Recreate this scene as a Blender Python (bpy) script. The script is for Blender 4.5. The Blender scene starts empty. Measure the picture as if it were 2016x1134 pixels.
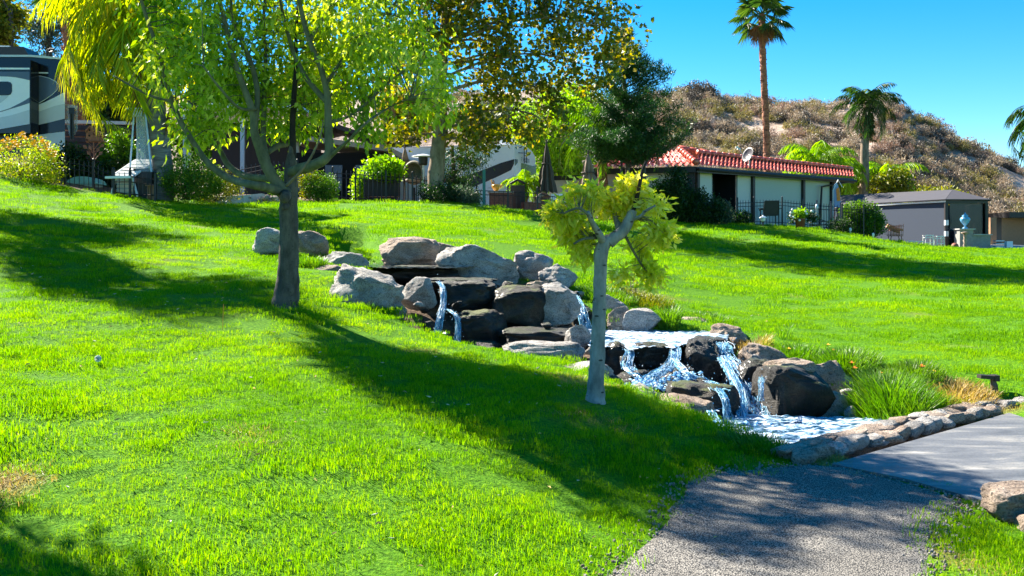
import bpy, bmesh, math, random
import numpy as np
from mathutils import Vector, noise, Matrix
R = math.radians
F = 1900.0; HOR = 480.0; EYE = 1.6            # focal length in photo pixels, horizon row, eye height
# ---------------------------------------------------------------- camera, sky, sun, exposure
sc = bpy.context.scene
cam = bpy.data.objects.new('camera', bpy.data.cameras.new('camera'))
sc.collection.objects.link(cam)
cam.location = (0, 0, EYE); cam.rotation_euler = (R(90), 0, 0)
cam.data.sensor_width = 36; cam.data.lens = 36 * F / 2016
cam.data.shift_y = -(567 - HOR) / 2016
cam.data.clip_start = 0.1; cam.data.clip_end = 3000
sc.camera = cam
SUN_EL = R(39); SUN_AZ = R(-46)               # azimuth measured from +Y (view direction) towards +X
w = bpy.data.worlds.new('World'); sc.world = w; w.use_nodes = True
nt = w.node_tree; bg = nt.nodes['Background']
sky = nt.nodes.new('ShaderNodeTexSky'); sky.sky_type = 'NISHITA'; sky.sun_disc = False
sky.sun_elevation = SUN_EL; sky.sun_rotation = SUN_AZ; sky.altitude = 2500; sky.air_density = 1.0; sky.dust_density = 0.0; sky.ozone_density = 1.5
hs = nt.nodes.new('ShaderNodeHueSaturation'); hs.inputs['Saturation'].default_value = 1.5; hs.inputs['Hue'].default_value = 0.495
nt.links.new(sky.outputs[0], hs.inputs['Color']); nt.links.new(hs.outputs[0], bg.inputs[0])
bg.inputs[1].default_value = 0.069
sl = bpy.data.lights.new('sun', 'SUN'); sl.energy = 5.0; sl.angle = R(0.55); sl.color = (1.0, 0.93, 0.80)
sun = bpy.data.objects.new('sun', sl); sc.collection.objects.link(sun)
sdir = Vector((math.sin(SUN_AZ) * math.cos(SUN_EL), math.cos(SUN_AZ) * math.cos(SUN_EL), math.sin(SUN_EL)))
sun.rotation_euler = sdir.to_track_quat('Z', 'Y').to_euler(); sun.location = (-30, 30, 40)
sc.view_settings.view_transform = 'Standard'; sc.view_settings.look = 'None'
sc.view_settings.exposure = 1.9; sc.view_settings.gamma = 1
sc.render.engine = 'CYCLES'
sc.cycles.max_bounces = 8; sc.cycles.transparent_max_bounces = 8

# ---------------------------------------------------------------- helpers
def P(px, py, Y): return Vector(((px - 1008) / F * Y, Y, EYE + (HOR - py) / F * Y))
def PX(px, Y): return (px - 1008) / F * Y
def PZ(py, Y): return EYE + (HOR - py) / F * Y
def S(pix, Y): return pix / F * Y
def G0(px, py, z=0.0):                        # the point of the level z seen at a pixel
    Y = (EYE - z) * F / (py - HOR); return Vector((PX(px, Y), Y, z))

class MB:
    def __init__(s): s.v = []; s.f = []; s.m = []
    def add(s, vs, fs, m=0):
        o = len(s.v); s.v += [tuple(p) for p in vs]
        s.f += [tuple(o + i for i in f) for f in fs]; s.m += [m] * len(fs); return s
    def box(s, c, d, rz=0, m=0, rx=0, ry=0):
        M = Matrix.Translation(Vector(c)) @ Matrix.Rotation(rz, 4, 'Z') @ Matrix.Rotation(ry, 4, 'Y') @ Matrix.Rotation(rx, 4, 'X')
        vs = [M @ Vector((sx * d[0] / 2, sy * d[1] / 2, sz * d[2] / 2)) for sz in (-1, 1) for sx, sy in ((-1, -1), (1, -1), (1, 1), (-1, 1))]
        return s.add(vs, [(3, 2, 1, 0), (4, 5, 6, 7), (0, 1, 5, 4), (1, 2, 6, 5), (2, 3, 7, 6), (3, 0, 4, 7)], m)
    def tube(s, pts, rad, n=8, m=0, cap=True, wob=0):
        pts = [Vector(p) for p in pts]; k = len(pts)
        if not hasattr(rad, '__len__'): rad = [rad] * k
        vs = []; ref = None
        for i, p in enumerate(pts):
            t = (pts[min(i + 1, k - 1)] - pts[max(i - 1, 0)])
            t = t.normalized() if t.length > 1e-9 else Vector((0, 0, 1))
            if ref is None: ref = Vector((1, 0, 0)) if abs(t.x) < .8 else Vector((0, 1, 0))
            a = (ref - t * ref.dot(t)).normalized(); b = t.cross(a); ref = a
            for j in range(n):
                q = 2 * math.pi * j / n; r = rad[i]
                if wob: r *= 1 + wob * noise.noise(Vector((math.cos(q) * 1.3, math.sin(q) * 1.3, i * .5 + p.x)))
                vs.append(p + a * (math.cos(q) * r) + b * (math.sin(q) * r))
        fs = [(i * n + j, i * n + (j + 1) % n, (i + 1) * n + (j + 1) % n, (i + 1) * n + j) for i in range(k - 1) for j in range(n)]
        if cap: fs += [tuple(reversed(range(n))), tuple((k - 1) * n + j for j in range(n))]
        return s.add(vs, fs, m)
    def lathe(s, c, prof, n=16, m=0):
        c = Vector(c); vs = []
        for r, z in prof:
            for j in range(n):
                q = 2 * math.pi * j / n; vs.append(c + Vector((math.cos(q) * r, math.sin(q) * r, z)))
        k = len(prof)
        fs = [(i * n + j, i * n + (j + 1) % n, (i + 1) * n + (j + 1) % n, (i + 1) * n + j) for i in range(k - 1) for j in range(n)]
        fs += [tuple(reversed(range(n))), tuple((k - 1) * n + j for j in range(n))]
        return s.add(vs, fs, m)
    def prism(s, poly, off, m=0):             # polygon (3d pts) extruded by vector off
        n = len(poly); a = [Vector(p) for p in poly]; b = [p + Vector(off) for p in a]
        return s.add(a + b, [tuple(range(n)), tuple(reversed(range(n, 2 * n)))] + [(i, n + i, n + (i + 1) % n, (i + 1) % n) for i in range(n)], m)

def spline(pts, k=5):
    pts = [Vector(p) for p in pts]; out = []
    for i in range(len(pts) - 1):
        a = pts[max(i - 1, 0)]; b = pts[i]; c = pts[i + 1]; d = pts[min(i + 2, len(pts) - 1)]
        for j in range(k):
            t = j / k
            out.append(.5 * ((2 * b) + (c - a) * t + (2 * a - 5 * b + 4 * c - d) * t * t + (3 * b - a - 3 * c + d) * t ** 3))
    out.append(pts[-1]); return out
def lerp_r(r, n): return list(np.interp(np.linspace(0, 1, n), np.linspace(0, 1, len(r)), r))

def tag(o, label=None, cat=None, group=None, kind=None):
    if label: o['label'] = label
    if cat: o['category'] = cat
    if group: o['group'] = group
    if kind: o['kind'] = kind
    return o
def _link(name, me, mats, parent, smooth):
    for m in (mats if isinstance(mats, (list, tuple)) else [mats]): me.materials.append(m)
    if smooth: me.polygons.foreach_set('use_smooth', [True] * len(me.polygons))
    o = bpy.data.objects.new(name, me); sc.collection.objects.link(o)
    if parent:
        o.parent = parent; o.matrix_parent_inverse = Matrix.Translation(-parent.location)
    return o
def obj(name, mb, mats, parent=None, smooth=False, recalc=True):
    me = bpy.data.meshes.new(name); me.from_pydata(mb.v, [], mb.f)
    if len(set(mb.m)) > 1: me.polygons.foreach_set('material_index', mb.m)
    if recalc:
        bm = bmesh.new(); bm.from_mesh(me); bmesh.ops.recalc_face_normals(bm, faces=bm.faces); bm.to_mesh(me); bm.free()
    me.update(); return _link(name, me, mats, parent, smooth)
def npobj(name, v, f, mats, parent=None, smooth=False):    # v (N,3), f (M,k) numpy
    me = bpy.data.meshes.new(name); k = f.shape[1]
    me.vertices.add(len(v)); me.vertices.foreach_set('co', np.ascontiguousarray(v, dtype=np.float32).ravel())
    me.loops.add(f.size); me.loops.foreach_set('vertex_index', np.ascontiguousarray(f, dtype=np.int32).ravel())
    me.polygons.add(len(f)); me.polygons.foreach_set('loop_start', np.arange(0, f.size, k, dtype=np.int32))
    me.polygons.foreach_set('loop_total', np.full(len(f), k, dtype=np.int32))
    me.update(calc_edges=True); me.validate(); return _link(name, me, mats, parent, smooth)
def thing(name, label, cat, loc=(0, 0, 0), group=None):
    o = bpy.data.objects.new(name, None); sc.collection.objects.link(o)
    o.location = loc; o.empty_display_size = .2; return tag(o, label, cat, group)

# ---------------------------------------------------------------- materials
def _new(name):
    m = bpy.data.materials.new(name); m.use_nodes = True; t = m.node_tree
    return m, t, t.nodes['Principled BSDF'], t.nodes['Material Output']
def _n(t, ty, **k):
    n = t.nodes.new(ty)
    for a, b in k.items():
        if a in n.inputs: n.inputs[a].default_value = b
        else: setattr(n, a, b)
    return n
def _ramp(t, stops):
    r = t.nodes.new('ShaderNodeValToRGB'); e = r.color_ramp.elements
    while len(e) < len(stops): e.new(0.5)
    for i, (p, c) in enumerate(stops): e[i].position = p; e[i].color = (*c, 1)
    return r
def plain(name, col, rough=.6, metal=0, var=.12, scale=8, bump=0.0, spec=.5, alpha=None):
    m, t, b, out = _new(name); b.inputs['Roughness'].default_value = rough; b.inputs['Metallic'].default_value = metal
    b.inputs['Specular IOR Level'].default_value = spec
    g = _n(t, 'ShaderNodeNewGeometry'); nz = _n(t, 'ShaderNodeTexNoise', Scale=scale, Detail=6.0); t.links.new(g.outputs['Position'], nz.inputs['Vector'])
    r = _ramp(t, [(.3, tuple(c * (1 - var) for c in col)), (.7, tuple(min(1, c * (1 + var)) for c in col))])
    t.links.new(nz.outputs[0], r.inputs[0]); t.links.new(r.outputs[0], b.inputs['Base Color'])
    if bump:
        nb = _n(t, 'ShaderNodeBump', Strength=bump, Distance=.01); t.links.new(nz.outputs[0], nb.inputs['Height']); t.links.new(nb.outputs[0], b.inputs['Normal'])
    if alpha is not None: b.inputs['Alpha'].default_value = alpha
    return m
def leafmat(name, cols, trans=.45, clump=1.5, rough=.45, gloss=.35, val=1.0):
    m, t, b, out = _new(name)
    g = _n(t, 'ShaderNodeNewGeometry'); nz = _n(t, 'ShaderNodeTexNoise', Scale=clump, Detail=3.0); t.links.new(g.outputs['Position'], nz.inputs['Vector'])
    mx = _n(t, 'ShaderNodeMath', operation='ADD'); ml = _n(t, 'ShaderNodeMath', operation='MULTIPLY'); ml.inputs[1].default_value = .75
    t.links.new(g.outputs['Random Per Island'], ml.inputs[0])
    m2 = _n(t, 'ShaderNodeMath', operation='MULTIPLY_ADD'); m2.inputs[1].default_value = 1.3; m2.inputs[2].default_value = -.55
    t.links.new(nz.outputs[0], m2.inputs[0]); t.links.new(ml.outputs[0], mx.inputs[0]); t.links.new(m2.outputs[0], mx.inputs[1])
    k = len(cols); r = _ramp(t, [(i / (k - 1) if k > 1 else 0, tuple(c * val for c in cc)) for i, cc in enumerate(cols)])
    t.links.new(mx.outputs[0], r.inputs[0]); t.links.new(r.outputs[0], b.inputs['Base Color'])
    b.inputs['Roughness'].default_value = rough; b.inputs['Specular IOR Level'].default_value = gloss
    tr = _n(t, 'ShaderNodeBsdfTranslucent'); ms = _n(t, 'ShaderNodeMixShader'); ms.inputs[0].default_value = trans
    gm = _n(t, 'ShaderNodeHueSaturation', Saturation=1.15, Value=1.5); t.links.new(r.outputs[0], gm.inputs['Color']); t.links.new(gm.outputs[0], tr.inputs[0])
    t.links.new(b.outputs[0], ms.inputs[1]); t.links.new(tr.outputs[0], ms.inputs[2]); t.links.new(ms.outputs[0], out.inputs[0])
    return m
def barkmat(name, a, b_, scale=12, stretch=.25, rough=.85, bump=.5, spots=None):
    m, t, b, out = _new(name); b.inputs['Roughness'].default_value = rough
    g = _n(t, 'ShaderNodeNewGeometry'); mp = _n(t, 'ShaderNodeMapping'); mp.inputs['Scale'].default_value = (1, 1, stretch)
    t.links.new(g.outputs['Position'], mp.inputs['Vector'])
    nz = _n(t, 'ShaderNodeTexNoise', Scale=scale, Detail=8.0, Roughness=.65); t.links.new(mp.outputs[0], nz.inputs['Vector'])
    r = _ramp(t, [(.35, a), (.65, b_)]); t.links.new(nz.outputs[0], r.inputs[0]); last = r.outputs[0]
    if spots:
        mp2 = _n(t, 'ShaderNodeMapping'); mp2.inputs['Scale'].default_value = (.8, .8, 2.0); t.links.new(g.outputs['Position'], mp2.inputs['Vector'])
        vo = _n(t, 'ShaderNodeTexVoronoi', Scale=spots[0]); t.links.new(mp2.outputs[0], vo.inputs['Vector'])
        r2 = _ramp(t, [(spots[1] * .7, (0, 0, 0)), (spots[1], (1, 1, 1))]); t.links.new(vo.outputs['Distance'], r2.inputs[0])
        mx = _n(t, 'ShaderNodeMix', data_type='RGBA'); mx.inputs[6].default_value = (*spots[2], 1)
        t.links.new(r2.outputs[0], mx.inputs[0]); t.links.new(last, mx.inputs[7]); last = mx.outputs[2]
    t.links.new(last, b.inputs['Base Color'])
    nb = _n(t, 'ShaderNodeBump', Strength=bump, Distance=.02); t.links.new(nz.outputs[0], nb.inputs['Height']); t.links.new(nb.outputs[0], b.inputs['Normal'])
    return m
def rockmat(name, a, b_, c, rough=.85, wet=0, scale=3.0, moss=None):
    m, t, b, out = _new(name)
    g = _n(t, 'ShaderNodeNewGeometry'); nz = _n(t, 'ShaderNodeTexNoise', Scale=scale, Detail=10.0, Roughness=.62); t.links.new(g.outputs['Position'], nz.inputs['Vector'])
    r = _ramp(t, [(.32, a), (.5, b_), (.68, c)]); t.links.new(nz.outputs[0], r.inputs[0])
    sp = _n(t, 'ShaderNodeTexNoise', Scale=70.0, Detail=3.0); t.links.new(g.outputs['Position'], sp.inputs['Vector'])
    rs = _ramp(t, [(.38, (.45, .42, .40)), (.52, (1, 1, 1))]); t.links.new(sp.outputs[0], rs.inputs[0])
    mx = _n(t, 'ShaderNodeMix', data_type='RGBA', blend_type='MULTIPLY'); mx.inputs[0].default_value = .8
    t.links.new(r.outputs[0], mx.inputs[6]); t.links.new(rs.outputs[0], mx.inputs[7]); last = mx.outputs[2]
    # veins and stains
    mp = _n(t, 'ShaderNodeMapping'); mp.inputs['Scale'].default_value = (1, 1, 2.4); mp.inputs['Rotation'].default_value = (.5, .6, .2); t.links.new(g.outputs['Position'], mp.inputs['Vector'])
    st = _n(t, 'ShaderNodeTexNoise', Scale=scale * 1.3, Detail=12.0, Roughness=.75, Distortion=1.2); t.links.new(mp.outputs[0], st.inputs['Vector'])
    r3 = _ramp(t, [(.36, (.34, .31, .29)), (.47, (1, 1, 1))]); t.links.new(st.outputs[0], r3.inputs[0])
    m3 = _n(t, 'ShaderNodeMix', data_type='RGBA', blend_type='MULTIPLY'); m3.inputs[0].default_value = .75
    t.links.new(last, m3.inputs[6]); t.links.new(r3.outputs[0], m3.inputs[7]); last = m3.outputs[2]
    if moss:
        ns = _n(t, 'ShaderNodeTexNoise', Scale=4.5, Detail=6.0); t.links.new(g.outputs['Position'], ns.inputs['Vector'])
        sx = _n(t, 'ShaderNodeSeparateXYZ'); t.links.new(g.outputs['Normal'], sx.inputs[0])
        ad = _n(t, 'ShaderNodeMath', operation='MULTIPLY'); t.links.new(sx.outputs[2], ad.inputs[0]); t.links.new(ns.outputs[0], ad.inputs[1])
        r4 = _ramp(t, [(.40, (0, 0, 0)), (.52, (1, 1, 1))]); t.links.new(ad.outputs[0], r4.inputs[0])
        m4 = _n(t, 'ShaderNodeMix', data_type='RGBA'); m4.inputs[7].default_value = (*moss, 1)
        t.links.new(r4.outputs[0], m4.inputs[0]); t.links.new(last, m4.inputs[6]); last = m4.outputs[2]
    t.links.new(last, b.inputs['Base Color']); b.inputs['Roughness'].default_value = rough
    b.inputs['Coat Weight'].default_value = wet; b.inputs['Coat Roughness'].default_value = .2
    ad2 = _n(t, 'ShaderNodeMath', operation='MULTIPLY_ADD'); ad2.inputs[1].default_value = .25; t.links.new(sp.outputs[0], ad2.inputs[0]); t.links.new(st.outputs[0], ad2.inputs[2])
    nb = _n(t, 'ShaderNodeBump', Strength=1.0, Distance=.11); t.links.new(ad2.outputs[0], nb.inputs['Height']); t.links.new(nb.outputs[0], b.inputs['Normal'])
    return m

M = {}
M['granite'] = rockmat('pale_granite', (.34, .31, .28), (.56, .52, .48), (.72, .68, .63))
M['pinkstone'] = rockmat('tan_stone', (.30, .21, .15), (.50, .38, .29), (.66, .54, .44))
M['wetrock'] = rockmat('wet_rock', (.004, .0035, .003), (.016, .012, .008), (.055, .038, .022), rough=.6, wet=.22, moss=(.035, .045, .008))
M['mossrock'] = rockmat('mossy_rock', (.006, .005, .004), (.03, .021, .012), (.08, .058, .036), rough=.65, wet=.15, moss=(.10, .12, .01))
M['black'] = plain('black_iron', (.012, .012, .014), .45)
M['white'] = plain('white_paint', (.78, .78, .76), .4, var=.04)
M['brown'] = plain('dark_brown_wood', (.022, .014, .012), .6)
M['grass'] = leafmat('grass_blade', [(.055, .165, .001), (.12, .28, .001), (.215, .38, .002), (.33, .43, .008)], trans=.5, clump=.7, rough=.6, gloss=.10)
M['tallgrass'] = leafmat('tall_grass', [(.05, .14, .01), (.10, .24, .01), (.20, .32, .03)], trans=.45, clump=2)
M['drygrass'] = leafmat('dry_grass', [(.30, .20, .06), (.42, .30, .10), (.30, .32, .06)], trans=.4, clump=3)
# ---------------------------------------------------------------- terrain: one height function
CP = [  # photo pixel, distance -> a point of the lawn
 (0,350,24),(60,362,24),(150,378,24),(230,388,24.5),(300,390,26),(400,398,27),(500,398,29),(620,396,31),(700,397,32),(800,400,33),(880,402,33),(950,407,32),(1020,418,32),(1080,428,33),(1200,436,35),(1350,438,37),(1480,441,39),(1560,447,39),(1640,458,39),(1700,467,40),(1750,478,42),(1850,488,46),(1950,491,46),(2050,492,45),
 (0,500,12.5),(0,620,9),(0,800,6.2),(0,1000,4.9),(0,1134,4.25),(300,440,19),(300,560,12),(300,700,8.2),(300,900,5.6),(300,1134,4.3),(-500,500,11),(-500,900,5),(-900,300,18),
 (560,600,10.5),(560,500,15),(620,545,12.2),(600,700,8.4),(600,800,6.9),(600,950,5.4),(600,1134,4.35),(850,662,10.6),(700,592,11.7),(780,632,11.1),(1000,714,9.8),(850,760,7.9),(900,900,6.1),(900,1134,4.45),(1100,1134,4.6),(1100,1000,5.55),(1100,850,6.9),(1000,707,9.9),(1100,738,9.2),(1172,785,7.85),(1250,778,8.7),(1400,838,7.9),(1300,900,7.0),(1450,870,7.6),(1550,905,7.1),
 (450,440,21),(700,440,21),(900,430,25),(900,460,20),(700,475,17.5),(1000,470,19),(1130,560,14.8),(1200,500,21),(1080,450,26),(1250,590,14.3),(1350,620,13.8),(1440,635,13.4),(1300,500,23),(1500,560,18.5),(1500,480,29),(1700,520,24),(1700,600,16),(1560,665,12.6),(1700,700,11.2),(1850,745,10),(1960,775,9.6),(2016,690,11.2),(2016,600,15),(2016,540,23),(2200,560,20),(2200,760,9),(1850,500,36),
 (1690,835,9.05),(1980,800,9.3)]
cp = [tuple(P(*c)) for c in CP]
for px, py in ((1200,1134),(1500,1134),(1840,1134),(1290,1045),(1600,1045),(1900,1045),(1330,985),(1600,985),(1400,935),(1600,935),(1700,925),(1800,940),(1850,880),(1930,990),(2016,900),(2016,1050),(2016,1134),(2016,840),(1100,1300),(1500,1300),(1900,1300)):
    cp.append(tuple(G0(px, py)))
for x, y, z in ((0,0,0),(3,0,0),(-3,0,.1),(0,-6,0),(6,0,0),(-8,0,.5),(8,5,0),(-12,8,2.2),(-16,24,4),(-30,30,4.5),(10,9,.1),(14,14,.4),(25,30,.8),(30,46,1),(-10,50,3.4),(0,50,3),(10,50,2.5),(20,58,1.4),(30,60,1.2),(-30,60,4),(0,65,3),(20,70,1.6),(35,20,.3)):
    cp.append((x, y, z))
cp = np.array(cp)
def _U(r2): return np.where(r2 > 1e-9, r2 * np.log(np.maximum(r2, 1e-9)), 0)
_xy = cp[:, :2]; _n_ = len(cp)
_K = _U(((_xy[:, None] - _xy[None]) ** 2).sum(-1)) + np.eye(_n_) * .35
_Pm = np.hstack([np.ones((_n_, 1)), _xy]); _A = np.block([[_K, _Pm], [_Pm.T, np.zeros((3, 3))]])
_W = np.linalg.solve(_A, np.concatenate([cp[:, 2], np.zeros(3)]))
CREEK = [(-3.4,20,.25,1.4),(-2.9,17.5,.35,1.22),(-2.2,15.6,.6,1.08),(-1.2,14.6,.9,1.05),(-.6,13.1,1.3,.75),(.2,12.0,1.35,.15),(1.4,11.9,1.0,.15),(2.1,11.7,1.0,.15),(1.7,10.3,.9,-.05),(2.4,9.6,.95,-.3),(2.75,8.6,.85,-.35),(2.75,7.9,.55,-.35)]
def T(x, y):
    x = np.atleast_1d(np.asarray(x, float)); y = np.atleast_1d(np.asarray(y, float)); sh = x.shape
    xf, yf = x.ravel(), y.ravel(); z = np.empty_like(xf)
    for a in range(0, len(xf), 20000):
        X, Yy = xf[a:a+20000], yf[a:a+20000]
        z[a:a+20000] = _U((X[:, None] - _xy[:, 0]) ** 2 + (Yy[:, None] - _xy[:, 1]) ** 2) @ _W[:_n_] + _W[_n_] + _W[_n_+1] * X + _W[_n_+2] * Yy
    far = np.clip((np.hypot(np.maximum(np.abs(xf) - 30, 0), np.maximum(np.maximum(yf - 60, -8 - yf), 0))) / 25, 0, 1)
    far = far * far * (3 - 2 * far); z = np.clip(z, -.3, 6) * (1 - far) + 1.5 * far
    z += .03 * np.sin(xf * 1.3 + 1) * np.sin(yf * .9) * np.clip((yf - 8) / 5, 0, 1)
    d, b = creek_d(xf, yf)
    z = np.minimum(z, b + np.maximum(d, 0) * 1.5)
    return z.reshape(sh)
def creek_d(x, y):                            # distance beyond the creek's edge, and its bed level
    best = np.full(x.shape, 1e9); bed = np.zeros(x.shape)
    for (ax, ay, aw, az), (bx, by, bw, bz) in zip(CREEK[:-1], CREEK[1:]):
        dx, dy = bx - ax, by - ay; t = np.clip(((x - ax) * dx + (y - ay) * dy) / (dx * dx + dy * dy), 0, 1)
        d = np.hypot(x - ax - t * dx, y - ay - t * dy) - (aw + (bw - aw) * t); k = d < best
        best = np.where(k, d, best); bed = np.where(k, az + (bz - az) * t, bed)
    return best, bed
def TZ(x, y): return float(T(x, y)[0])
def inpoly(x, y, poly):
    r = np.zeros(np.shape(x), bool); n = len(poly)
    for i in range(n):
        x0, y0 = poly[i][:2]; x1, y1 = poly[(i+1) % n][:2]
        if y0 == y1: continue
        c = ((y0 > y) != (y1 > y)) & (x < (x1 - x0) * (y - y0) / (y1 - y0) + x0); r ^= c
    return r
PL = [(1060,1300),(1195,1134),(1285,1050),(1328,985),(1368,938),(1460,928),(1590,919)]
PR = [(1835,1300),(1838,1134),(1846,1056),(1874,1018),(1895,990),(1800,957),(1662,924)]
pathL = [G0(*p) for p in PL]; pathR = [G0(*p) for p in PR]
pathL = [Vector((-.75, -6, 0)), Vector((-.6, 1, 0))] + pathL; pathR = [Vector((2.4, -6, 0)), Vector((1.9, 1, 0))] + pathR
pathpoly = [tuple(p[:2]) for p in spline(pathL)] + [tuple(p[:2]) for p in reversed(spline(pathR))]
slabpts = [G0(1638, 919), G0(1780, 948), G0(1935, 992), G0(2120, 1045), G0(2500, 960), G0(2300, 790), G0(1990, 816)]
slabpoly = [tuple(p[:2]) for p in slabpts]
CR = [(-1.2,24.5),(0,24.5),(150,24.5),(300,26.3),(500,29.5),(700,32.3),(950,33),(1080,34),(1350,37.6),(1640,41),(1750,43),(1850,46.5),(2016,47),(2600,47)]
def lawnlim(x, y): return np.interp(1008 + x / np.maximum(y, .1) * F, [c[0] for c in CR], [c[1] for c in CR])
def dry_mask(x, y):
    nzv = np.array([noise.noise(Vector((a * .9, b * .9, 3.1))) for a, b in zip(x, y)])
    u = 1008 + x / np.maximum(y, .2) * F
    d = np.zeros_like(x)
    d = np.maximum(d, np.clip(1.6 - 6 * np.hypot((x - 2.25) / .62, (y - 5.5) / 3.4), 0, 1))   # straw strip by the path's right edge
    d = np.maximum(d, np.clip(1.3 - 9 * np.abs((y - 6.95) + (x - 2.35) * 1.15) / 1.5, 0, 1) * (x > 2.2) * (x < 3.2))
    d = np.maximum(d, np.clip(1.3 - 2.2 * np.hypot((x - 4.3) / 1.2, (y - 9.2) / .6), 0, 1))
    d = np.maximum(d, np.clip(1.3 - 5 * np.hypot(x + 2.75, (y - 5.15)), 0, 1))
    d = np.maximum(d, np.clip((nzv - .42) * 1.5, 0, .25))
    return d

# ground sheet
def axis(segs):
    o = []
    for a, b, s in segs: o += list(np.arange(a, b - 1e-6, s))
    return np.array(o + [segs[-1][1]])
xs = axis([(-1500,-300,300),(-300,-60,30),(-60,-24,4),(-24,-9,.6),(-9,-5,.25),(-5,5.5,.1),(5.5,12,.3),(12,34,.9),(34,60,4),(60,300,30),(300,1500,300)])
ys = axis([(-300,-30,45),(-30,-4,4),(-4,3.5,.5),(3.5,13,.1),(13,20,.16),(20,44,.4),(44,66,1),(66,120,6),(120,300,30),(300,2400,300)])
gx, gy = np.meshgrid(xs, ys); gz = T(gx, gy)
nx, ny = len(xs), len(ys); idx = np.arange(nx * ny).reshape(ny, nx)
gf = np.stack([idx[:-1, :-1], idx[:-1, 1:], idx[1:, 1:], idx[1:, :-1]], -1).reshape(-1, 4)
def groundmat():
    m, t, b, out = _new('lawn_ground'); b.inputs['Roughness'].default_value = .95; b.inputs['Specular IOR Level'].default_value = .1
    g = _n(t, 'ShaderNodeNewGeometry'); at = _n(t, 'ShaderNodeVertexColor', layer_name='zone'); sp = _n(t, 'ShaderNodeSeparateColor'); t.links.new(at.outputs[0], sp.inputs[0])
    def nz(s, d=5.0):
        q = _n(t, 'ShaderNodeTexNoise', Scale=s, Detail=d, Roughness=.65); t.links.new(g.outputs['Position'], q.inputs['Vector']); return q
    a = nz(35); ra = _ramp(t, [(.3, (.035, .10, .004)), (.5, (.08, .22, .006)), (.7, (.16, .31, .01))]); t.links.new(a.outputs[0], ra.inputs[0])
    c = nz(18, 8); rc = _ramp(t, [(.3, (.05, .035, .025)), (.7, (.22, .16, .12))]); t.links.new(c.outputs[0], rc.inputs[0])
    d = nz(60, 6); rd = _ramp(t, [(.3, (.22, .14, .05)), (.7, (.50, .36, .16))]); t.links.new(d.outputs[0], rd.inputs[0])
    m1 = _n(t, 'ShaderNodeMix', data_type='RGBA'); t.links.new(sp.outputs[0], m1.inputs[0]); t.links.new(ra.outputs[0], m1.inputs[6]); t.links.new(rc.outputs[0], m1.inputs[7])
    m2 = _n(t, 'ShaderNodeMix', data_type='RGBA'); t.links.new(sp.outputs[1], m2.inputs[0]); t.links.new(m1.outputs[2], m2.inputs[6]); t.links.new(rd.outputs[0], m2.inputs[7])
    t.links.new(m2.outputs[2], b.inputs['Base Color'])
    nb = _n(t, 'ShaderNodeBump', Strength=.8, Distance=.04); t.links.new(a.outputs[0], nb.inputs['Height']); t.links.new(nb.outputs[0], b.inputs['Normal'])
    return m
gv = np.stack([gx.ravel(), gy.ravel(), gz.ravel()], -1)
ground = tag(npobj('ground', gv, gf, groundmat(), smooth=True), kind='structure')
cdist, _ = creek_d(gx.ravel(), gy.ravel())
dirt = np.clip((.22 - cdist) / .2, 0, 1) * (gy.ravel() < 15.3); dirt = np.maximum(dirt, (gy.ravel() > lawnlim(gx.ravel(), gy.ravel())).astype(float))
near = (np.abs(gx.ravel()) < 12) & (gy.ravel() < 40) & (gy.ravel() > 2)
dry = np.zeros(len(gv)); dry[near] = dry_mask(gx.ravel()[near], gy.ravel()[near])
ca = ground.data.color_attributes.new('zone', 'FLOAT_COLOR', 'POINT')
ca.data.foreach_set('color', np.stack([dirt, dry, dry * 0, dry * 0 + 1], -1).astype(np.float32).ravel())

# path: old coarse asphalt
def asphalt(name, a, b_, c, sc1=55, cont=.5, bump=.5):
    m, t, b, out = _new(name); b.inputs['Roughness'].default_value = .9
    g = _n(t, 'ShaderNodeNewGeometry')
    q = _n(t, 'ShaderNodeTexVoronoi', Scale=sc1); t.links.new(g.outputs['Position'], q.inputs['Vector'])
    r = _ramp(t, [(0, b_), (.35, c), (.62, a)]); t.links.new(q.outputs['Distance'], r.inputs[0])
    q2 = _n(t, 'ShaderNodeTexNoise', Scale=1.8, Detail=8.0, Roughness=.7); t.links.new(g.outputs['Position'], q2.inputs['Vector'])
    r2 = _ramp(t, [(.3, (cont, cont, cont)), (.7, (1.0, 1.0, 1.0))]); t.links.new(q2.outputs[0], r2.inputs[0])
    mx = _n(t, 'ShaderNodeMix', data_type='RGBA', blend_type='MULTIPLY'); mx.inputs[0].default_value = 1; t.links.new(r.outputs[0], mx.inputs[6]); t.links.new(r2.outputs[0], mx.inputs[7])
    t.links.new(mx.outputs[2], b.inputs['Base Color'])
    nb = _n(t, 'ShaderNodeBump', Strength=bump, Distance=.01); nb.invert = True; t.links.new(q.outputs['Distance'], nb.inputs['Height']); t.links.new(nb.outputs[0], b.inputs['Normal'])
    return m
sL, sR = spline(pathL, 10), spline(pathR, 10); mb = MB(); K = 22; rg = random.Random(3)
vs = []
for i, (a, b_) in enumerate(zip(sL, sR)):
    ja, jb = .05 * noise.noise(a * 3), .06 * noise.noise(b_ * 4)
    for j in range(K + 1):
        p = a.lerp(b_, j / K)
        if j == 0: p += (a - b_).normalized() * ja
        if j == K: p += (b_ - a).normalized() * jb
        vs.append((p.x, p.y))
vs = np.array(vs); vz = T(vs[:, 0], vs[:, 1]) + .014
edge = (np.arange(len(vs)) % (K + 1) == 0) | (np.arange(len(vs)) % (K + 1) == K); vz[edge] -= .022
n_ = len(sL); ii = np.arange(n_ * (K + 1)).reshape(n_, K + 1)
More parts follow.
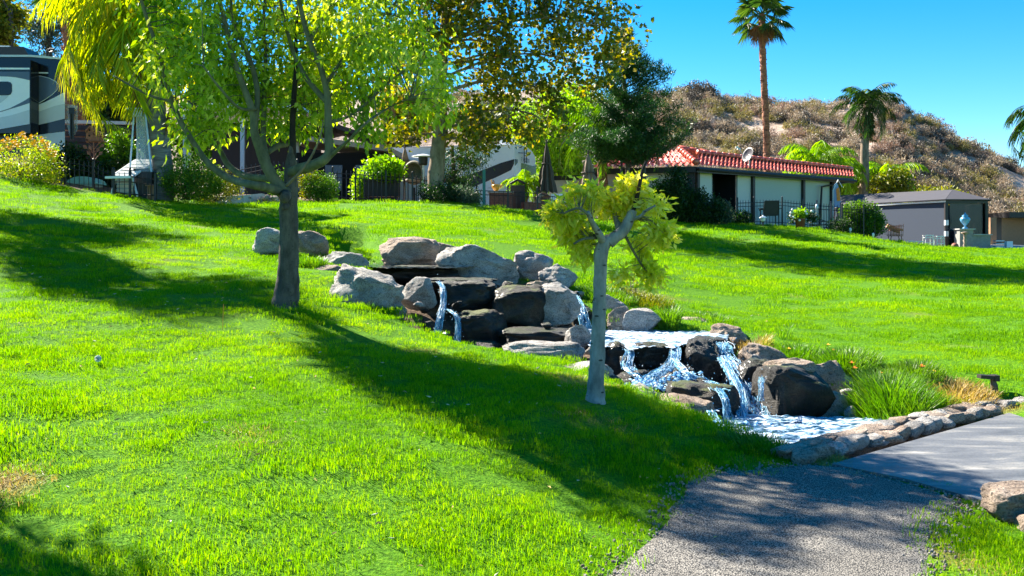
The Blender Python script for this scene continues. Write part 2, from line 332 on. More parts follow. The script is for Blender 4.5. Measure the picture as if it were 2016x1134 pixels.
tag(npobj('path', np.column_stack([vs, vz]), np.stack([ii[:-1, :-1], ii[:-1, 1:], ii[1:, 1:], ii[1:, :-1]], -1).reshape(-1, 4), asphalt('coarse_asphalt', (.03, .028, .026), (.66, .60, .51), (.34, .31, .27), 115, .5), smooth=True), kind='structure')

def slabmat():
    m, t, b, out = _new('worn_slab'); b.inputs['Roughness'].default_value = .6
    g = _n(t, 'ShaderNodeNewGeometry'); mp = _n(t, 'ShaderNodeMapping'); mp.inputs['Rotation'].default_value = (0, 0, R(-38)); mp.inputs['Scale'].default_value = (.6, 2.2, 1); t.links.new(g.outputs['Position'], mp.inputs['Vector'])
    q = _n(t, 'ShaderNodeTexNoise', Scale=2.2, Detail=9.0, Roughness=.65, Distortion=.6); t.links.new(mp.outputs[0], q.inputs['Vector'])
    r = _ramp(t, [(.30, (.07, .075, .085)), (.50, (.135, .14, .15)), (.62, (.25, .24, .225)), (.72, (.50, .46, .41))]); t.links.new(q.outputs[0], r.inputs[0])
    q2 = _n(t, 'ShaderNodeTexNoise', Scale=55.0, Detail=5.0); t.links.new(g.outputs['Position'], q2.inputs['Vector'])
    r2 = _ramp(t, [(.35, (.8, .8, .8)), (.65, (1, 1, 1))]); t.links.new(q2.outputs[0], r2.inputs[0])
    mx = _n(t, 'ShaderNodeMix', data_type='RGBA', blend_type='MULTIPLY'); mx.inputs[0].default_value = 1; t.links.new(r.outputs[0], mx.inputs[6]); t.links.new(r2.outputs[0], mx.inputs[7])
    t.links.new(mx.outputs[2], b.inputs['Base Color'])
    nb = _n(t, 'ShaderNodeBump', Strength=.3, Distance=.01); t.links.new(q2.outputs[0], nb.inputs['Height']); t.links.new(nb.outputs[0], b.inputs['Normal'])
    return m
mb = MB(); mb.prism([Vector((p.x, p.y, .022)) for p in slabpts], (0, 0, -.3))
tag(obj('crossing_slab', mb, slabmat()), kind='structure')
# ---------------------------------------------------------------- rocks
def rock_mesh(seed, dims, cuts=12, rough=.13, boxy=.5, sub=5):
    rg = random.Random(seed); bm = bmesh.new(); bmesh.ops.create_icosphere(bm, subdivisions=sub, radius=1)
    planes = []
    for i in range(cuts):
        n = Vector((rg.gauss(0, 1), rg.gauss(0, 1), rg.gauss(0, .8))).normalized(); planes.append((n, rg.uniform(.62, .86) if boxy < .75 else rg.uniform(.78, 1.08)))
    o = Vector((seed * 7.3, seed * 1.7, 0))
    for v in bm.verts:
        p = v.co.copy(); q = Vector([math.copysign(abs(c) ** (1 - boxy * .55), c) for c in p]); p = q * .92
        p += v.co * (noise.fractal(p * 1.3 + o, 1.0, 2.0, 3) * rough * 1.5)
        for n, d in planes:
            k = p.dot(n) - d
            if k > 0: p -= n * k * .97
        p += v.co * (noise.fractal(p * 3.5 + o, .8, 2.1, 4) * rough * .42 - abs(noise.noise(p * 2.6 + o)) * rough * .5 + noise.noise(p * 17 + o) * rough * .06)
        v.co = Vector((p.x * dims[0] / 2, p.y * dims[1] / 2, p.z * dims[2] / 2)) * 1.12
    me = bpy.data.meshes.new('rock'); bm.to_mesh(me); bm.free(); return me
def rock(x0, y0, x1, y1, Y, label, mat, seed, name='boulder', cat='boulder', tilt=0, depth=None, rz=0, **k):
    wd, ht = S(x1 - x0, Y), S(y1 - y0, Y); dp = depth or wd * .8
    me = rock_mesh(seed, (wd, dp, ht), **k); o = _link(name, me, M[mat], None, True)
    c = P((x0 + x1) / 2, (y0 + y1) / 2, Y + dp * .3); o.location = c; o.rotation_euler = (0, R(tilt), R(rz))
    return tag(o, label, cat)
rk = rock
rk(503,452,576,508,14.6,'rounded tan boulder half hidden on the left side of the big trunk','granite',1,tilt=8)
rk(574,458,652,512,14.9,'tan boulder with a sloping right end, right of the big trunk','pinkstone',2,tilt=18)
rk(640,496,730,548,13.7,'low grey boulder between the big trunk and the upper ledge','granite',3,tilt=10)
rk(600,520,680,560,12.9,'flat weathered brown stone at the lawn edge above the large slanting boulder','pinkstone',4,tilt=6,name='flat_stone',cat='stone')
rk(634,520,816,662,11.6,'large craggy grey boulder slanting down to the right on the near bank','granite',5,tilt=27,cuts=18,rough=.20,rz=8)
rk(786,546,862,612,12.3,'pale angular boulder left of the upper waterfall','granite',6,cuts=12,rough=.05)
rk(750,468,868,530,15.0,'brown topped boulder standing over the upper pool','pinkstone',7,boxy=.8,cuts=7)
rk(836,474,905,522,15.8,'small rounded boulder behind the big pair above the upper pool','pinkstone',8)
rk(860,478,1034,572,14.2,'largest grey boulder leaning right over the upper ledge','granite',9,tilt=22,cuts=16,rough=.17)
rk(1004,498,1096,570,14.6,'pale humped boulder on the far bank right of the largest one','granite',10,tilt=12)
rk(1058,522,1136,580,14.1,'tapering pale boulder at the right end of the upper rocks','granite',11,tilt=24,cuts=12)
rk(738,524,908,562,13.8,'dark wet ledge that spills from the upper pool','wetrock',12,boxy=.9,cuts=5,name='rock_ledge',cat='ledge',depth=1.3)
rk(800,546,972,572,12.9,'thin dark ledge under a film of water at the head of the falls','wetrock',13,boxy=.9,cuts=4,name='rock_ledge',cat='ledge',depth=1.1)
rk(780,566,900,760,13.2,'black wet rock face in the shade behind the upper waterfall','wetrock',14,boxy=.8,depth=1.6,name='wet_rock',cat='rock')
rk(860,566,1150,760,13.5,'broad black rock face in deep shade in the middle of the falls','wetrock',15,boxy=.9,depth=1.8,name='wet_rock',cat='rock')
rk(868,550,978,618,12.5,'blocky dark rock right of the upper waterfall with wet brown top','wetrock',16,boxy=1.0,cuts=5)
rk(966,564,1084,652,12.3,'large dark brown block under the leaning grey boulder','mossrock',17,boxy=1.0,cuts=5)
rk(1034,552,1090,600,12.5,'tan topped stone wedged above the dark brown block','pinkstone',18)
rk(1046,560,1144,650,12.2,'pale boulder sloping down to the right beside the dark brown block','granite',19,tilt=30,cuts=12,rz=-10)
rk(900,614,994,690,11.8,'dark block with a mossy yellow top at the foot of the upper waterfall','mossrock',20,boxy=1.0,cuts=5)
rk(890,668,990,740,11.4,'low black stone beneath the mossy block','wetrock',21)
rk(985,642,1140,690,11.6,'long dark slab above the pale flat stone','wetrock',22,boxy=.85,depth=.7,cuts=6)
rk(1108,638,1164,698,11.3,'split grey wedge stone just left of the thin tree trunk','granite',23,tilt=35,cuts=12)
rk(988,672,1140,726,10.6,'long pale flat topped stone above the near lawn','granite',24,boxy=.9,depth=.55,cuts=7)
rk(1098,708,1215,762,9.9,'rounded pale stone behind the base of the thin tree','granite',25,tilt=8)
rk(1176,578,1236,658,13.4,'bluish grey boulder just right of the thin trunk by the middle pool','granite',26)
rk(1196,604,1244,656,13.0,'brown grey boulder tucked beside the round one at the middle pool','pinkstone',27)
rk(1224,608,1300,660,12.9,'round pale boulder standing at the edge of the middle pool','granite',28,boxy=.6,cuts=6,rough=.05)
rk(1300,624,1452,672,13.3,'long low tan stone bank behind the foam of the middle pool','pinkstone',29,tilt=7,depth=.7,name='bank_stone',cat='stone')
rk(1398,640,1478,684,12.4,'low tan stone closing the right end of the middle pool','pinkstone',53,boxy=.7,tilt=6,name='bank_stone',cat='stone')
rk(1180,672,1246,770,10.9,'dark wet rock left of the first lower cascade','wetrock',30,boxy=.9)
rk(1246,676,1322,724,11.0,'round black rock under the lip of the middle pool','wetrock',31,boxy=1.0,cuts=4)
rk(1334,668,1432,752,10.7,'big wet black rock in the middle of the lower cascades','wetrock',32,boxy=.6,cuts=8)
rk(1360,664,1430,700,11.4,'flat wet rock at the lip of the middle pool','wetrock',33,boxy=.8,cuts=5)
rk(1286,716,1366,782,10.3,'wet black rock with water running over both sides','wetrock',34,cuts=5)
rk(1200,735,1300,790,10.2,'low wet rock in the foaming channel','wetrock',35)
rk(1296,750,1460,852,9.35,'large brown mossy rock with white water running down its front','mossrock',36,tilt=8,cuts=10)
rk(1296,782,1408,850,8.95,'flat tan stone carrying foam beside the near lawn','pinkstone',37,tilt=10,boxy=.9,name='flat_stone',cat='stone')
rk(1236,756,1306,806,9.2,'pale stone at the lawn edge above the foam covered slab','granite',38,tilt=16)
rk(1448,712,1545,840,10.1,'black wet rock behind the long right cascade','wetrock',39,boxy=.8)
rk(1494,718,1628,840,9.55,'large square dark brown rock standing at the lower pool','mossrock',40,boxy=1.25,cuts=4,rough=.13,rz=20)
rk(1505,708,1600,742,9.8,'flat wet capstone on the square brown rock','pinkstone',41,boxy=.9,cuts=5,name='flat_stone',cat='stone')
rk(1540,704,1672,842,10.1,'tall tan slab curving down behind the square brown rock','pinkstone',42,tilt=36,cuts=12,depth=.8,rough=.1)
rk(1600,770,1674,842,9.7,'pale base stone at the right end of the lower pool rocks','granite',43,tilt=20)
rk(1448,680,1556,740,11.0,'tan bank stone under the dry grass tuft','pinkstone',44,tilt=22,cuts=9)
rk(1552,716,1600,760,10.6,'small tan bank stone under the green tufts','pinkstone',45,tilt=20)
rk(1476,698,1502,722,10.6,'little pale grey stone beside the right cascade','granite',46)
rk(1660,800,1686,846,9.4,'small white stone at the foot of the grassy bank','granite',47)
rk(1110,572,1150,600,13.8,'small dark stone under the side trickle behind the trunk','wetrock',48)
rk(1120,600,1180,668,13.3,'dark stepped rock behind the side trickle','wetrock',49)
rk(1938,955,2090,1026,5.55,'tan rock on the right edge beside the slab and the green corner lawn','pinkstone',50,boxy=.9,cuts=8)
rk(2006,1005,2120,1060,5.35,'second tan rock cut by the right edge of the photo','pinkstone',51,boxy=.8)
rk(-60,958,22,1015,5.2,'pale half buried stone at the left edge of the lawn','pinkstone',52,boxy=.6)

# filler stones wedged between the boulders
fm = [rock_mesh(800 + i, (1, .9, .75), sub=3, cuts=11, rough=.16) for i in range(5)]
for i, me in enumerate(fm): me.materials.append(M[('granite','pinkstone','granite','mossrock','wetrock')[i]])
rg = random.Random(31)
for i, (a, b, Y, s_) in enumerate([(668,556,12.9,34),(690,548,13.2,26),(824,600,12.0,22),(842,640,11.7,30),(838,612,12.2,20),(1000,560,13.2,24),(1030,572,13.0,20),(1140,580,13.9,22),(1152,610,13.2,18),(1150,664,11.4,24),(1165,690,11.0,26),(1135,700,10.7,24),(1215,668,12.6,16),(1200,700,11.0,26),(1232,712,10.6,26),(1262,736,10.3,28),(1320,756,10.0,24),(1330,732,10.2,20),(1385,752,9.9,24),(1440,742,10.3,26),(1448,790,9.5,24),(1470,700,11.2,24),(1496,712,10.9,22),(1535,728,10.7,26),(1412,684,11.3,22),(1444,672,12.0,24),(1290,655,13.2,18),(1300,640,13.6,22),(1500,690,11.6,26),(1640,728,10.5,26),(1668,770,9.9,22),(1480,838,9.1,16),(900,600,12.2,18),(990,655,11.7,24),(1075,640,11.7,22),(960,690,11.2,26),(1232,760,9.9,26),(1212,748,9.9,24),(930,690,11.3,20)]):
    wet = 3 if 830 < a < 1100 or (1200 < a < 1460 and b > 700) else 0; me = fm[rg.choice((3, 4)) if wet else rg.choice((0, 1, 2))]
    o = bpy.data.objects.new('filler_stone', me); sc.collection.objects.link(o); o.location = P(a, b, Y); k = S(s_, Y); o.scale = (k * rg.uniform(.9, 1.3), k, k * rg.uniform(.6, .9)); o.rotation_euler = (rg.uniform(-.4, .4), rg.uniform(-.4, .4), rg.uniform(0, 6))
    me.polygons.foreach_set('use_smooth', [True] * len(me.polygons))
    tag(o, 'small dark wet stone wedged between the boulders of the falls' if wet else 'small dry pale stone wedged between the boulders beside the falls', 'stone', 'wet filler stones in the falls' if wet else 'dry filler stones beside the falls')

# ---------------------------------------------------------------- low stone wall by the crossing
sw = thing('stone_wall', 'low tan rubble wall curving between the lower pool and the grey slab', 'stone wall', G0(1780, 870))
wp = [G0(1562, 908), G0(1640, 884), G0(1730, 863), G0(1830, 838), G0(1910, 818), G0(1990, 803)]
wc = spline(wp, 8); mb = MB(); rg = random.Random(5)
n1 = []; 
for i, p in enumerate(wc):
    t_ = (wc[min(i+1, len(wc)-1)] - wc[max(i-1, 0)]).normalized(); n1.append(Vector((-t_.y, t_.x, 0)))
vs = []; 
for p, n in zip(wc, n1):
    for a, z in ((-.05, -.2), (-.05, .05), (.0, .075), (.08, .085), (.15, .075), (.20, .05), (.22, -.35)):
        q = p + n * a; k = noise.noise(q * 5) * .02; vs.append((q.x, q.y, z + k))
fs = [(i*7+j, i*7+j+1, (i+1)*7+j+1, (i+1)*7+j) for i in range(len(wc)-1) for j in range(6)] + [tuple(range(7)), tuple(reversed(range((len(wc)-1)*7, len(wc)*7)))]
mb.add(vs, fs); obj('mortar_top', mb, M['pinkstone'], sw, smooth=True)
prot = [rock_mesh(200 + i, (.22, .20, .15), boxy=.6, cuts=8, rough=.12, sub=3) for i in range(6)]
mb_ = [M['pinkstone'], M['granite']]; 
for me in prot: me.materials.append(M['pinkstone' if prot.index(me) % 2 else 'granite']); me.polygons.foreach_set('use_smooth', [True] * len(me.polygons))
L = 0; pos = []; tot = sum((wc[i+1]-wc[i]).length for i in range(len(wc)-1))
def along(s, pts, nn):
    for i in range(len(pts)-1):
        l = (pts[i+1]-pts[i]).length
        if s <= l: return pts[i].lerp(pts[i+1], s/l), nn[i], math.atan2((pts[i+1]-pts[i]).y, (pts[i+1]-pts[i]).x)
        s -= l
    return pts[-1], nn[-1], 0
s_ = .02
while s_ < tot:
    p, n, a = along(s_, wc, n1); k = rg.uniform(.7, 1.25)
    for row in ((-.08, .04), (.06, .085)) if rg.random() < .8 else ((-.08, .04),):
        o = bpy.data.objects.new('stone', rg.choice(prot)); sc.collection.objects.link(o); o.parent = sw
        q = p + n * (row[0] + rg.uniform(-.02, .02)) - sw.location; o.location = (q.x, q.y, row[1] - .012 + rg.uniform(-.015, .015) - sw.location.z)
        o.rotation_euler = (rg.uniform(-.3, .3), rg.uniform(-.2, .2), a + rg.uniform(-.3, .3)); o.scale = (k, rg.uniform(.7, .95), rg.uniform(.6, .95) * (1 if row[1] < .05 else .4))
    s_ += .17 * k

# ---------------------------------------------------------------- water
def foammat(name, thr, scale, st=(1, 1, 1), rot=0, deep=(.01, .05, .10)):
    m, t, b, out = _new(name); g = _n(t, 'ShaderNodeNewGeometry'); mp = _n(t, 'ShaderNodeMapping'); mp.inputs['Scale'].default_value = st; mp.inputs['Rotation'].default_value = (0, 0, R(rot))
    t.links.new(g.outputs['Position'], mp.inputs['Vector'])
    q = _n(t, 'ShaderNodeTexNoise', Scale=scale, Detail=9.0, Roughness=.68, Distortion=.9); t.links.new(mp.outputs[0], q.inputs['Vector'])
    r = _ramp(t, [(thr - .08, deep), (thr - .01, (.22, .38, .55)), (thr + .07, (.74, .78, .84)), (min(.99, thr + .2), (.60, .68, .80))]); t.links.new(q.outputs[0], r.inputs[0]); t.links.new(r.outputs[0], b.inputs['Base Color'])
    r2 = _ramp(t, [(thr - .02, (.06,) * 3), (thr + .03, (.7,) * 3)]); t.links.new(q.outputs[0], r2.inputs[0]); t.links.new(r2.outputs[0], b.inputs['Roughness'])
    nb = _n(t, 'ShaderNodeBump', Strength=.6, Distance=.03); t.links.new(q.outputs[0], nb.inputs['Height']); t.links.new(nb.outputs[0], b.inputs['Normal'])
    return m
def pool(px, z, mat, n=60, xr=None):          # flat sheet with a fine grid and small ripples
    pts = [G0(*p, z) for p in px]; poly = [tuple(p[:2]) for p in pts]
    x0, x1 = min(p[0] for p in poly), max(p[0] for p in poly); y0, y1 = min(p[1] for p in poly), max(p[1] for p in poly)
    X, Y_ = np.meshgrid(np.linspace(x0, x1, n), np.linspace(y0, y1, n)); Z = z + .006 * np.sin(X * 31 + Y_ * 17) * np.sin(Y_ * 23 - X * 9) + .004 * np.sin(X * 60)
    ii = np.arange(n * n).reshape(n, n); f = np.stack([ii[:-1, :-1], ii[:-1, 1:], ii[1:, 1:], ii[1:, :-1]], -1).reshape(-1, 4)
    cx, cy = X.ravel()[f].mean(1), Y_.ravel()[f].mean(1); f = f[inpoly(cx, cy, poly)]
    return tag(npobj('water', np.column_stack([X.ravel(), Y_.ravel(), Z.ravel()]), f, mat, smooth=True), kind='structure')
pool([(1430,915),(1420,815),(1700,822),(1790,830),(1800,850),(1700,868),(1600,895),(1550,912)], -.05, foammat('lower_pool_water', .52, 5.5, (1, 2.0, 1), 35))
pool([(1160,683),(1160,645),(1300,645),(1435,655),(1430,668),(1400,672),(1380,680),(1345,678),(1325,686),(1300,680),(1262,684),(1240,690),(1225,682)], .44, foammat('middle_pool_water', .50, 7.0, (.7, 2.2, 1), 8))
pool([(690,520),(760,516),(900,517),(960,522),(905,527.5),(748,527.5)], 1.27, foammat('upper_pool_water', .78, 4.0, deep=(.015, .02, .018)))
pool([(1200,800),(1195,715),(1300,735),(1440,745),(1440,800),(1330,830)], .02, foammat('channel_water', .50, 6.0, (1, 1.6, 1), 30))

def streammat():
    m, t, b, out = _new('falling_water'); g = _n(t, 'ShaderNodeNewGeometry')
    r = _ramp(t, [(0, (.02, .16, .42)), (.3, (.10, .42, .70)), (.6, (.55, .78, .92)), (1, (.92, .95, .98))]); t.links.new(g.outputs['Random Per Island'], r.inputs[0]); t.links.new(r.outputs[0], b.inputs['Base Color'])
    b.inputs['Roughness'].default_value = .25
    tr = _n(t, 'ShaderNodeBsdfTranslucent'); t.links.new(r.outputs[0], tr.inputs[0]); ms = _n(t, 'ShaderNodeMixShader'); ms.inputs[0].default_value = .45
    t.links.new(b.outputs[0], ms.inputs[1]); t.links.new(tr.outputs[0], ms.inputs[2]); t.links.new(ms.outputs[0], out.inputs[0]); return m
M['stream'] = streammat()
def veilmat():
    m, t, b, out = _new('water_veil'); g = _n(t, 'ShaderNodeNewGeometry'); mp = _n(t, 'ShaderNodeMapping'); mp.inputs['Scale'].default_value = (34, 20, 3.2); t.links.new(g.outputs['Position'], mp.inputs['Vector'])
    q = _n(t, 'ShaderNodeTexNoise', Scale=1.0, Detail=6.0, Roughness=.7, Distortion=.8); t.links.new(mp.outputs[0], q.inputs['Vector'])
    r = _ramp(t, [(.35, (.02, .20, .45)), (.55, (.25, .60, .80)), (.68, (.85, .92, .95))]); t.links.new(q.outputs[0], r.inputs[0]); t.links.new(r.outputs[0], b.inputs['Base Color'])
    ra = _ramp(t, [(.44, (0, 0, 0)), (.58, (.9, .9, .9))]); t.links.new(q.outputs[0], ra.inputs[0]); t.links.new(ra.outputs[0], b.inputs['Alpha'])
    b.inputs['Roughness'].default_value = .15; return m
M['veil'] = veilmat()
def cascade(pts, w0, w1, strands, seed, name='waterfall', drops=60):
    rg = random.Random(seed); mb = MB(); c = spline([P(*p) for p in pts], 7); n = len(c)
    for s in range(int(strands * .7)):
        ph = rg.uniform(0, 6.28); off = rg.gauss(0, .30); a = rg.random() * .4; b_ = rg.uniform(.6, 1); pp = []
        i0, i1 = int(a * n * rg.random()), max(int(b_ * n), int(a * n) + 3)
        for i in range(i0, min(i1, n)):
            t_ = i / (n - 1); wd = w0 + (w1 - w0) * t_
            pp.append(c[i] + Vector((wd * (off + .10 * math.sin(ph + t_ * 9)), -.03 + rg.uniform(-.03, .03), wd * .12 * rg.uniform(-1, 1))))
        if len(pp) > 2:
            rr = rg.uniform(.0008, .004); mb.tube(pp, [rr * rg.uniform(.6, 1.5) for _ in pp], 5)
    for d in range(drops):
        i = rg.randrange(n); t_ = i / (n - 1); wd = (w0 + (w1 - w0) * t_) * 1.1
        q = c[i] + Vector((rg.gauss(0, .42) * wd, rg.uniform(-.12, .02), rg.gauss(0, .05))); r = rg.uniform(.002, .006)
        mb.add([q + Vector(v) * r for v in ((1,0,0),(-1,0,0),(0,1,0),(0,-1,0),(0,0,1.6),(0,0,-1.6))], [(0,2,4),(2,1,4),(1,3,4),(3,0,4),(2,0,5),(1,2,5),(3,1,5),(0,3,5)])
    for lay in range(2):                      # thin broken veils of water behind the strands
        W = 14; vs = []
        for i, p in enumerate(c):
            t_ = i / (n - 1); wd = (w0 + (w1 - w0) * t_) * 1.15
            for j in range(W): q = j / (W - 1) - .5; vs.append(p + Vector((wd * q, .02 - .03 * lay + .02 * math.sin(j * 2.1 + i * .5 + lay), wd * .05 * math.sin(j * 1.3 + i))))
        mb.add(vs, [(i*W+j, i*W+j+1, (i+1)*W+j+1, (i+1)*W+j) for i in range(n-1) for j in range(W-1)], 1)
    return tag(obj(name, mb, [M['stream'], M['veil']], smooth=True, recalc=False), kind='structure')
cascade([(862,552,12.9),(872,566,12.15),(873,600,11.9),(866,630,11.65),(858,672,11.5)], .04, .09, 22, 1)
cascade([(874,606,11.9),(895,618,11.6),(902,640,11.5),(900,676,11.35)], .05, .07, 12, 2, drops=30)
cascade([(1124,574,13.6),(1138,592,13.2),(1146,620,12.8),(1158,655,12.6)], .06, .14, 16, 3)
cascade([(1225,682,11.1),(1240,692,10.7),(1236,720,10.45),(1262,742,10.2),(1290,765,9.9)], .05, .17, 30, 4, drops=90)
cascade([(1330,680,11.0),(1330,700,10.55),(1318,722,10.3),(1285,742,10.1),(1290,765,9.9)], .08, .20, 40, 5, drops=110)
cascade([(1325,705,10.4),(1352,735,10.0),(1390,750,9.9),(1420,768,9.2)], .05, .16, 30, 6, drops=70)
cascade([(1415,690,11.1),(1432,710,10.5),(1462,750,10.1),(1478,790,9.7),(1490,838,9.2)], .12, .26, 60, 7, drops=160)
cascade([(1420,705,10.6),(1440,740,10.0),(1452,775,9.6),(1462,832,9.1)], .08, .10, 20, 8, drops=60)
cascade([(1398,808,8.85),(1406,820,8.7),(1414,836,8.5),(1420,850,8.35)], .06, .08, 18, 9, drops=20)

cascade([(1410,760,9.5),(1425,780,9.0),(1432,810,8.9),(1436,842,8.85)], .05, .08, 10, 11, drops=20)
cascade([(1500,742,9.6),(1498,760,9.15),(1500,790,9.05)], .04, .04, 10, 12, drops=10)
cascade([(1405,672,11.5),(1420,680,11.0),(1424,694,10.8)], .2, .2, 20, 13, drops=60)
# foam heads where the water lands
def foam(px, py, Y, wpx, n, seed):
    rg = random.Random(seed); mb = MB()
    for i in range(n):
        q = P(px + rg.gauss(0, wpx * .35), py + rg.gauss(0, 6), Y + rg.uniform(-.2, .2)); r = rg.uniform(.008, .03)
        mb.add([q + Vector(v) * r for v in ((1,0,0),(-1,0,0),(0,1,0),(0,-1,0),(0,0,.6),(0,0,-.6))], [(0,2,4),(2,1,4),(1,3,4),(3,0,4),(2,0,5),(1,2,5),(3,1,5),(0,3,5)])
    tag(obj('foam', mb, M['stream']), kind='structure')
foam(1480,842,8.9,60,160,1); foam(1272,758,9.9,60,200,2); foam(860,668,11.5,24,40,3); foam(1345,742,10.0,50,100,4)
# ---------------------------------------------------------------- foliage
def leaf_arrays(c, dirs, ln, wd, fold=.15, rng=None):
    n = len(c); ln = ln * rng.uniform(.65, 1.25, n)[:, None]; r = rng.normal(size=(n, 3)); s = np.cross(dirs, r); s /= np.linalg.norm(s, axis=1)[:, None] + 1e-9
    u = np.cross(s, dirs); wd_ = wd * rng.uniform(.8, 1.2, n)[:, None]
    a = c; b = c + dirs * ln * .42 + s * wd_ / 2 + u * wd_ * fold; d = c + dirs * ln * .42 - s * wd_ / 2 + u * wd_ * fold; e = c + dirs * ln
    v = np.stack([a, b, e, d], 1).reshape(-1, 3); i = np.arange(n)[:, None] * 4
    return v, np.concatenate([i + [0, 1, 2], i + [0, 2, 3]])
def norm(a): return a / (np.linalg.norm(a, axis=-1, keepdims=True) + 1e-9)
def blob(rng, ells, n, gap=.0, gs=.9, shell=.55, seed=0):   # cluster centres inside ellipsoids (cx,cy,cz,rx,ry,rz)
    out = []; vol = np.array([e[3] * e[4] * e[5] for e in ells]); vol = vol ** .8; vol /= vol.sum()
    for e, f in zip(ells, vol):
        k = int(n * f) + 1; got = 0; tries = 0
        while got < k and tries < k * 8:
            tries += 1; d = norm(rng.normal(size=3)); r = rng.uniform(shell ** 3, 1) ** (1 / 3) if rng.random() < .75 else rng.random() ** .5
            p = np.array(e[:3]) + d * r * np.array(e[3:6])
            if gap and noise.noise(Vector(p) * gs + Vector((seed, 0, 0))) < gap - .5: continue
            out.append(p); got += 1
    return np.array(out)
def crown(name, cl, per, rad, ln, wd, mat, parent, rng, droop=.3, spread=1.0, fold=.2, extra=None):
    n = len(cl) * per; c = np.repeat(cl, per, 0); o = rng.normal(size=(n, 3)) * rad * .6; c2 = c + o
    d = norm(norm(rng.normal(size=(n, 3))) * spread + norm(o) * .5 + np.array([0, 0, -droop]))
    v, f = leaf_arrays(c2, d, ln, wd, fold, rng); return npobj(name, v, f, mat, parent)
def twigs(mb, cl, sk, r0=.006, frac=.5, rng=None, sides=3, m=0, sag=.1):
    sk = np.array(sk)
    for p in cl:
        if rng.random() > frac: continue
        q = sk[np.argmin(((sk - p) ** 2).sum(1) + .6 * np.maximum(sk[:, 2] - p[2], 0) ** 2)]; L = np.linalg.norm(p - q)
        mid = (p + q) / 2 + np.array([0, 0, sag * L]); mb.tube([q, mid, p], [r0 * (1 + L), r0 * (.6 + .6 * L), r0 * .4], sides, m, cap=False)
def ell(px, py, rx, ry, Y, dep=None, dY=0):
    c = P(px, py, Y + dY); return (*c, S(rx, Y), dep if dep else S(rx, Y), S(ry, Y))
def tree(name, label, cat, base, trunk, ells, n, per, rad, ln, wd, leaf, bark, seed, droop=.3, gap=.35, gs=.9, tw=.4, group=None, spread=1, r0=.008, tr=None, shell=.5, branches=5):
    """base/trunk points are (px,py,Y,radius_px) read off the photograph and placed at real distance"""
    rng = np.random.default_rng(seed); rg = random.Random(seed); B = P(*base)
    t = thing(name, label, cat, B, group); pts = [P(*p[:3]) for p in trunk]; rad_ = [S(p[3], p[2]) for p in trunk]
    c = spline(pts, 5); mb = MB(); mb.tube(c, lerp_r(rad_, len(c)), 9, wob=.15)
    sk = [np.array(p) for p in c[len(c)//3:]]
    for e in ells:                            # one limb into every foliage mass
        ce = Vector(e[:3]); q = min(c[len(c)//3:], key=lambda p: (p - ce).length + max(0, p.z - ce.z + .3 * e[5]) * 1.5)
        for k in range(max(1, branches // 2)):
            en = ce + Vector([rg.uniform(-.6, .6) * a for a in e[3:6]]); mid = q.lerp(en, .5) + Vector((rg.uniform(-.1, .1), rg.uniform(-.1, .1), .1)) * (en - q).length
            s = spline([q, mid, en], 6); r = rad_[-1] * rg.uniform(.35, .7); mb.tube(s, lerp_r([r, r * .25], len(s)), 6, cap=False); sk += [np.array(p) for p in s[2:]]
    cl = blob(rng, ells, n, gap, gs, shell, seed); twigs(mb, cl, sk, r0, tw, rng)
    obj('trunk', mb, bark, t, smooth=True, recalc=False)
    crown('crown', cl, per, rad, ln, wd, leaf, t, rng, droop, spread); return t
def shrub(name, label, cat, px0, py0, px1, py1, Y, leaf, seed, n=260, per=9, rad=.09, ln=.05, wd=.022, droop=0, group=None, dep=None, stem=None, gap=.25):
    rng = np.random.default_rng(seed); cx = (px0 + px1) / 2; g = P(cx, py1, Y); rx, rz = S(px1 - px0, Y) / 2, S(py1 - py0, Y)
    t = thing(name, label, cat, g, group); e = [(g.x, Y + (dep or rx) * .3, g.z + rz * .45, rx, dep or rx, rz * .55), (g.x + rx * .15, Y, g.z + rz * .35, rx * .9, (dep or rx) * .8, rz * .38)]
    cl = blob(rng, e, n, gap, 1.8 / max(rx, .3), .7, seed); cl[:, 2] = np.maximum(cl[:, 2], g.z + .02)
    mb = MB(); sk = [np.array((g.x, Y, g.z - .05))]
    for k in range(6):
        q = cl[rng.integers(len(cl))]; mb.tube([sk[0] + rng.normal(size=3) * [rx * .1, .05, 0], (sk[0] + q) / 2, q], [.02, .012, .004], 5, cap=False)
    twigs(mb, cl, [np.array((g.x, Y, g.z + rz * .2))], .004, .3, rng)
    obj('stems', mb, stem or M['twig'], t, recalc=False); crown('foliage', cl, per, rad, ln, wd, leaf, t, rng, droop); return t

M['twig'] = barkmat('twig_bark', (.07, .05, .035), (.13, .10, .07))
M['greybark'] = barkmat('grey_brown_bark', (.045, .033, .026), (.14, .11, .085), scale=16, stretch=.35, spots=(16, .17, (.05, .035, .025)))
M['limb'] = barkmat('green_grey_bark', (.07, .065, .035), (.17, .155, .085), scale=9, stretch=.5, bump=.25, spots=(14, .10, (.06, .045, .03)))
M['charbark'] = barkmat('dark_red_bark', (.008, .005, .004), (.035, .018, .014), scale=22, stretch=.4, bump=.8)
M['paletrunk'] = barkmat('pale_spotted_bark', (.15, .14, .125), (.36, .33, .30), scale=10, stretch=.5, bump=.25, spots=(12, .22, (.05, .035, .03)))
M['platbark'] = barkmat('plane_bark', (.14, .09, .055), (.34, .24, .16), scale=5, stretch=.5)
M['palmbark'] = barkmat('palm_bark', (.14, .045, .02), (.44, .18, .09), scale=3, stretch=3.0, bump=1.0)
M['greypalm'] = barkmat('ringed_palm_bark', (.09, .08, .07), (.26, .23, .20), scale=2.5, stretch=5.0, bump=.8)
M['leafA'] = leafmat('bright_leaf', [(.09, .17, .012), (.25, .36, .02), (.44, .52, .05), (.66, .66, .18)], trans=.55, clump=1.1)
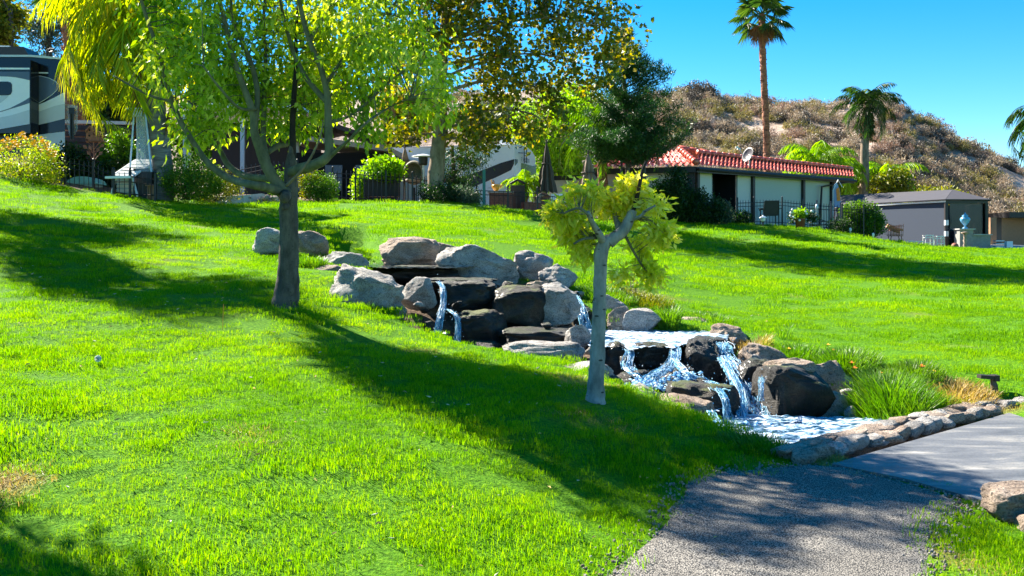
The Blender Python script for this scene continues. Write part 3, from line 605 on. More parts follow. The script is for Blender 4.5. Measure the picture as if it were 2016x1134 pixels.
M['leafB'] = leafmat('young_yellow_leaf', [(.36, .40, .03), (.60, .60, .06), (.70, .66, .12), (.80, .76, .30)], trans=.62, clump=2)
M['plane'] = leafmat('plane_leaf', [(.04, .07, .008), (.11, .13, .012), (.24, .22, .02), (.48, .32, .03)], trans=.42, clump=.35)
M['dark'] = leafmat('dark_leaf', [(.008, .025, .004), (.02, .055, .008), (.05, .10, .014)], trans=.35, clump=.8)
M['mid'] = leafmat('mid_leaf', [(.03, .08, .006), (.08, .18, .01), (.16, .28, .02)], trans=.45, clump=.8)
M['lime'] = leafmat('lime_leaf', [(.12, .26, .008), (.24, .42, .012), (.38, .52, .03)], trans=.5, clump=.7)
M['olive'] = leafmat('olive_leaf', [(.07, .09, .012), (.18, .20, .015), (.34, .30, .03)], trans=.4, clump=.6)
M['gum'] = leafmat('gum_leaf', [(.03, .06, .03), (.07, .11, .06), (.13, .17, .09)], trans=.35, clump=.4)
M['palm'] = leafmat('palm_leaf', [(.02, .06, .012), (.05, .11, .02), (.11, .17, .03)], trans=.35, clump=.6)
M['palmyel'] = leafmat('yellow_green_palm_leaf', [(.24, .36, .015), (.48, .54, .03), (.76, .62, .06)], trans=.6, clump=.8)
M['thatch'] = leafmat('dead_frond', [(.20, .10, .04), (.38, .20, .08)], trans=.2, clump=2)
M['pine'] = leafmat('pine_needle', [(.012, .05, .012), (.03, .09, .022), (.09, .17, .03)], trans=.25, clump=.7)
M['orange'] = plain('orange_petal', (.85, .22, .01), .5, var=.2); M['yellow'] = plain('yellow_petal', (.85, .48, .02), .5, var=.2)

# ---------------------------------------------------------------- the big leaning-limbed tree on the lawn (left)
def limb(mb, pts, sk, m, k=5, sides=10, wob=.06, rs=1):
    c = spline([P(x, y, Y) for x, y, Y, r in pts], k); r = lerp_r([S(r_ * rs, Y) for x, y, Y, r_ in pts], len(c))
    mb.tube(c, r, sides, m, wob=wob); sk += [np.array(p) for p in c]
Y0 = 10.5; rng = np.random.default_rng(11)
bt = thing('shade_tree', 'large green leaved tree with a forked grey trunk on the lawn left of the waterfall', 'tree', P(562, 600, Y0))
mb = MB(); sk = []
limb(mb, [(561,612,Y0,32),(562,596,Y0,26.5),(566,560,Y0,23),(568,520,Y0,20.5),(569,460,Y0,18.5),(568,410,Y0,18),(572,370,Y0,15),(573,325,Y0,11.5),(574,306,Y0,8.5),(576,288,Y0,6)], [], 0, 6, 18, .10)
obj('trunk', mb, M['greybark'], bt, smooth=True)
def addlimb(pts, mat='limb', skl=True):
    m_ = MB(); s = []; limb(m_, pts, s, 0, rs=.74); obj('limb', m_, M[mat], bt, smooth=True)
    if skl: sk.extend(s)
addlimb([(566,384,Y0-.12,17),(545,360,Y0-.15,16),(524,325,Y0-.2,15),(511,292,Y0-.25,13),(501,260,Y0-.3,11.5),(498,222,Y0-.3,10),(478,167,Y0-.3,8.5),(459,111,Y0-.3,7),(441,37,Y0-.3,6),(425,-40,Y0-.3,5),(405,-200,Y0-.3,3)])
addlimb([(502,250,Y0-.3,8),(507,185,Y0-.2,7.5),(496,130,Y0-.1,7),(478,85,Y0,6),(459,44,Y0,5),(455,0,Y0,4),(465,-150,Y0,3)])
addlimb([(528,325,Y0-.15,9),(519,283,Y0,8),(519,240,Y0+.1,7),(520,180,Y0+.2,6.5),(523,111,Y0+.3,5.5),(519,40,Y0+.4,4),(530,-120,Y0+.5,3)])
addlimb([(548,376,Y0-.2,13),(520,368,Y0-.5,12),(498,364,Y0-.7,11),(459,354,Y0-.3,10),(426,335,Y0-.2,9),(400,309,Y0-.15,8),(363,252,Y0-.15,7),(348,222,Y0-.15,6.5),(333,185,Y0-.15,6),(315,111,Y0-.15,5.5),(296,55,Y0-.15,5),(278,0,Y0-.15,4.5),(250,-120,Y0-.15,3)])
addlimb([(536,352,Y0+.1,10),(510,350,Y0+.3,9.5),(481,346,Y0+.5,9),(452,328,Y0+.7,8),(436,302,Y0+.8,7),(420,270,Y0+.9,5),(392,222,Y0+1,4),(350,180,Y0+1.2,3)])
addlimb([(527,300,Y0+.1,7.5),(545,288,Y0+.3,8),(568,281,Y0+.5,8),(585,263,Y0+.7,7),(600,243,Y0+.8,5.5),(630,215,Y0+.9,4),(680,170,Y0+1,3)])
addlimb([(575,326,Y0+.02,10),(577,305,Y0,9),(576,250,Y0,8),(578,200,Y0,7.5),(583,130,Y0,6),(583,67,Y0,4.5),(590,-40,Y0,3.5)], 'charbark')
addlimb([(574,338,Y0-.1,13),(590,333,Y0-.3,15),(612,327,Y0-.4,15),(636,316,Y0-.5,13.5),(648,299,Y0-.5,12.5),(647,270,Y0-.5,11.5),(646,240,Y0-.5,10.5),(644,185,Y0-.5,9),(630,130,Y0-.5,7.5),(607,74,Y0-.5,7),(589,0,Y0-.5,6),(570,-120,Y0-.5,4)])
addlimb([(643,200,Y0-.5,8),(607,159,Y0-.3,7),(581,111,Y0-.2,6),(567,67,Y0-.1,5),(555,20,Y0,4),(540,-80,Y0,3)])
addlimb([(650,308,Y0-.5,7),(668,292,Y0-.6,5),(687,276,Y0-.8,4),(730,235,Y0-1,3.5),(780,205,Y0-.15,2.5),(820,190,Y0-1.2,2)])
addlimb([(648,240,Y0-.5,5.5),(680,232,Y0-.4,4),(720,205,Y0-.3,3.5),(780,150,Y0-.2,3),(840,120,Y0,2)])
addlimb([(640,170,Y0-.5,5),(680,110,Y0-.3,4),(730,60,Y0,3),(800,-20,Y0+.3,3)])
addlimb([(610,80,Y0-.4,5),(660,0,Y0,4),(720,-90,Y0+.4,3),(760,-200,Y0+.5,2)])
addlimb([(505,215,Y0-.3,4.5),(470,212,Y0-.6,4),(430,170,Y0-.8,3.5),(400,130,Y0-.9,2.5)])
addlimb([(338,200,Y0-.15,4),(300,190,Y0-.1,3.5),(260,170,Y0-.05,3),(225,150,Y0-.05,2)])
addlimb([(563,366,Y0-.3,4.5),(589,341,Y0-.4,4.2),(609,315,Y0-.45,3.5),(628,276,Y0-.5,2.5),(637,240,Y0-.5,1.5)], 'platbark', False)
m_ = MB(); m_.tube([P(560,392,Y0-.35), P(562,384,Y0-.2)], [S(9,Y0), S(12,Y0)], 12); m_.tube([P(558,409,Y0-.25), P(562,405,Y0-.12)], [S(5,Y0), S(8,Y0)], 10)
obj('pruning_knot', m_, M['greybark'], bt, smooth=True)
E = [ell(360,115,80,105,Y0,.7,.1),ell(375,225,48,42,Y0,.5,.1),ell(430,130,110,130,Y0,1,0),ell(450,230,70,60,Y0,.8,.5),ell(570,150,120,140,Y0,1.1,.3),ell(560,235,70,50,Y0,.7,.6),ell(690,120,120,120,Y0,1,0),
     ell(700,225,75,62,Y0,.7,-.3),ell(790,150,95,90,Y0,.8,-.3),ell(845,195,55,50,Y0,.5,-.5),ell(760,60,110,80,Y0,.9,.2),ell(375,262,55,32,Y0,.4,.1),ell(335,5,95,60,Y0,.7,.1),
     ell(560,0,230,110,Y0,1.3,0),ell(350,-170,80,50,Y0,.6,.2),ell(265,-350,85,50,Y0,.5,0),ell(285,-340,80,50,Y0,.5,.1),ell(380,-330,70,45,Y0,.5,0),ell(460,-270,100,50,Y0,.7,-.2),ell(420,-90,150,80,Y0,1.0,-.3),ell(680,-130,120,90,Y0,1.0,.2),ell(520,-260,90,70,Y0,.7,0),ell(700,-40,150,90,Y0,1,.2)]
cl = blob(rng, E, 1270, .43, 1.8, .35, 2)
u = 1008 + cl[:, 0] / cl[:, 1] * F; vv = HOR - (cl[:, 2] - EYE) / cl[:, 1] * F
cl = cl[~((u > 500) & (u < 660) & (vv > 268)) & ~((vv > 300) & (u < 720)) & ~((u > 420) & (u < 690) & (cl[:, 1] < Y0 - .1) & (rng.random(len(cl)) < .75)) & ~((u < 325) & (vv > 170))]
mb = MB(); twigs(mb, cl, sk, .0045, .9, rng, 4, sag=.12); obj('twigs', mb, M['limb'], bt, smooth=True, recalc=False)
crown('crown', cl, 16, .15, .10, .040, M['leafA'], bt, rng, droop=.75, spread=.75)

# ---------------------------------------------------------------- the small pale pollarded tree
Y1 = 7.85; rng = np.random.default_rng(12)
st = thing('young_tree', 'small pale trunked tree with cut branches and yellow new leaves beside the lower cascades', 'tree', P(1172, 785, Y1))
mb = MB(); limb(mb, [(1171,796,Y1,25),(1172,782,Y1,19),(1174,740,Y1,16),(1177,680,Y1,14.5),(1180,600,Y1,13),(1182,530,Y1,12.5),(1183,500,Y1,14.5),(1190,480,Y1,13.5),(1202,470,Y1,11)], [], 0, 6, 18, .12)
obj('trunk', mb, M['paletrunk'], st, smooth=True); sk = []
def al(pts, mat='paletrunk'):
    m_ = MB(); s = []; limb(m_, pts, s, 0); obj('limb', m_, M[mat], st, smooth=True); sk.extend(s)
al([(1198,478,Y1,13),(1212,466,Y1,12),(1228,452,Y1,12),(1240,430,Y1,10),(1246,414,Y1,9)])
al([(1188,478,Y1,9),(1180,462,Y1-.1,7.5),(1168,442,Y1-.2,6),(1157,418,Y1-.3,4.5)])
al([(1220,458,Y1,8),(1216,438,Y1+.1,7),(1208,415,Y1+.2,5),(1205,390,Y1+.2,3)])
al([(1245,418,Y1,5),(1252,395,Y1,4.5),(1258,370,Y1,4),(1264,340,Y1,3.5),(1272,318,Y1,2.5)], 'charbark')
al([(1246,432,Y1,4),(1262,425,Y1-.1,3.5),(1272,415,Y1-.15,3),(1290,405,Y1-.2,2)])
al([(1230,462,Y1+.1,3),(1250,500,Y1+.1,2.5),(1270,530,Y1+.2,2),(1290,545,Y1+.2,1.5)], 'limb')
al([(1182,468,Y1,3),(1150,470,Y1-.2,2.5),(1130,480,Y1-.3,2)], 'limb')
al([(1160,425,Y1-.3,3),(1140,410,Y1-.3,2.5),(1110,420,Y1-.3,2)], 'limb')
E = [ell(1152,382,30,18,Y1,.12,0),ell(1112,418,36,24,Y1,.12,-.1),ell(1196,398,22,16,Y1,.1,.15),ell(1236,378,27,28,Y1,.12,.1),ell(1282,406,24,14,Y1,.08,0),ell(1298,456,24,20,Y1,.1,0),ell(1262,478,18,12,Y1,.07,.25),
     ell(1138,460,34,18,Y1,.12,.1),ell(1268,525,24,10,Y1,.06,.25),ell(1222,530,10,14,Y1,.05,.2),ell(1150,500,20,12,Y1,.08,.1),ell(1228,425,24,12,Y1,.08,.2),ell(1285,548,14,10,Y1,.06,.2)]
cl = blob(rng, E, 270, .40, 6, .2, 5); u = 1008 + cl[:, 0] / cl[:, 1] * F; vv = HOR - (cl[:, 2] - EYE) / cl[:, 1] * F
cl = cl[~((u > 1160) & (u < 1206) & (vv > 475))]
mb = MB(); twigs(mb, cl, sk, .002, .9, rng, 4, sag=.1); obj('twigs', mb, M['limb'], st, smooth=True, recalc=False)
crown('crown', cl, 16, .06, .075, .032, M['leafB'], st, rng, droop=.55, spread=.9)

# ---------------------------------------------------------------- palms
def frond(mbR, rng, root, az, el, L, droop, leaf, n=34, acc=None, hang=.8, wd=.03, side=1):
    """pinnate frond: curved midrib plus two rows of long leaflets"""
    pts = []; p = np.array(root, float); a = el; st_ = L / 12
    for i in range(13):
        pts.append(p.copy()); d = np.array([math.cos(a) * math.cos(az), math.cos(a) * math.sin(az), math.sin(a)]); p = p + d * st_; a -= droop / 12 * (1 + i * .08)
    pts = np.array(pts); mbR.tube([Vector(q) for q in pts], lerp_r([.028 * L / 2.5, .006], 13), 4, cap=False)
    t = np.linspace(.12, .99, n); ip = np.stack([np.interp(t, np.linspace(0, 1, 13), pts[:, k]) for k in range(3)], 1)
    tg = np.gradient(ip, axis=0); tg = norm(tg); up = np.array([0, 0, 1.0]); sd = norm(np.cross(tg, up)); ll = leaf * np.sin(np.clip(t * 2.6 + .35, 0, math.pi)) * rng.uniform(.8, 1.15, n)
    for s in (-1, 1):
        d = norm(sd * s * .8 + tg * .55 + up * (-hang) * rng.uniform(.6, 1.3, n)[:, None] + rng.normal(size=(n, 3)) * .12)
        a0 = ip; wv = tg * wd / 2; m1 = ip + d * ll[:, None] * .5 + wv + up * .02; m2 = ip + d * ll[:, None] * .5 - wv + up * .02; e = ip + d * ll[:, None] + up * (-.25 * hang) * ll[:, None]
        acc.append(np.stack([a0, m1, e, m2], 1))
def quads(acc):
    v = np.concatenate(acc).reshape(-1, 3); i = np.arange(len(v) // 4)[:, None] * 4; return v, np.concatenate([i + [0, 1, 2], i + [0, 2, 3]])
def feather_palm(label, base, top, r0, nf, L, leaf, mat, seed, bark='greypalm', el=(-.5, 1.3), droop=1.7, wd=.03, hang=.8, skirt=0, azs=None, n=34, group=None, bulge=1.0, name='feather_palm'):
    rng = np.random.default_rng(seed); B, Tp = P(*base), P(*top); t = thing(name, label, 'palm tree', B, group)
    mb = MB(); k = 24; c = [B.lerp(Tp, i / k) + Vector((.04 * math.sin(i * .4), 0, 0)) for i in range(k + 1)]
    mb.tube([c[0] - Vector((0, 0, .3))] + c, [r0 * 1.3] + [r0 * (1.15 - .25 * i / k + (.05 if i % 2 else 0)) * (bulge if i < k * .7 else 1) for i in range(k + 1)], 12); obj('trunk', mb, M[bark], t, smooth=True)
    mb = MB(); acc = []
    for i in range(nf):
        a = (azs[i] if azs else i * 2.399) + rng.uniform(-.2, .2); e = el[0] + (el[1] - el[0]) * ((i + .5) / nf)
        frond(mb, rng, Tp, a, e, L * rng.uniform(.85, 1.1), droop * rng.uniform(.8, 1.2), leaf, n, acc, hang, wd)
    obj('midribs', mb, M[mat], t, recalc=False); npobj('crown', *quads(acc), M[mat], t)
    if skirt:
        mb = MB(); acc = []
        for i in range(skirt): frond(mb, rng, Tp - Vector((0, 0, .1)), i * 2.4, -.9 - .5 * rng.random(), L * .75, .9, leaf, n, acc, 1.0, wd)
        npobj('dead_skirt', *quads(acc), M['thatch'], t)
    return t
def fan_palm(label, base, top, r0, nf, L, seed, bark='palmbark', mat='palm', skirt=8, name='fan_palm', rough=True):
    rng = np.random.default_rng(seed); B, Tp = P(*base), P(*top); t = thing(name, label, 'palm tree', B); k = 90; mb = MB()
    c = [B.lerp(Tp, i / k) + Vector((.10 * math.sin(i * .05 + .5), 0, 0)) for i in range(k + 1)]
    mb.tube(c, [r0 * (1.1 - .1 * i / k + .10 * noise.noise(Vector((i * .9, 1, 2)))) for i in range(k + 1)], 14, wob=.2)
    for i in range(int(k * 4)):               # cut leaf bases standing off the trunk
        j = rng.integers(1, k); a = rng.uniform(0, 6.28); p = c[j]; d = Vector((math.cos(a), math.sin(a), .9)).normalized(); q = p + Vector((math.cos(a), math.sin(a), 0)) * r0 * .85
        mb.tube([q, q + d * r0 * .55], [r0 * .16, r0 * .08], 4)
    obj('trunk', mb, M[bark], t, smooth=False); 
    def fans(cnt, lo, hi, mt, nm, Lk):
        acc = []; mr = MB()
        for i in range(cnt):
            a = i * 2.399 + rng.uniform(-.2, .2); e = lo + (hi - lo) * (i + .5) / cnt; d = Vector((math.cos(e) * math.cos(a), math.cos(e) * math.sin(a), math.sin(e))); q = Vector(c[-1]) + d * L * .55 * Lk
            q.z -= .08 * L; mr.tube([Vector(c[-1]), Vector(c[-1]).lerp(q, .5) + Vector((0, 0, .05)), q], [.03, .025, .02], 4, cap=False)
            sd = d.cross(Vector((0, 0, 1))); sd = sd.normalized() if sd.length > .1 else Vector((1, 0, 0)); up = sd.cross(d)
            for j in range(26):
                th = (j / 25 - .5) * 4.2; dd = (d * math.cos(th) + sd * math.sin(th)); dd.z -= .25 + .3 * abs(math.sin(th)); dd.normalize(); ll = L * .55 * (1 - .25 * abs(th) / 2.1) * rng.uniform(.85, 1.1)
                wv = (d * -math.sin(th) + sd * math.cos(th)) * .035 + up * .02 * (1 if j % 2 else -1); m1 = q + dd * ll * .55; e_ = q + dd * ll + Vector((0, 0, -.22 * ll)); acc.append(np.array([[q, m1 + wv, e_, m1 - wv]]))
        obj('petioles' if nm == 'crown' else 'dead_stalks', mr, M[mt], t, recalc=False); npobj(nm, *quads(acc), M[mt], t)
    fans(nf, -.75, 1.3, mat, 'crown', 1)
    if skirt: fans(skirt, -1.3, -1.0, 'thatch', 'dead_skirt', .6)
    return t
fan_palm('tall fan palm with a rough red brown trunk behind the red tiled house', (1508,400,62), (1503,28,62), .20, 22, 2.1, 21)
feather_palm('queen palm with a spiky drooping crown standing between the tiled house and the hill', (1700,380,60), (1707,205,60), .24, 28, 2.6, .7, 'palm', 22, el=(-1.2, 1.5), droop=1.3, wd=.03, skirt=6, bark='platbark')
feather_palm('dark palm with arching fronds cut by the right edge of the photo', (2080,420,52), (2074,240,52), .25, 22, 3.8, 1.1, 'palm', 23, el=(-.2, 1.4), droop=2.2, wd=.05, n=44)
feather_palm('palm with hanging yellow green fronds behind the pyramid patio heater', (322,395,26), (300,62,26), .24, 34, 3.9, .85, 'palmyel', 24, el=(-.2, 1.2), droop=2.0, wd=.034, hang=1.05, n=52, skirt=2, azs=[3.14 + ((i * .618) % 1 - .5) * 4.2 for i in range(34)])
feather_palm('queen palm with long silvery fronds in front of the pine', (1187,400,41), (1187,262,41), .19, 16, 3.6, .75, 'mid', 25, el=(0, 1.2), droop=1.9, wd=.035, bark='palmbark')
feather_palm('small bright green palm in the patio bed by the brick counter', (1033,392,37), (1033,362,37), .10, 16, 1.25, .35, 'lime', 26, el=(-.1, 1.2), droop=1.6, wd=.03, bark='palmbark')
for i, (px, py, Y) in enumerate(((1600,300,58),(1640,318,60),(1742,330,62))):
    feather_palm(['bright low palm seen left of the queen palm over the tiled roof end','bright green palm crown just above the right end of the tiled roof','low green palm between the queen palm and the hillside'][i], (px,400,Y), (px+4,py+18,Y), .2, 18, 3.0, .8, 'lime', 30+i, el=(.0, 1.3), droop=1.8, wd=.07)
mbt = fan_palm('palm with a shaggy brown skirt high at the top left', (140,380,46), (150,-30,46), .45, 18, 2.0, 27, skirt=0)
m_ = MB()
rr = random.Random(8)
for i in range(420):
    a = rr.uniform(0, 6.28); z = rr.random(); q = P(152, 45 - 60 * z, 46); rd = .35 + .75 * z ** .7
    b = q + Vector((math.cos(a) * rd, math.sin(a) * rd, 0)); m_.tube([q + Vector((math.cos(a)*.3, math.sin(a)*.3, .1)), b, b + Vector((math.cos(a) * .1, math.sin(a) * .1, .18))], [.07, .06, .02], 4)
obj('boot_skirt', m_, M['palmbark'], mbt)
# hanging dead frond at the left of the yellow palm
acc = []; mr = MB(); rg_ = np.random.default_rng(3)
yp = [o for o in bpy.data.objects if o.get('label', '').startswith('palm with hanging yellow')][0]
for k in range(3): frond(mr, rg_, P(215, 60, 26.8), 3.0 + k * .25, .1 - .3 * k, 2.2, 2.6, .7, 50, acc, 2.0, .03)
npobj('dry_hanging_frond', *quads(acc), M['palmyel'], yp)
# ---------------------------------------------------------------- trees behind the lawn
tree('plane_tree', 'tall brown and yellow leaved plane tree spreading over the middle recreational vehicle', 'tree', (862,400,33), [(860,412,33,20),(858,360,33,17),(862,300,33,15),(868,240,33,14),(866,170,33,13),(872,100,33,11),(880,20,33,9),(885,-80,33,6)],
     [ell(1010,235,120,60,33,1.6),ell(920,250,70,60,33,1.3,-.5),ell(1010,140,120,50,33,1.8),ell(1160,110,80,60,33,1.4,.3),ell(1215,55,55,55,33,1.1),ell(1090,55,120,50,33,1.6),ell(940,60,110,70,33,2),ell(1000,-30,240,60,33,2.5),
      ell(830,60,70,80,33,1.6),ell(780,120,60,90,33,1.4,.5),ell(900,-150,230,120,33,3),ell(1100,-130,180,100,33,2.6),ell(810,250,60,60,33,1.1,.3),ell(1120,170,60,40,33,1),ell(960,-330,200,120,33,3)],
     1650, 15, .26, .20, .15, M['plane'], M['platbark'], 41, droop=.3, gap=.47, gs=1.1, tw=.5, r0=.012, spread=1.2, shell=.2, branches=5)
tree('weeping_tree', 'dark drooping small tree in front of the middle white vehicle', 'tree', (890,410,34.5), [(893,418,34.5,4),(893,340,34.5,4),(890,290,34.5,3)],
     [ell(905,330,50,45,34.5,.8),ell(880,365,40,35,34.5,.7),ell(930,300,35,30,34.5,.6),ell(905,385,48,22,34.3,.7)], 420, 12, .18, .13, .035, M['dark'], M['twig'], 42, droop=1.1, gap=.35)
tree('broadleaf_tree', 'bright lime green tree standing behind the folded umbrellas and the white wall', 'tree', (1105,390,52), [(1105,395,52,8),(1105,330,52,7),(1105,280,52,5)],
     [ell(1100,255,85,75,52,2.2),ell(1060,290,45,50,52,1.4),ell(1140,290,60,60,51.5,1.6),ell(1100,340,80,50,51.5,1.6),ell(1120,200,55,35,52,1.3),ell(1040,240,35,40,52,1)], 900, 12, .36, .24, .12, M['lime'], M['greybark'], 43, gap=.33)
# pine
rng = np.random.default_rng(44); Yp = 39
pn = thing('pine_tree', 'dark green pine with a thin twin trunk growing over the tiled roof', 'tree', P(1228, 435, Yp)); mb = MB(); sk = []
limb(mb, [(1228,445,Yp,4.5),(1232,380,Yp,4.5),(1236,320,Yp,4.5),(1232,250,Yp,4.5),(1230,180,Yp,4),(1226,110,Yp,3),(1228,60,Yp,2)], sk, 0)
limb(mb, [(1272,440,Yp-.3,4),(1270,380,Yp-.3,3.6),(1268,330,Yp,3.2),(1262,280,Yp,3),(1250,230,Yp,2.5)], sk, 0)
limb(mb, [(1218,440,Yp-.5,2.5),(1222,360,Yp-.5,2.2),(1224,320,Yp,2)], sk, 0); sk = [p for p in sk if p[2] > P(0, 330, Yp).z]
cl = []; rg = random.Random(44)
ends = [(1228,62),(1205,100),(1252,95),(1192,130),(1268,118),(1185,160),(1296,128),(1316,142),(1172,190),(1318,178),(1300,205),(1160,225),(1336,205),(1322,235),(1350,240),(1146,255),(1312,262),(1356,272),(1135,280),(1345,300),(1160,300),(1122,305),(1318,315),(1185,318),(1290,322),(1210,326),(1255,325),(1240,130),(1215,180),(1262,190),(1195,215),(1275,235),(1215,260),(1250,285),(1180,275),(1290,290)]
for i, (ex, ey) in enumerate(ends * 2):
    ey = ey if ey < 255 else 255 + (ey - 255) * .42
    dep = rg.uniform(-1.2, 1.2) if i < len(ends) else rg.uniform(-2.2, 2.2); k = 1 if i < len(ends) else rg.uniform(.5, .85); ex = 1232 + (ex - 1232) * k
    e = P(ex, ey, Yp + dep); s = P(1232, min(ey + 22 + abs(ex - 1232) * .35, 332), Yp); c = spline([s, s.lerp(e, .5) + Vector((0, 0, -.08)), e], 8); mb.tube(c, lerp_r([.035, .012], len(c)), 5, cap=False)
    for q in c[5:]:
        for k in range(3): cl.append(np.array(q) + rng.normal(size=3) * np.array([.14, .14, .07]))
cl = np.array(cl); obj('trunk', mb, M['twig'], pn, smooth=True, recalc=False); crown('crown', cl, 16, .11, .19, .034, M['pine'], pn, rng, droop=-.35, spread=.8)

def backtree(px, py_base, Y, x0, y0, x1, y1, mat, seed, label, n=420, nm='broadleaf_tree', leaf=.3, wd=.18, per=12):
    cx, cy, rx, ry = (x0+x1)/2, (y0+y1)/2, (x1-x0)/2, (y1-y0)/2; rg = random.Random(seed)
    es = [ell(cx + rg.uniform(-.45, .45) * rx, cy + rg.uniform(-.45, .5) * ry, rx * rg.uniform(.45, .7), ry * rg.uniform(.4, .6), Y, S(rx, Y) * .6, rg.uniform(-1, 1)) for _ in range(7)]
    return tree(nm, label, 'tree', (px, py_base, Y), [(px, py_base + 10, Y, 9), (px + 3, (py_base + cy) / 2, Y, 7), (px, cy, Y, 5)], es, n, per, .012 * Y * .7, leaf, wd, M[mat], M['greybark'], seed, gap=.36, gs=.5, tw=.3, r0=.015)
backtree(20,380,50,-60,-60,62,95,'olive',51,'olive green tree above the dark motorhome at the top left corner',leaf=.25)
backtree(95,380,58,30,-40,160,140,'gum',52,'wispy grey green tree between the top left tree and the shaggy palm',n=330,leaf=.35,wd=.07,nm='gum_tree')
backtree(230,380,55,130,120,330,330,'dark',53,'dark tree mass behind the hanging palm fronds',n=600)
backtree(430,380,52,330,100,520,330,'mid',54,'mid green tree behind the left half of the big lawn tree',n=600)
backtree(600,380,56,500,60,720,310,'olive',55,'yellowish tree behind the right half of the big lawn tree',n=700)
backtree(760,380,50,690,160,850,300,'plane',56,'brownish tree filling the gap behind the plane tree trunk',n=500,leaf=.25)
backtree(960,380,60,870,170,1040,290,'gum',57,'grey green tree behind the roof of the middle vehicle',n=500,leaf=.3,wd=.09,nm='gum_tree')
backtree(300,380,70,180,-60,420,120,'mid',58,'tall pale tree far behind the yellow green palm',n=500,leaf=.35)
backtree(1740,395,61,1680,318,1795,388,'olive',59,'rounded yellow green tree behind the grey building roof',n=450,leaf=.22,wd=.13)
backtree(1655,395,63,1600,330,1700,385,'mid',60,'leafy green shrub tree behind the end of the tiled roof',n=250,leaf=.25,wd=.12)
backtree(1110,360,75,1060,150,1200,250,'olive',61,'olive tree on the slope behind the lime green tree',n=300,leaf=.35)
# trees standing outside the frame on the left; their shade falls on the near lawn
def sidetree(x, y, h, rx, rz, seed, label, n=420, per=14, mat='mid'):
    n = int(n * 1.6)
    z = TZ(x, y); rng = np.random.default_rng(seed); t = thing('broadleaf_tree', label, 'tree', (x, y, z)); mb = MB(); top = Vector((x, y, z + h - rz * .3))
    c = spline([(x, y, z - .2), (x + .1, y, z + h * .35), top], 6); mb.tube(c, lerp_r([.16, .10, .05], len(c)), 8)
    rg = random.Random(seed); e = [(x + rg.uniform(-.5, .5) * rx, y + rg.uniform(-.5, .5) * rx, z + h - rz + rg.uniform(-.4, .4) * rz, rx * .6, rx * .6, rz * .6) for _ in range(6)]
    cl = blob(rng, e, n, .36, 1.0, .3, seed); twigs(mb, cl, [np.array(p) for p in c[5:]], .008, .5, rng); obj('trunk', mb, M['greybark'], t, smooth=True, recalc=False)
    crown('crown', cl, per, .22, .14, .07, M[mat], t, rng, .4)
sidetree(-11.0, 17.9, 8.3, 1.15, 2.2, 71, 'leafy tree standing just outside the left edge of the photo on the lawn')
sidetree(-15.2, 23.5, 9.0, 1.7, 2.2, 72, 'taller leafy tree outside the left edge of the photo further up the lawn')
sidetree(-8.9, 16.3, 9.4, 1.0, 1.3, 74, 'tall slim leafy tree outside the left edge of the photo between the other two', n=260)
sidetree(-6.05, 7.6, 4.6, .7, .8, 73, 'small leafy tree outside the left edge of the photo nearest the camera', n=300)

# ---------------------------------------------------------------- hill
HP = [(-2500,330),(-600,250),(300,190),(900,182),(1060,172),(1200,196),(1300,193),(1345,186),(1400,192),(1480,203),(1560,208),(1620,205),(1680,198),(1720,195),(1760,203),(1800,226),(1860,258),(1920,292),(1980,320),(2016,342),(2120,380),(2300,440),(2700,470)]
hx, hyp = [p[0] for p in HP], [p[1] for p in HP]
def H(x, y):
    u = 1008 + x / y * F; top = (HOR - np.interp(u, hx, hyp)) / F
    D = 150.0; s = np.clip((y - 72) / (D - 72), 0, 1); s2 = s ** 1.15; ridge = EYE + top * D
    back = np.clip((y - D) / 120, 0, 1)
    z = 1.0 + (ridge - 1.0) * (s2 - .0) * (1 - .5 * back)
    amp = np.clip(s * 3, 0, 1) * np.clip((1 - s) * 5, .25, 1)
    nzv = np.array([noise.fractal(Vector((a * .03, b * .03, 0)), 1.0, 2.0, 5) * 2.6 + noise.fractal(Vector((a * .11, b * .05, 4)), 1.0, 2.0, 3) * 1.2 for a, b in zip(x.ravel(), y.ravel())]).reshape(x.shape)
    z = z + nzv * amp
    return np.where(s <= 0, .6, z)
hys = np.concatenate([np.arange(70, 158, 1.1), np.arange(158, 300, 12)]); us = np.concatenate([np.linspace(-2300, 900, 30), np.linspace(920, 2300, 230), np.linspace(2340, 3000, 12)])
UU, YY = np.meshgrid(us, hys); XX = (UU - 1008) / F * YY; ZZ = H(XX, YY); n1_, n2_ = UU.shape; ii = np.arange(n1_ * n2_).reshape(n1_, n2_)
def hillmat():
    m, t, b, out = _new('dry_hill'); b.inputs['Roughness'].default_value = .95; g = _n(t, 'ShaderNodeNewGeometry')
    def nz(s, d=8.0, r=.65):
        q = _n(t, 'ShaderNodeTexNoise', Scale=s, Detail=d, Roughness=r); t.links.new(g.outputs['Position'], q.inputs['Vector']); return q
    a = nz(.12); r = _ramp(t, [(.35, (.28, .18, .13)), (.5, (.46, .34, .26)), (.62, (.60, .47, .37))]); t.links.new(a.outputs[0], r.inputs[0])
    c = nz(1.4); r2 = _ramp(t, [(.38, (.38, .34, .30)), (.58, (1, 1, 1))]); t.links.new(c.outputs[0], r2.inputs[0])
    mx = _n(t, 'ShaderNodeMix', data_type='RGBA', blend_type='MULTIPLY'); mx.inputs[0].default_value = .8; t.links.new(r.outputs[0], mx.inputs[6]); t.links.new(r2.outputs[0], mx.inputs[7]); t.links.new(mx.outputs[2], b.inputs['Base Color'])
    nb = _n(t, 'ShaderNodeBump', Strength=.8, Distance=.5); t.links.new(c.outputs[0], nb.inputs['Height']); t.links.new(nb.outputs[0], b.inputs['Normal']); return m
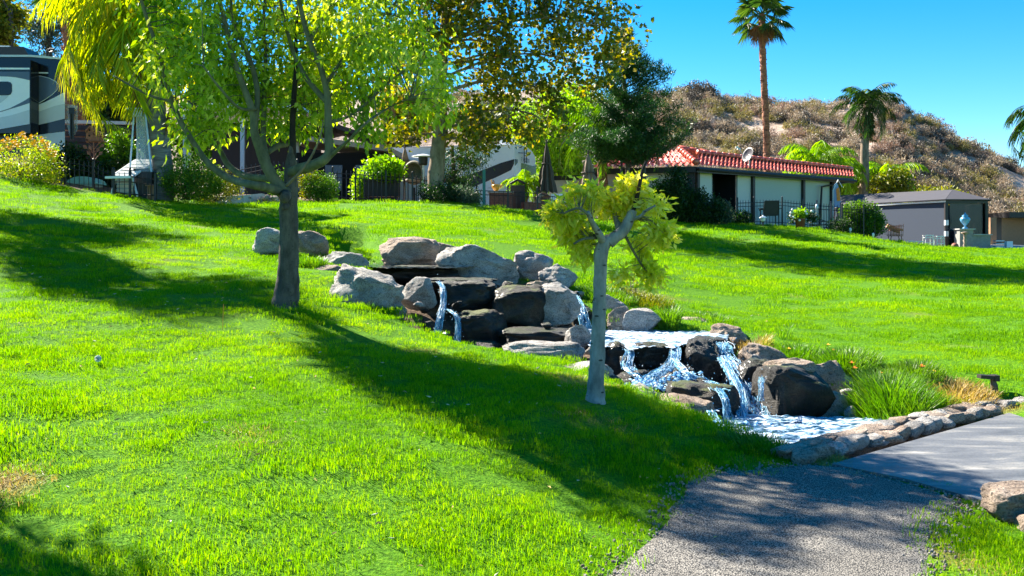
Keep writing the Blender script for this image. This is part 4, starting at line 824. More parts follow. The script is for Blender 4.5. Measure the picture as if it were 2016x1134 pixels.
hill = tag(npobj('hill', np.stack([XX.ravel(), YY.ravel(), ZZ.ravel()], -1), np.stack([ii[:-1, :-1], ii[:-1, 1:], ii[1:, 1:], ii[1:, :-1]], -1).reshape(-1, 4), hillmat(), smooth=True), kind='structure')
M['scrub1'] = leafmat('grey_brown_scrub', [(.17, .125, .09), (.34, .26, .18), (.52, .42, .29)], trans=.2, clump=.3)
M['scrub2'] = leafmat('rust_scrub', [(.15, .09, .065), (.28, .18, .13), (.42, .29, .21)], trans=.2, clump=.3)
M['scrub3'] = leafmat('olive_scrub', [(.08, .08, .03), (.22, .19, .06), (.40, .31, .12)], trans=.25, clump=.3)
M['scrub4'] = leafmat('dark_scrub', [(.03, .03, .022), (.09, .075, .06), (.17, .13, .10)], trans=.2, clump=.3)
def scrub_mesh(seed, mat, n=60, per=12, hh=.75, ln=.24):
    rng = np.random.default_rng(seed); cl = blob(rng, [(0, 0, .35, 1, 1, hh), (.4, .2, .25, .7, .7, hh * .7), (-.4, -.1, .2, .7, .7, hh * .6)], n, .3, 1.5, .75, seed); cl[:, 2] = np.abs(cl[:, 2])
    k = len(cl) * per; c = np.repeat(cl, per, 0) + rng.normal(size=(k, 3)) * .14; d = norm(rng.normal(size=(k, 3)) + np.array([0, 0, .9])); v, f = leaf_arrays(c, d, ln, .075, .2, rng)
    me = bpy.data.meshes.new('scrub'); me.from_pydata(v.tolist(), [], f.tolist()); me.materials.append(M[mat]); return me
protos = [scrub_mesh(300 + i, m_) for i, m_ in enumerate(('scrub1','scrub1','scrub2','scrub3','scrub3','scrub4','scrub1','scrub4'))]
names_ = {'scrub1': ('dry grey brown scrub bush on the hillside', 'dry grey brown bushes on the hill'), 'scrub2': ('rust coloured dead scrub bush on the hillside', 'rust coloured bushes on the hill'), 'scrub3': ('olive green scrub bush on the hillside', 'olive green bushes on the hill'), 'scrub4': ('dark blackish scrub bush on the hillside', 'dark bushes on the hill')}
mk_ = ['scrub1','scrub1','scrub2','scrub3','scrub3','scrub4','scrub1','scrub4']
rg = random.Random(77); cand = []
for i in range(2300):
    y = 76 + (78) * rg.random() ** .9; uu = rg.uniform(900, 2150)
    if uu < 1230 and rg.random() < .7: continue
    x = (uu - 1008) / F * y; cand.append((x, y, rg.uniform(.4, 1.35) ** 1.2))
cand = [c for c in cand if noise.noise(Vector((c[0] * .05, c[1] * .05, 9))) > -.48]
zz = H(np.array([c[0] for c in cand]), np.array([c[1] for c in cand]))
order = sorted(range(len(cand)), key=lambda i: -cand[i][2] / cand[i][1]); rest = []
ks = {}
for r_, i in enumerate(order):
    x, y, s = cand[i]; s = s * 1.05
    if r_ < 230 and 1250 < 1008 + x / y * F < 2050:
        k = rg.randrange(8); o = bpy.data.objects.new('scrub_bush', protos[k]); sc.collection.objects.link(o); o.location = (x, y, zz[i] - .15); o.scale = (s, s, s * rg.uniform(.8, 1.2)); o.rotation_euler = (0, 0, rg.uniform(0, 6.28))
        tag(o, names_[mk_[k]][0], 'bush', names_[mk_[k]][1])
    else: rest.append((x, y, zz[i] - .15, s))
# ridge bush that stands out
bt_ = bpy.data.objects.new('ridge_bush', scrub_mesh(333, 'scrub4', 260, 14, .8, .15)); sc.collection.objects.link(bt_); c = P(1377, 189, 149); bt_.location = c; bt_.scale = (2.4, 2.4, 1.9); tag(bt_, 'large dark round bush alone on the ridge left of the tall palm', 'bush')

def scatter(name, verts, rot, scl, protos_, kind='stuff', seed=0):
    coll = bpy.data.collections.new(name + '_kinds')
    for i, me in enumerate(protos_): coll.objects.link(bpy.data.objects.new(f'{name}_kind', me))
    me = bpy.data.meshes.new(name); me.vertices.add(len(verts)); me.vertices.foreach_set('co', np.asarray(verts, np.float32).ravel())
    a = me.attributes.new('rot', 'FLOAT_VECTOR', 'POINT'); a.data.foreach_set('vector', np.asarray(rot, np.float32).ravel())
    a = me.attributes.new('scl', 'FLOAT_VECTOR', 'POINT'); a.data.foreach_set('vector', np.asarray(scl, np.float32).ravel())
    o = bpy.data.objects.new(name, me); sc.collection.objects.link(o)
    g = bpy.data.node_groups.new(name, 'GeometryNodeTree'); g.interface.new_socket('Geometry', in_out='INPUT', socket_type='NodeSocketGeometry'); g.interface.new_socket('Geometry', in_out='OUTPUT', socket_type='NodeSocketGeometry')
    N = g.nodes.new; i_, o_ = N('NodeGroupInput'), N('NodeGroupOutput'); ci = N('GeometryNodeCollectionInfo'); ci.inputs[0].default_value = coll; ci.inputs[1].default_value = True; ci.inputs[2].default_value = True
    ip = N('GeometryNodeInstanceOnPoints'); ip.inputs['Pick Instance'].default_value = True
    ra = N('GeometryNodeInputNamedAttribute'); ra.data_type = 'FLOAT_VECTOR'; ra.inputs[0].default_value = 'rot'; sa = N('GeometryNodeInputNamedAttribute'); sa.data_type = 'FLOAT_VECTOR'; sa.inputs[0].default_value = 'scl'
    L = g.links.new; L(i_.outputs[0], ip.inputs['Points']); L(ci.outputs[0], ip.inputs['Instance']); L(ra.outputs[0], ip.inputs['Rotation']); L(sa.outputs[0], ip.inputs['Scale']); L(ip.outputs[0], o_.inputs[0])
    md = o.modifiers.new('scatter', 'NODES'); md.node_group = g; return tag(o, kind=kind)
rest = np.array(rest); rgn = np.random.default_rng(5)
o = scatter('hillside_scrub', rest[:, :3], np.column_stack([np.zeros((len(rest), 2)), rgn.uniform(0, 6.28, len(rest))]), np.repeat(rest[:, 3:4], 3, 1), protos); tag(o, 'dry scrub covering the hillside', 'scrub')

# ---------------------------------------------------------------- lawn grass: instanced tufts
def tuft(seed, n, r, h, w_, mat, lean=.5, spread=1.0):
    rg = np.random.default_rng(seed); a = rg.uniform(0, 6.28, n); q = r * np.sqrt(rg.random(n)); x, y = q * np.cos(a), q * np.sin(a); b = rg.uniform(0, 6.28, n); hh = h * rg.uniform(.5, 1.2, n); L = rg.uniform(.1, lean, n) * hh * spread
    dx, dy = np.cos(b) * L, np.sin(b) * L; c = rg.uniform(0, 6.28, n); wx, wy = np.cos(c) * w_ / 2, np.sin(c) * w_ / 2; z0 = np.full(n, -.01)
    v = np.stack([np.stack([x - wx, y - wy, z0], 1), np.stack([x + wx, y + wy, z0], 1), np.stack([x + dx * .35 + wx * .8, y + dy * .35 + wy * .8, hh * .55], 1), np.stack([x + dx * .35 - wx * .8, y + dy * .35 - wy * .8, hh * .55], 1), np.stack([x + dx, y + dy, hh], 1)], 1).reshape(-1, 3)
    me = bpy.data.meshes.new('tuft'); f = []
    for i in range(n): k = i * 5; f += [(k, k+1, k+2, k+3), (k+3, k+2, k+4)]
    me.from_pydata(v.tolist(), [], f); me.materials.append(M[mat]); return me
rgn = np.random.default_rng(9)
def lawnpts(y0, y1, dens, um=.8):
    n = int(dens * um * 2 * (y1**2 - y0**2) / 2); y = np.sqrt(rgn.uniform(y0**2, y1**2, n)); x = rgn.uniform(-um, um, n) * y
    d, _ = creek_d(x, y); ok = ((d > .24) | (y > 15)) & ~inpoly(x, y, pathpoly) & ~inpoly(x, y, slabpoly) & (y < lawnlim(x, y) + .2)
    ok &= ~((x > 2.0) & (x < 4.7) & (np.abs((y - 6.75) - (x - 2.0) * .78) < .42))
    x, y = x[ok], y[ok]; return x, y, T(x, y)
def lay(name, zones, protos_, hvar=.5):
    V, Rr, Ss = [], [], []
    for y0, y1, dens, s in zones:
        x, y, z = lawnpts(y0, y1, dens); n = len(x)
        nzv = np.array([noise.noise(Vector((a * 1.1, b * 1.1, 0))) for a, b in zip(x, y)]); k = s * (1 + hvar * nzv) * rgn.uniform(.8, 1.2, n)
        dm = dry_mask(x, y); keep = rgn.random(n) > dm * .9; x, y, z, k = x[keep], y[keep], z[keep], k[keep]; n = len(x)
        V.append(np.column_stack([x, y, z])); Rr.append(np.column_stack([rgn.uniform(-.15, .15, n), rgn.uniform(-.15, .15, n), rgn.uniform(0, 6.28, n)])); Ss.append(np.column_stack([k * 1.1, k * 1.1, k]))
    return scatter(name, np.concatenate(V), np.concatenate(Rr), np.concatenate(Ss), protos_)
gt = [tuft(400 + i, 200, .17, .022, .0034, 'grass', 1.0) for i in range(6)]
o = lay('lawn_grass', [(3.4, 9, 52, 1.0), (9, 15, 26, 1.1), (15, 26, 8, 1.7), (26, 48, 2.4, 2.6)], gt); tag(o, 'bright green lawn grass', 'grass')
# straw litter along the path and dead patches
x = rgn.uniform(-5, 6, 9000); y = rgn.uniform(3.6, 11, 9000); dm = dry_mask(x, y); d, _ = creek_d(x, y)
ok = (rgn.random(9000) < dm * 1.1) & (d > .2) & ~inpoly(x, y, pathpoly) & ~inpoly(x, y, slabpoly); x, y = x[ok], y[ok]; n = len(x)
dt = [tuft(450 + i, 70, .16, .028, .004, 'drygrass', 2.6, 1.6) for i in range(3)]
o = scatter('dry_grass_litter', np.column_stack([x, y, T(x, y) + .004]), np.column_stack([np.zeros((n, 2)), rgn.uniform(0, 6.28, n)]), np.ones((n, 3)), dt); tag(o, 'straw coloured dead grass beside the path', 'dry grass')
# fallen leaves and straws scattered on the lawn and path
lm = []
for i in range(3):
    rg2 = np.random.default_rng(470 + i); c = np.zeros((1, 3)); v, f = leaf_arrays(c, norm(np.array([[1, .2 * i, .12]])), .05, .014, .5, rg2)
    me = bpy.data.meshes.new('fallen'); me.from_pydata(v.tolist(), [], f.tolist()); me.materials.append(plain('fallen_leaf_%d' % i, [(.55, .50, .38), (.40, .25, .10), (.60, .42, .12)][i], .7)); lm.append(me)
y = np.sqrt(rgn.uniform(16, 200, 520)); x = rgn.uniform(-.56, .3, 520) * y; d, _ = creek_d(x, y); ok = d > .2; x, y = x[ok], y[ok]; n = len(x)
zz_ = T(x, y) + np.where(inpoly(x, y, pathpoly), .02, .04); o = scatter('fallen_leaves', np.column_stack([x, y, zz_]), np.column_stack([rgn.uniform(-.4, .4, (n, 2)), rgn.uniform(0, 6.28, n)]), np.repeat(rgn.uniform(.5, 1.1, (n, 1)), 3, 1), lm); tag(o, 'small dry leaves scattered on the lawn and path', 'fallen leaves')

# loose stones along the path edge
sl_, sr_ = spline(pathL, 12), spline(pathR, 12); pp_ = []
for e_, sg in ((sl_, -1), (sr_, 1)):
    for p in e_:
        if 3.5 < p.y < 8:
            for k in range(9): pp_.append((p.x + rgn.normal() * .07 + sg * .02, p.y + rgn.normal() * .06))
pp_ = np.array(pp_); o = scatter('loose_gravel', np.column_stack([pp_, T(pp_[:, 0], pp_[:, 1]) + .012]), rgn.uniform(0, 6, (len(pp_), 3)), np.repeat(rgn.uniform(.006, .022, (len(pp_), 1)), 3, 1), [m_ for m_ in fm[:3]]); tag(o, 'loose stones along the edges of the asphalt path', 'gravel')
# ---------------------------------------------------------------- creek side planting
def clump(name, label, px, py, Y, wpx, hpx, mat, seed, n=500, lean=1.0, wd=.007, cat='grass clump', dep=None, flowers=None):
    rg = np.random.default_rng(seed); c = P(px, py, Y); r = S(wpx, Y) / 2; h = S(hpx, Y); t = thing(name, label, cat, c)
    a = rg.uniform(0, 6.28, n); q = np.sqrt(rg.random(n)); x = c.x + r * q * np.cos(a); y = Y + (dep or r) * q * np.sin(a); z = T(x, y) - .02; z = np.maximum(z, c.z - .25)
    hh = h * rg.uniform(.55, 1.1, n) * (1 - .35 * q); b = a + rg.normal(size=n) * .8; L = hh * rg.uniform(.15, .75, n) * lean; dx, dy = np.cos(b) * L, np.sin(b) * L; cc = rg.uniform(0, 6.28, n); wx, wy = np.cos(cc) * wd / 2, np.sin(cc) * wd / 2
    S3 = lambda *p: np.stack(p, 1)
    v = np.stack([S3(x-wx, y-wy, z), S3(x+wx, y+wy, z), S3(x+dx*.3+wx, y+dy*.3+wy, z+hh*.6), S3(x+dx*.3-wx, y+dy*.3-wy, z+hh*.6), S3(x+dx*.7+wx*.6, y+dy*.7+wy*.6, z+hh*.92), S3(x+dx*.7-wx*.6, y+dy*.7-wy*.6, z+hh*.92), S3(x+dx, y+dy, z+hh*.95)], 1).reshape(-1, 3)
    i = np.arange(n)[:, None] * 7; f = np.concatenate([i + [0,1,2], i + [0,2,3], i + [3,2,4], i + [3,4,5], i + [5,4,6]])
    npobj('blades', v, f, M[mat], t)
    if flowers:
        for (fx, fy, fY, fm, fs) in flowers:
            mb = MB(); q = P(fx, fy, fY); g = Vector((q.x, q.y + .03, q.z - .18)); mb.tube([g, q], .003, 4, m=1)
            for k in range(9):
                a_ = k * .7; d = Vector((math.cos(a_), math.sin(a_) * .7 - .4, .4)).normalized(); s_ = d.cross(Vector((0, 0, 1))).normalized() * fs * .35
                mb.add([q, q + d * fs * .6 + s_, q + d * fs, q + d * fs * .6 - s_], [(0, 1, 2, 3)])
            obj('flower', mb, [M[fm], M['mid']], t)
    return t
clump('grass_clump','golden dry grass tuft standing at the right end of the middle pool',1480,682,12.0,62,48,'drygrass',501,900,1.3)
clump('grass_clump','green grass tuft hanging beside the flat wet rock at the pool lip',1448,712,11.4,42,40,'tallgrass',502,420,1.3)
clump('grass_clump','single tall reedy tuft on the bank right of the golden one',1545,668,12.4,30,34,'tallgrass',503,40,1.0)
clump('grass_clump','green bank growth above the tan stone slab',1570,712,11.3,110,30,'tallgrass',504,1000,1.2,flowers=[(1552,688,11.2,'yellow',.035)])
clump('grass_clump','bushy green bank plants with orange flowers above the square rock',1670,742,10.6,120,52,'tallgrass',505,2200,1.2,flowers=[(1676,716,10.3,'orange',.04),(1682,726,10.2,'orange',.04),(1652,733,10.3,'orange',.03),(1630,680,11.4,'yellow',.035),(1640,690,11.3,'yellow',.03)])
clump('grass_clump','largest fresh green grass mound overhanging the lower pool',1752,838,9.35,130,88,'tallgrass',506,3400,1.4,dep=.5)
clump('grass_clump','grey green bushy mound with an orange flower behind the largest grass mound',1800,775,10.0,110,50,'mid',507,1600,1.1,flowers=[(1814,723,9.9,'orange',.045),(1838,732,9.9,'yellow',.03),(1733,735,10.0,'orange',.03)])
clump('grass_clump','pale straw coloured grass around the ground spotlight',1880,808,9.5,140,42,'drygrass',508,1500,1.5)
clump('grass_clump','yellow green grass between the largest mound and the straw grass',1830,820,9.3,90,44,'lime',509,900,1.3)
clump('grass_clump','green fringe on the far bank right of the pale humped boulders',1195,592,14.1,120,30,'tallgrass',510,1200,1.2)
clump('grass_clump','green weeds hanging behind the round boulder at the middle pool',1318,660,13.0,40,46,'tallgrass',511,500,1.2)
clump('grass_clump','low yellow weeds along the far bank of the middle pool',1395,640,13.5,100,18,'tallgrass',512,700,1.2)
clump('grass_clump','tuft of grass growing on the shoulder of the leaning grey boulder',1008,562,13.2,34,26,'tallgrass',513,160,1.4)
clump('grass_clump','grass sprigs at the left end of the upper pool',738,540,13.3,30,26,'tallgrass',514,110,1.2)
clump('grass_clump','shaded grass fringe of the channel above the upper pool',700,520,16.0,110,30,'tallgrass',515,1400,.9)
clump('grass_clump','grass tuft between the big trunk and the flat brown stone',615,530,13.2,60,30,'tallgrass',516,700,1.0)
clump('grass_clump','dry weeds at the foot of the stone wall next to the asphalt',1640,905,7.15,60,20,'drygrass',517,160,1.6,wd=.005)
clump('grass_clump','long green grass at the tip of the near lawn by the stone wall',1500,900,7.45,170,34,'tallgrass',518,1500,1.4,wd=.006,dep=.3)
clump('grass_clump','weeds between the bushes on the bank left of the round boulder',1262,600,14.3,130,24,'olive',519,900,1.2)
shrub('shrub','loose pale green shrub behind the thin tree trunk on the far bank','shrub',1190,530,1290,598,14.4,M['olive'],520,90,7,.06,.045,.02,gap=.3)
# dandelion clock
dd = thing('dandelion', 'white dandelion seed head on the left lawn', 'flower', P(193, 722, 7.6)); mb = MB(); c = P(193, 706, 7.6)
rg = random.Random(1)
for i in range(170):
    d = Vector((rg.gauss(0,1), rg.gauss(0,1), rg.gauss(0,1))).normalized(); s_ = d.orthogonal().normalized() * .0022; mb.add([c + s_, c - s_, c + d * .026 + s_ * 2.4, c + d * .026 - s_ * 2.4], [(0, 1, 3, 2)])
obj('seed_head', mb, M['white'], dd); mb = MB(); mb.tube([c - Vector((0,0,.09)), c], .0025, 5); obj('stem', mb, M['mid'], dd)
mb = MB(); 
for (a,b,s) in ((438,640,.13),):
    g = P(a, b, 9.2); mb.tube([g - Vector((0,0,.05)), g + Vector((.01,0,.2))], .003, 5)
tag(obj('grass_stalk', mb, M['drygrass']), 'single tall pale seed stalk on the shaded lawn', 'grass stalk')
# ground spotlight
sp = thing('garden_spotlight', 'brown box spotlight on a short post in the straw grass', 'spotlight', P(1958, 772, 9.6)); mb = MB(); c = P(1944, 742, 9.6)
mb.box(c, (.17, .09, .035), ry=R(4), m=0); mb.box(c + Vector((.075, 0, -.01)), (.05, .10, .06)); obj('lamp_head', mb, M['brown'], sp)
mb = MB(); mb.tube([P(1958, 790, 9.6), P(1957, 758, 9.6), P(1954, 744, 9.6)], [.045, .035, .02], 10); obj('post', mb, M['greybark'], sp)

# ---------------------------------------------------------------- shrubs and beds along the top of the lawn
def sh(*a, **k): return shrub('shrub', a[0], 'shrub', *a[1:], **k)
M['yelleaf'] = leafmat('golden_shrub_leaf', [(.10, .20, .008), (.28, .38, .012), (.55, .50, .03)], trans=.5, clump=1.4)
sY = sh('rounded golden green shrub topped with yellow flowers at the left edge', -30, 268, 118, 368, 24.6, M['yelleaf'], 601, n=520, per=12, rad=.12, ln=.075, wd=.03)
rg = random.Random(4); mb = MB(); q0 = Vector(sY.location)
for k in range(7):
    an = k * .9; d = Vector((math.cos(an), -.5, math.sin(an))).normalized() * .06; mb.add([q0, q0 + d * .8 + Vector((.022, 0, .012)), q0 + d, q0 + d * .8 - Vector((.022, 0, .012))], [(0, 1, 2, 3)])
f0 = obj('flower', mb, M['yellow'], sY)
for i in range(92):
    o = f0 if i == 0 else f0.copy()
    if i: sc.collection.objects.link(o)
    a = rg.uniform(-1, 1); q = P(48 + a * 62, 270 + a * a * 34 + rg.uniform(-10, 18), 24.2 + rg.uniform(-.3, .5)); o.location = q - q0
sh('dark green shrub between the motorhome and the birdhouse', 100, 285, 172, 372, 27.5, M['dark'], 602, n=380, per=12, rad=.14, ln=.10, wd=.05)
sh('lighter green shrub between the birdhouse and the pyramid heater', 196, 262, 268, 352, 27.8, M['mid'], 603, n=380, per=12, rad=.14, ln=.11, wd=.06)
sh('dark low shrub behind the white slatted chair', 180, 300, 262, 378, 27.4, M['dark'], 604, n=300, per=12, rad=.12, ln=.10, wd=.05)
sh('dense rounded clipped green shrub right of the pyramid heater', 306, 306, 432, 390, 25.8, M['mid'], 605, n=700, per=14, rad=.10, ln=.07, wd=.03, gap=.05)
sh('low brownish shrub right of the clipped rounded one', 380, 330, 470, 392, 26.6, M['olive'], 606, n=240, per=10, rad=.12, ln=.08, wd=.03)
sh('small bright shrub just left of the big trunk', 528, 333, 572, 388, 30.5, M['mid'], 607, n=160, per=10, rad=.12, ln=.08, wd=.03)
sh('round green shrub just right of the big trunk', 592, 338, 664, 392, 30.8, M['mid'], 608, n=360, per=12, rad=.10, ln=.07, wd=.03, gap=.1)
sh('flowering loose shrub against the right side of the big trunk', 582, 330, 630, 388, 31.0, M['olive'], 609, n=140, per=10, rad=.12, ln=.08, wd=.04)
sh('bright green plant spilling from the dark planter behind the fence', 718, 308, 792, 352, 33.6, M['lime'], 610, n=220, per=10, rad=.14, ln=.14, wd=.08)
sh('bright yellow green plant behind the fence left of the dark planter', 693, 330, 722, 395, 33.8, M['lime'], 611, n=120, per=10, rad=.12, ln=.12, wd=.06)
sh('dark bush at the foot of the plane tree', 820, 355, 900, 405, 32.6, M['dark'], 612, n=340, per=12, rad=.12, ln=.08, wd=.035)
sh('bluish succulent bush right of the plane tree', 885, 365, 942, 408, 32.8, M['gum'], 613, n=220, per=10, rad=.10, ln=.10, wd=.04)
sh('tall dark green bush in front of the tiled house wall', 1300, 328, 1362, 442, 36.8, M['dark'], 614, n=620, per=13, rad=.15, ln=.11, wd=.06)
sh('lighter leafy bush left of the tall dark one by the tiled house', 1274, 352, 1322, 440, 37.0, M['mid'], 615, n=300, per=12, rad=.14, ln=.11, wd=.06)
sh('broad dark green bush right of the tall one beneath the dark doorway', 1340, 375, 1424, 442, 36.9, M['dark'], 616, n=560, per=13, rad=.14, ln=.10, wd=.05)
sh('bluish plant against the dark doorway', 1415, 395, 1442, 440, 38.0, M['gum'], 617, n=100, per=9, rad=.12, ln=.14, wd=.05)
sh('low dark plants at the foot of the iron railing', 1436, 415, 1480, 441, 38.4, M['dark'], 618, n=110, per=9, rad=.12, ln=.12, wd=.05)
sh('dark low planting between the patio chair and the clipped hedge', 1632, 430, 1678, 458, 40.2, M['dark'], 619, n=130, per=9, rad=.10, ln=.09, wd=.04)
sh('far low bush at the hill foot behind the grey building', 1780, 372, 1900, 400, 66, M['olive'], 621, n=260, per=10, rad=.3, ln=.25, wd=.12)
# clipped hedge over railing
hg = shrub('hedge', 'square clipped hedge with a bright top beside the grey building', 'hedge', 1650, 396, 1742, 466, 41.6, M['mid'], 620, n=900, per=13, rad=.11, ln=.09, wd=.05, gap=.0, dep=.5)
# ---------------------------------------------------------------- materials for buildings and objects
M['tile'] = plain('terracotta_tile', (.62, .13, .08), .32, var=.35, scale=6, bump=.2)
M['stucco'] = plain('cream_stucco', (.60, .57, .48), .85, var=.04, scale=30, bump=.2)
M['screen'] = plain('pale_sun_screen', (.42, .45, .38), .8, var=.03, scale=20)
M['darkbrown'] = plain('dark_brown_trim', (.016, .012, .012), .5)
M['void'] = plain('unlit_interior', (.004, .004, .004), .9)
M['bluegrey_shade'] = plain('shade_toned_grey_screen', (.03, .045, .075), .85, var=.04, scale=25)  # blue grey darkened so the sunlit side screen looks shaded; shade is in the colour
M['canopy'] = plain('grey_canopy_fabric', (.05, .047, .058), .8, var=.1, scale=3)
M['gwhite'] = plain('rv_white', (.88, .91, .97), .3, var=.02); M['gpale'] = plain('rv_pale_grey', (.62, .66, .72), .3, var=.02)
M['gsteel'] = plain('rv_steel_blue', (.085, .12, .19), .25, var=.03); M['gblack'] = plain('rv_black', (.006, .007, .011), .15, var=.05); M['navy'] = plain('rv_navy', (.012, .016, .04), .25)
M['steel'] = plain('brushed_steel', (.62, .65, .70), .35, metal=.15); M['umb_dark'] = plain('dark_taupe_canvas', (.07, .055, .045), .85, var=.15); M['umb_tan'] = plain('tan_canvas', (.24, .17, .12), .85, var=.12)
M['brick'] = plain('red_brown_brick', (.20, .085, .06), .8, var=.35, scale=22, bump=.4); M['teal'] = plain('teal_metal', (.03, .19, .17), .5, var=.15)
M['rust'] = plain('rusted_metal', (.28, .10, .06), .7, var=.25); M['aqua'] = plain('pale_aqua_plastic', (.33, .50, .48), .4); M['conc'] = plain('pale_concrete', (.42, .41, .40), .9, var=.12, scale=12, bump=.3)
M['gravel'] = rockmat('gravel_stone', (.22, .17, .14), (.42, .34, .29), (.6, .55, .5)); M['wicker'] = plain('wicker', (.22, .20, .15), .8, var=.5, scale=40, bump=.6)
M['shingle'] = plain('brown_shingle', (.06, .045, .042), .8, var=.3, scale=5); M['beige'] = plain('beige_siding', (.36, .30, .25), .7); M['clay'] = plain('red_clay', (.26, .08, .05), .7, var=.15)
M['tanwall'] = plain('tan_brown_siding', (.36, .19, .10), .8, var=.06); M['blueglaze'] = plain('blue_glaze', (.12, .34, .55), .25); M['cush'] = plain('dark_sling', (.035, .032, .03), .8)
def glassmat(name, col, a, rough=.05):
    m = plain(name, col, rough, var=0); m.node_tree.nodes['Principled BSDF'].inputs['Alpha'].default_value = a; return m
M['glass'] = glassmat('clear_glass', (.55, .65, .68), .32); M['dglass'] = glassmat('dark_screen_mesh', (.012, .016, .02), .82, .3)

def wall(mb, A, B, z0, z1, th=.12, m=0):      # vertical panel from A to B
    A, B = Vector(A), Vector(B); d = (B - A).normalized(); n = Vector((-d.y, d.x)) * th
    return mb.prism([(A.x, A.y, z0), (B.x, B.y, z0), (B.x, B.y, z1), (A.x, A.y, z1)], (n.x, n.y, 0), m)
def xy(px, Y): return Vector((PX(px, Y), Y))

# ---------------------------------------------------------------- red tiled house
A, B, Lf = xy(1370, 40), xy(1680, 47.3), xy(1167, 41.3); ez = PZ(325, 40); gz0 = 1.9
h = thing('tiled_house', 'long low cream house with a red barrel tiled roof in front of the hill', 'house', (A.x, A.y, 2.4))
def tiles(name, E0, E1, R0, R1, sag=.0):
    E0, E1, R0, R1 = map(Vector, (E0, E1, R0, R1)); Ln = (E1 - E0).length; cols = int(Ln / .26); nu = cols * 8; nc = max(4, int((R0 - E0).length / .34)); vs = []; nrm = (E1 - E0).cross(R0 - E0).normalized(); nrm = nrm if nrm.z > 0 else -nrm
    for j in range(nc * 2 + 1):
        cidx, hi = divmod(j, 2); v = min(1, (cidx + (.93 if hi else 0)) / nc)
        for i in range(nu + 1):
            u = i / nu; p = E0.lerp(E1, u).lerp(R0.lerp(R1, u), v); ph = (i % 8) / 8 * 2 * math.pi
            k = (.075 if math.cos(ph) > -.2 else .03) * (math.cos(ph)) + .03 * (0 if hi else 1) + .012 * math.sin(i // 8 * 12.9 + cidx * 78.2)
            vs.append(p + nrm * k)
    N_ = nu + 1; f = [(j*N_+i, j*N_+i+1, (j+1)*N_+i+1, (j+1)*N_+i) for j in range(nc * 2) for i in range(nu)]
    mb = MB(); mb.add(vs, f); return obj(name, mb, M['tile'], h, recalc=False)
rz_ = ez + .62; RA, RB = xy(1374, 42.2), xy(1676, 49.6)
peak = Vector((PX(1338, 43), 43, PZ(296, 43)))
tiles('roof', (A.x, A.y, ez), (B.x, B.y, ez), (RA.x, RA.y, rz_ + .05), (RB.x, RB.y, rz_ - .12))
tiles('roof', (Lf.x, Lf.y, ez), (A.x, A.y, ez), (Lf.x + 1.2, Lf.y + 1.9, ez + .45), (peak.x, peak.y, peak.z))
tiles('roof', (peak.x + .02, peak.y, peak.z), (RA.x + 1.6, RA.y + 1.2, rz_), (peak.x - .5, peak.y + 2, peak.z - .2), (RA.x + 1.2, RA.y + 3, rz_ - .2))
mb = MB()
def ridge(a, b, r=.11, st=.42):
    a, b = Vector(a), Vector(b); n = int((b - a).length / st)
    for i in range(n): mb.tube([a.lerp(b, i / n), a.lerp(b, (i + 1.12) / n)], [r * 1.12, r * .9], 10)
ridge((RA.x, RA.y, rz_ + .12), (RB.x, RB.y, rz_ - .02)); ridge((A.x, A.y, ez + .12), (peak.x, peak.y, peak.z + .08), .13); ridge((peak.x, peak.y, peak.z + .1), (RA.x + 1.2, RA.y + 1, rz_ + .1), .12)
obj('ridge_tiles', mb, M['tile'], h, smooth=True)
dAB = (B - A).normalized(); nAB = Vector((-dAB.y, dAB.x)); dL = (A - Lf).normalized(); nL = Vector((-dL.y, dL.x))
mb = MB(); wall(mb, A - nAB * .05, B - nAB * .05, ez - .30, ez - .06, .08); wall(mb, Lf - nL * .05, A - nL * .05 , ez - .30, ez - .06, .08)
obj('fascia', mb, M['darkbrown'], h)
mb = MB(); mb.prism([(A.x, A.y, ez - .22), (B.x, B.y, ez - .22), (B.x + nAB.x * 2, B.y + nAB.y * 2, ez - .22), (A.x + nAB.x * 2, A.y + nAB.y * 2, ez - .22)], (0, 0, .04)); obj('soffit', mb, M['darkbrown'], h)
mb = MB(); p0 = A - nAB * .14; p1 = B - nAB * .14; mb.tube([(p0.x, p0.y, ez - .17), (p1.x, p1.y, ez - .20)], .065, 8); q = A + dAB * 9.0
mb.tube([(p1.x - .3, p1.y - .25, ez - .22), (q.x + .1, q.y + .3, ez - .55), (q.x, q.y + .4, gz0)], .05, 8); obj('gutter', mb, M['darkbrown'], h)
W0 = A + nAB * .35                              # wall line
def wp_(t): return W0 + dAB * t
def t_of(px):                                   # parameter where the wall line crosses a photo column
    u = (px - 1008) / F; return (u * W0.y - W0.x) / (dAB.x - u * dAB.y)
for a, b, nm, mt in ((1372,1403,'wall','stucco'),(1452,1482,'wall','stucco'),(1484,1578,'sun_screen','screen'),(1580,1636,'sun_screen','screen')):
    mb = MB(); wall(mb, wp_(t_of(a)), wp_(t_of(b)), gz0, ez - .2, .1); obj(nm, mb, M[mt], h)
mb = MB(); wall(mb, wp_(t_of(1403)) + nAB * 1.2, wp_(t_of(1452)) + nAB * 1.2, gz0, ez - .2, .1); wall(mb, wp_(t_of(1403)), wp_(t_of(1403)) + nAB * 1.2, gz0, ez - .2, .05); wall(mb, wp_(t_of(1452)) + nAB * .11, wp_(t_of(1452)) + nAB * 1.2, gz0, ez - .2, .05); obj('doorway', mb, M['void'], h)
for px in (1371, 1480, 1579, 1635):
    mb = MB(); p = wp_(t_of(px)) - nAB * .06; mb.box((p.x, p.y, (gz0 + ez - .22) / 2), (.15, .15, ez - .22 - gz0), math.atan2(dAB.y, dAB.x)); obj('post', mb, M['darkbrown'], h)
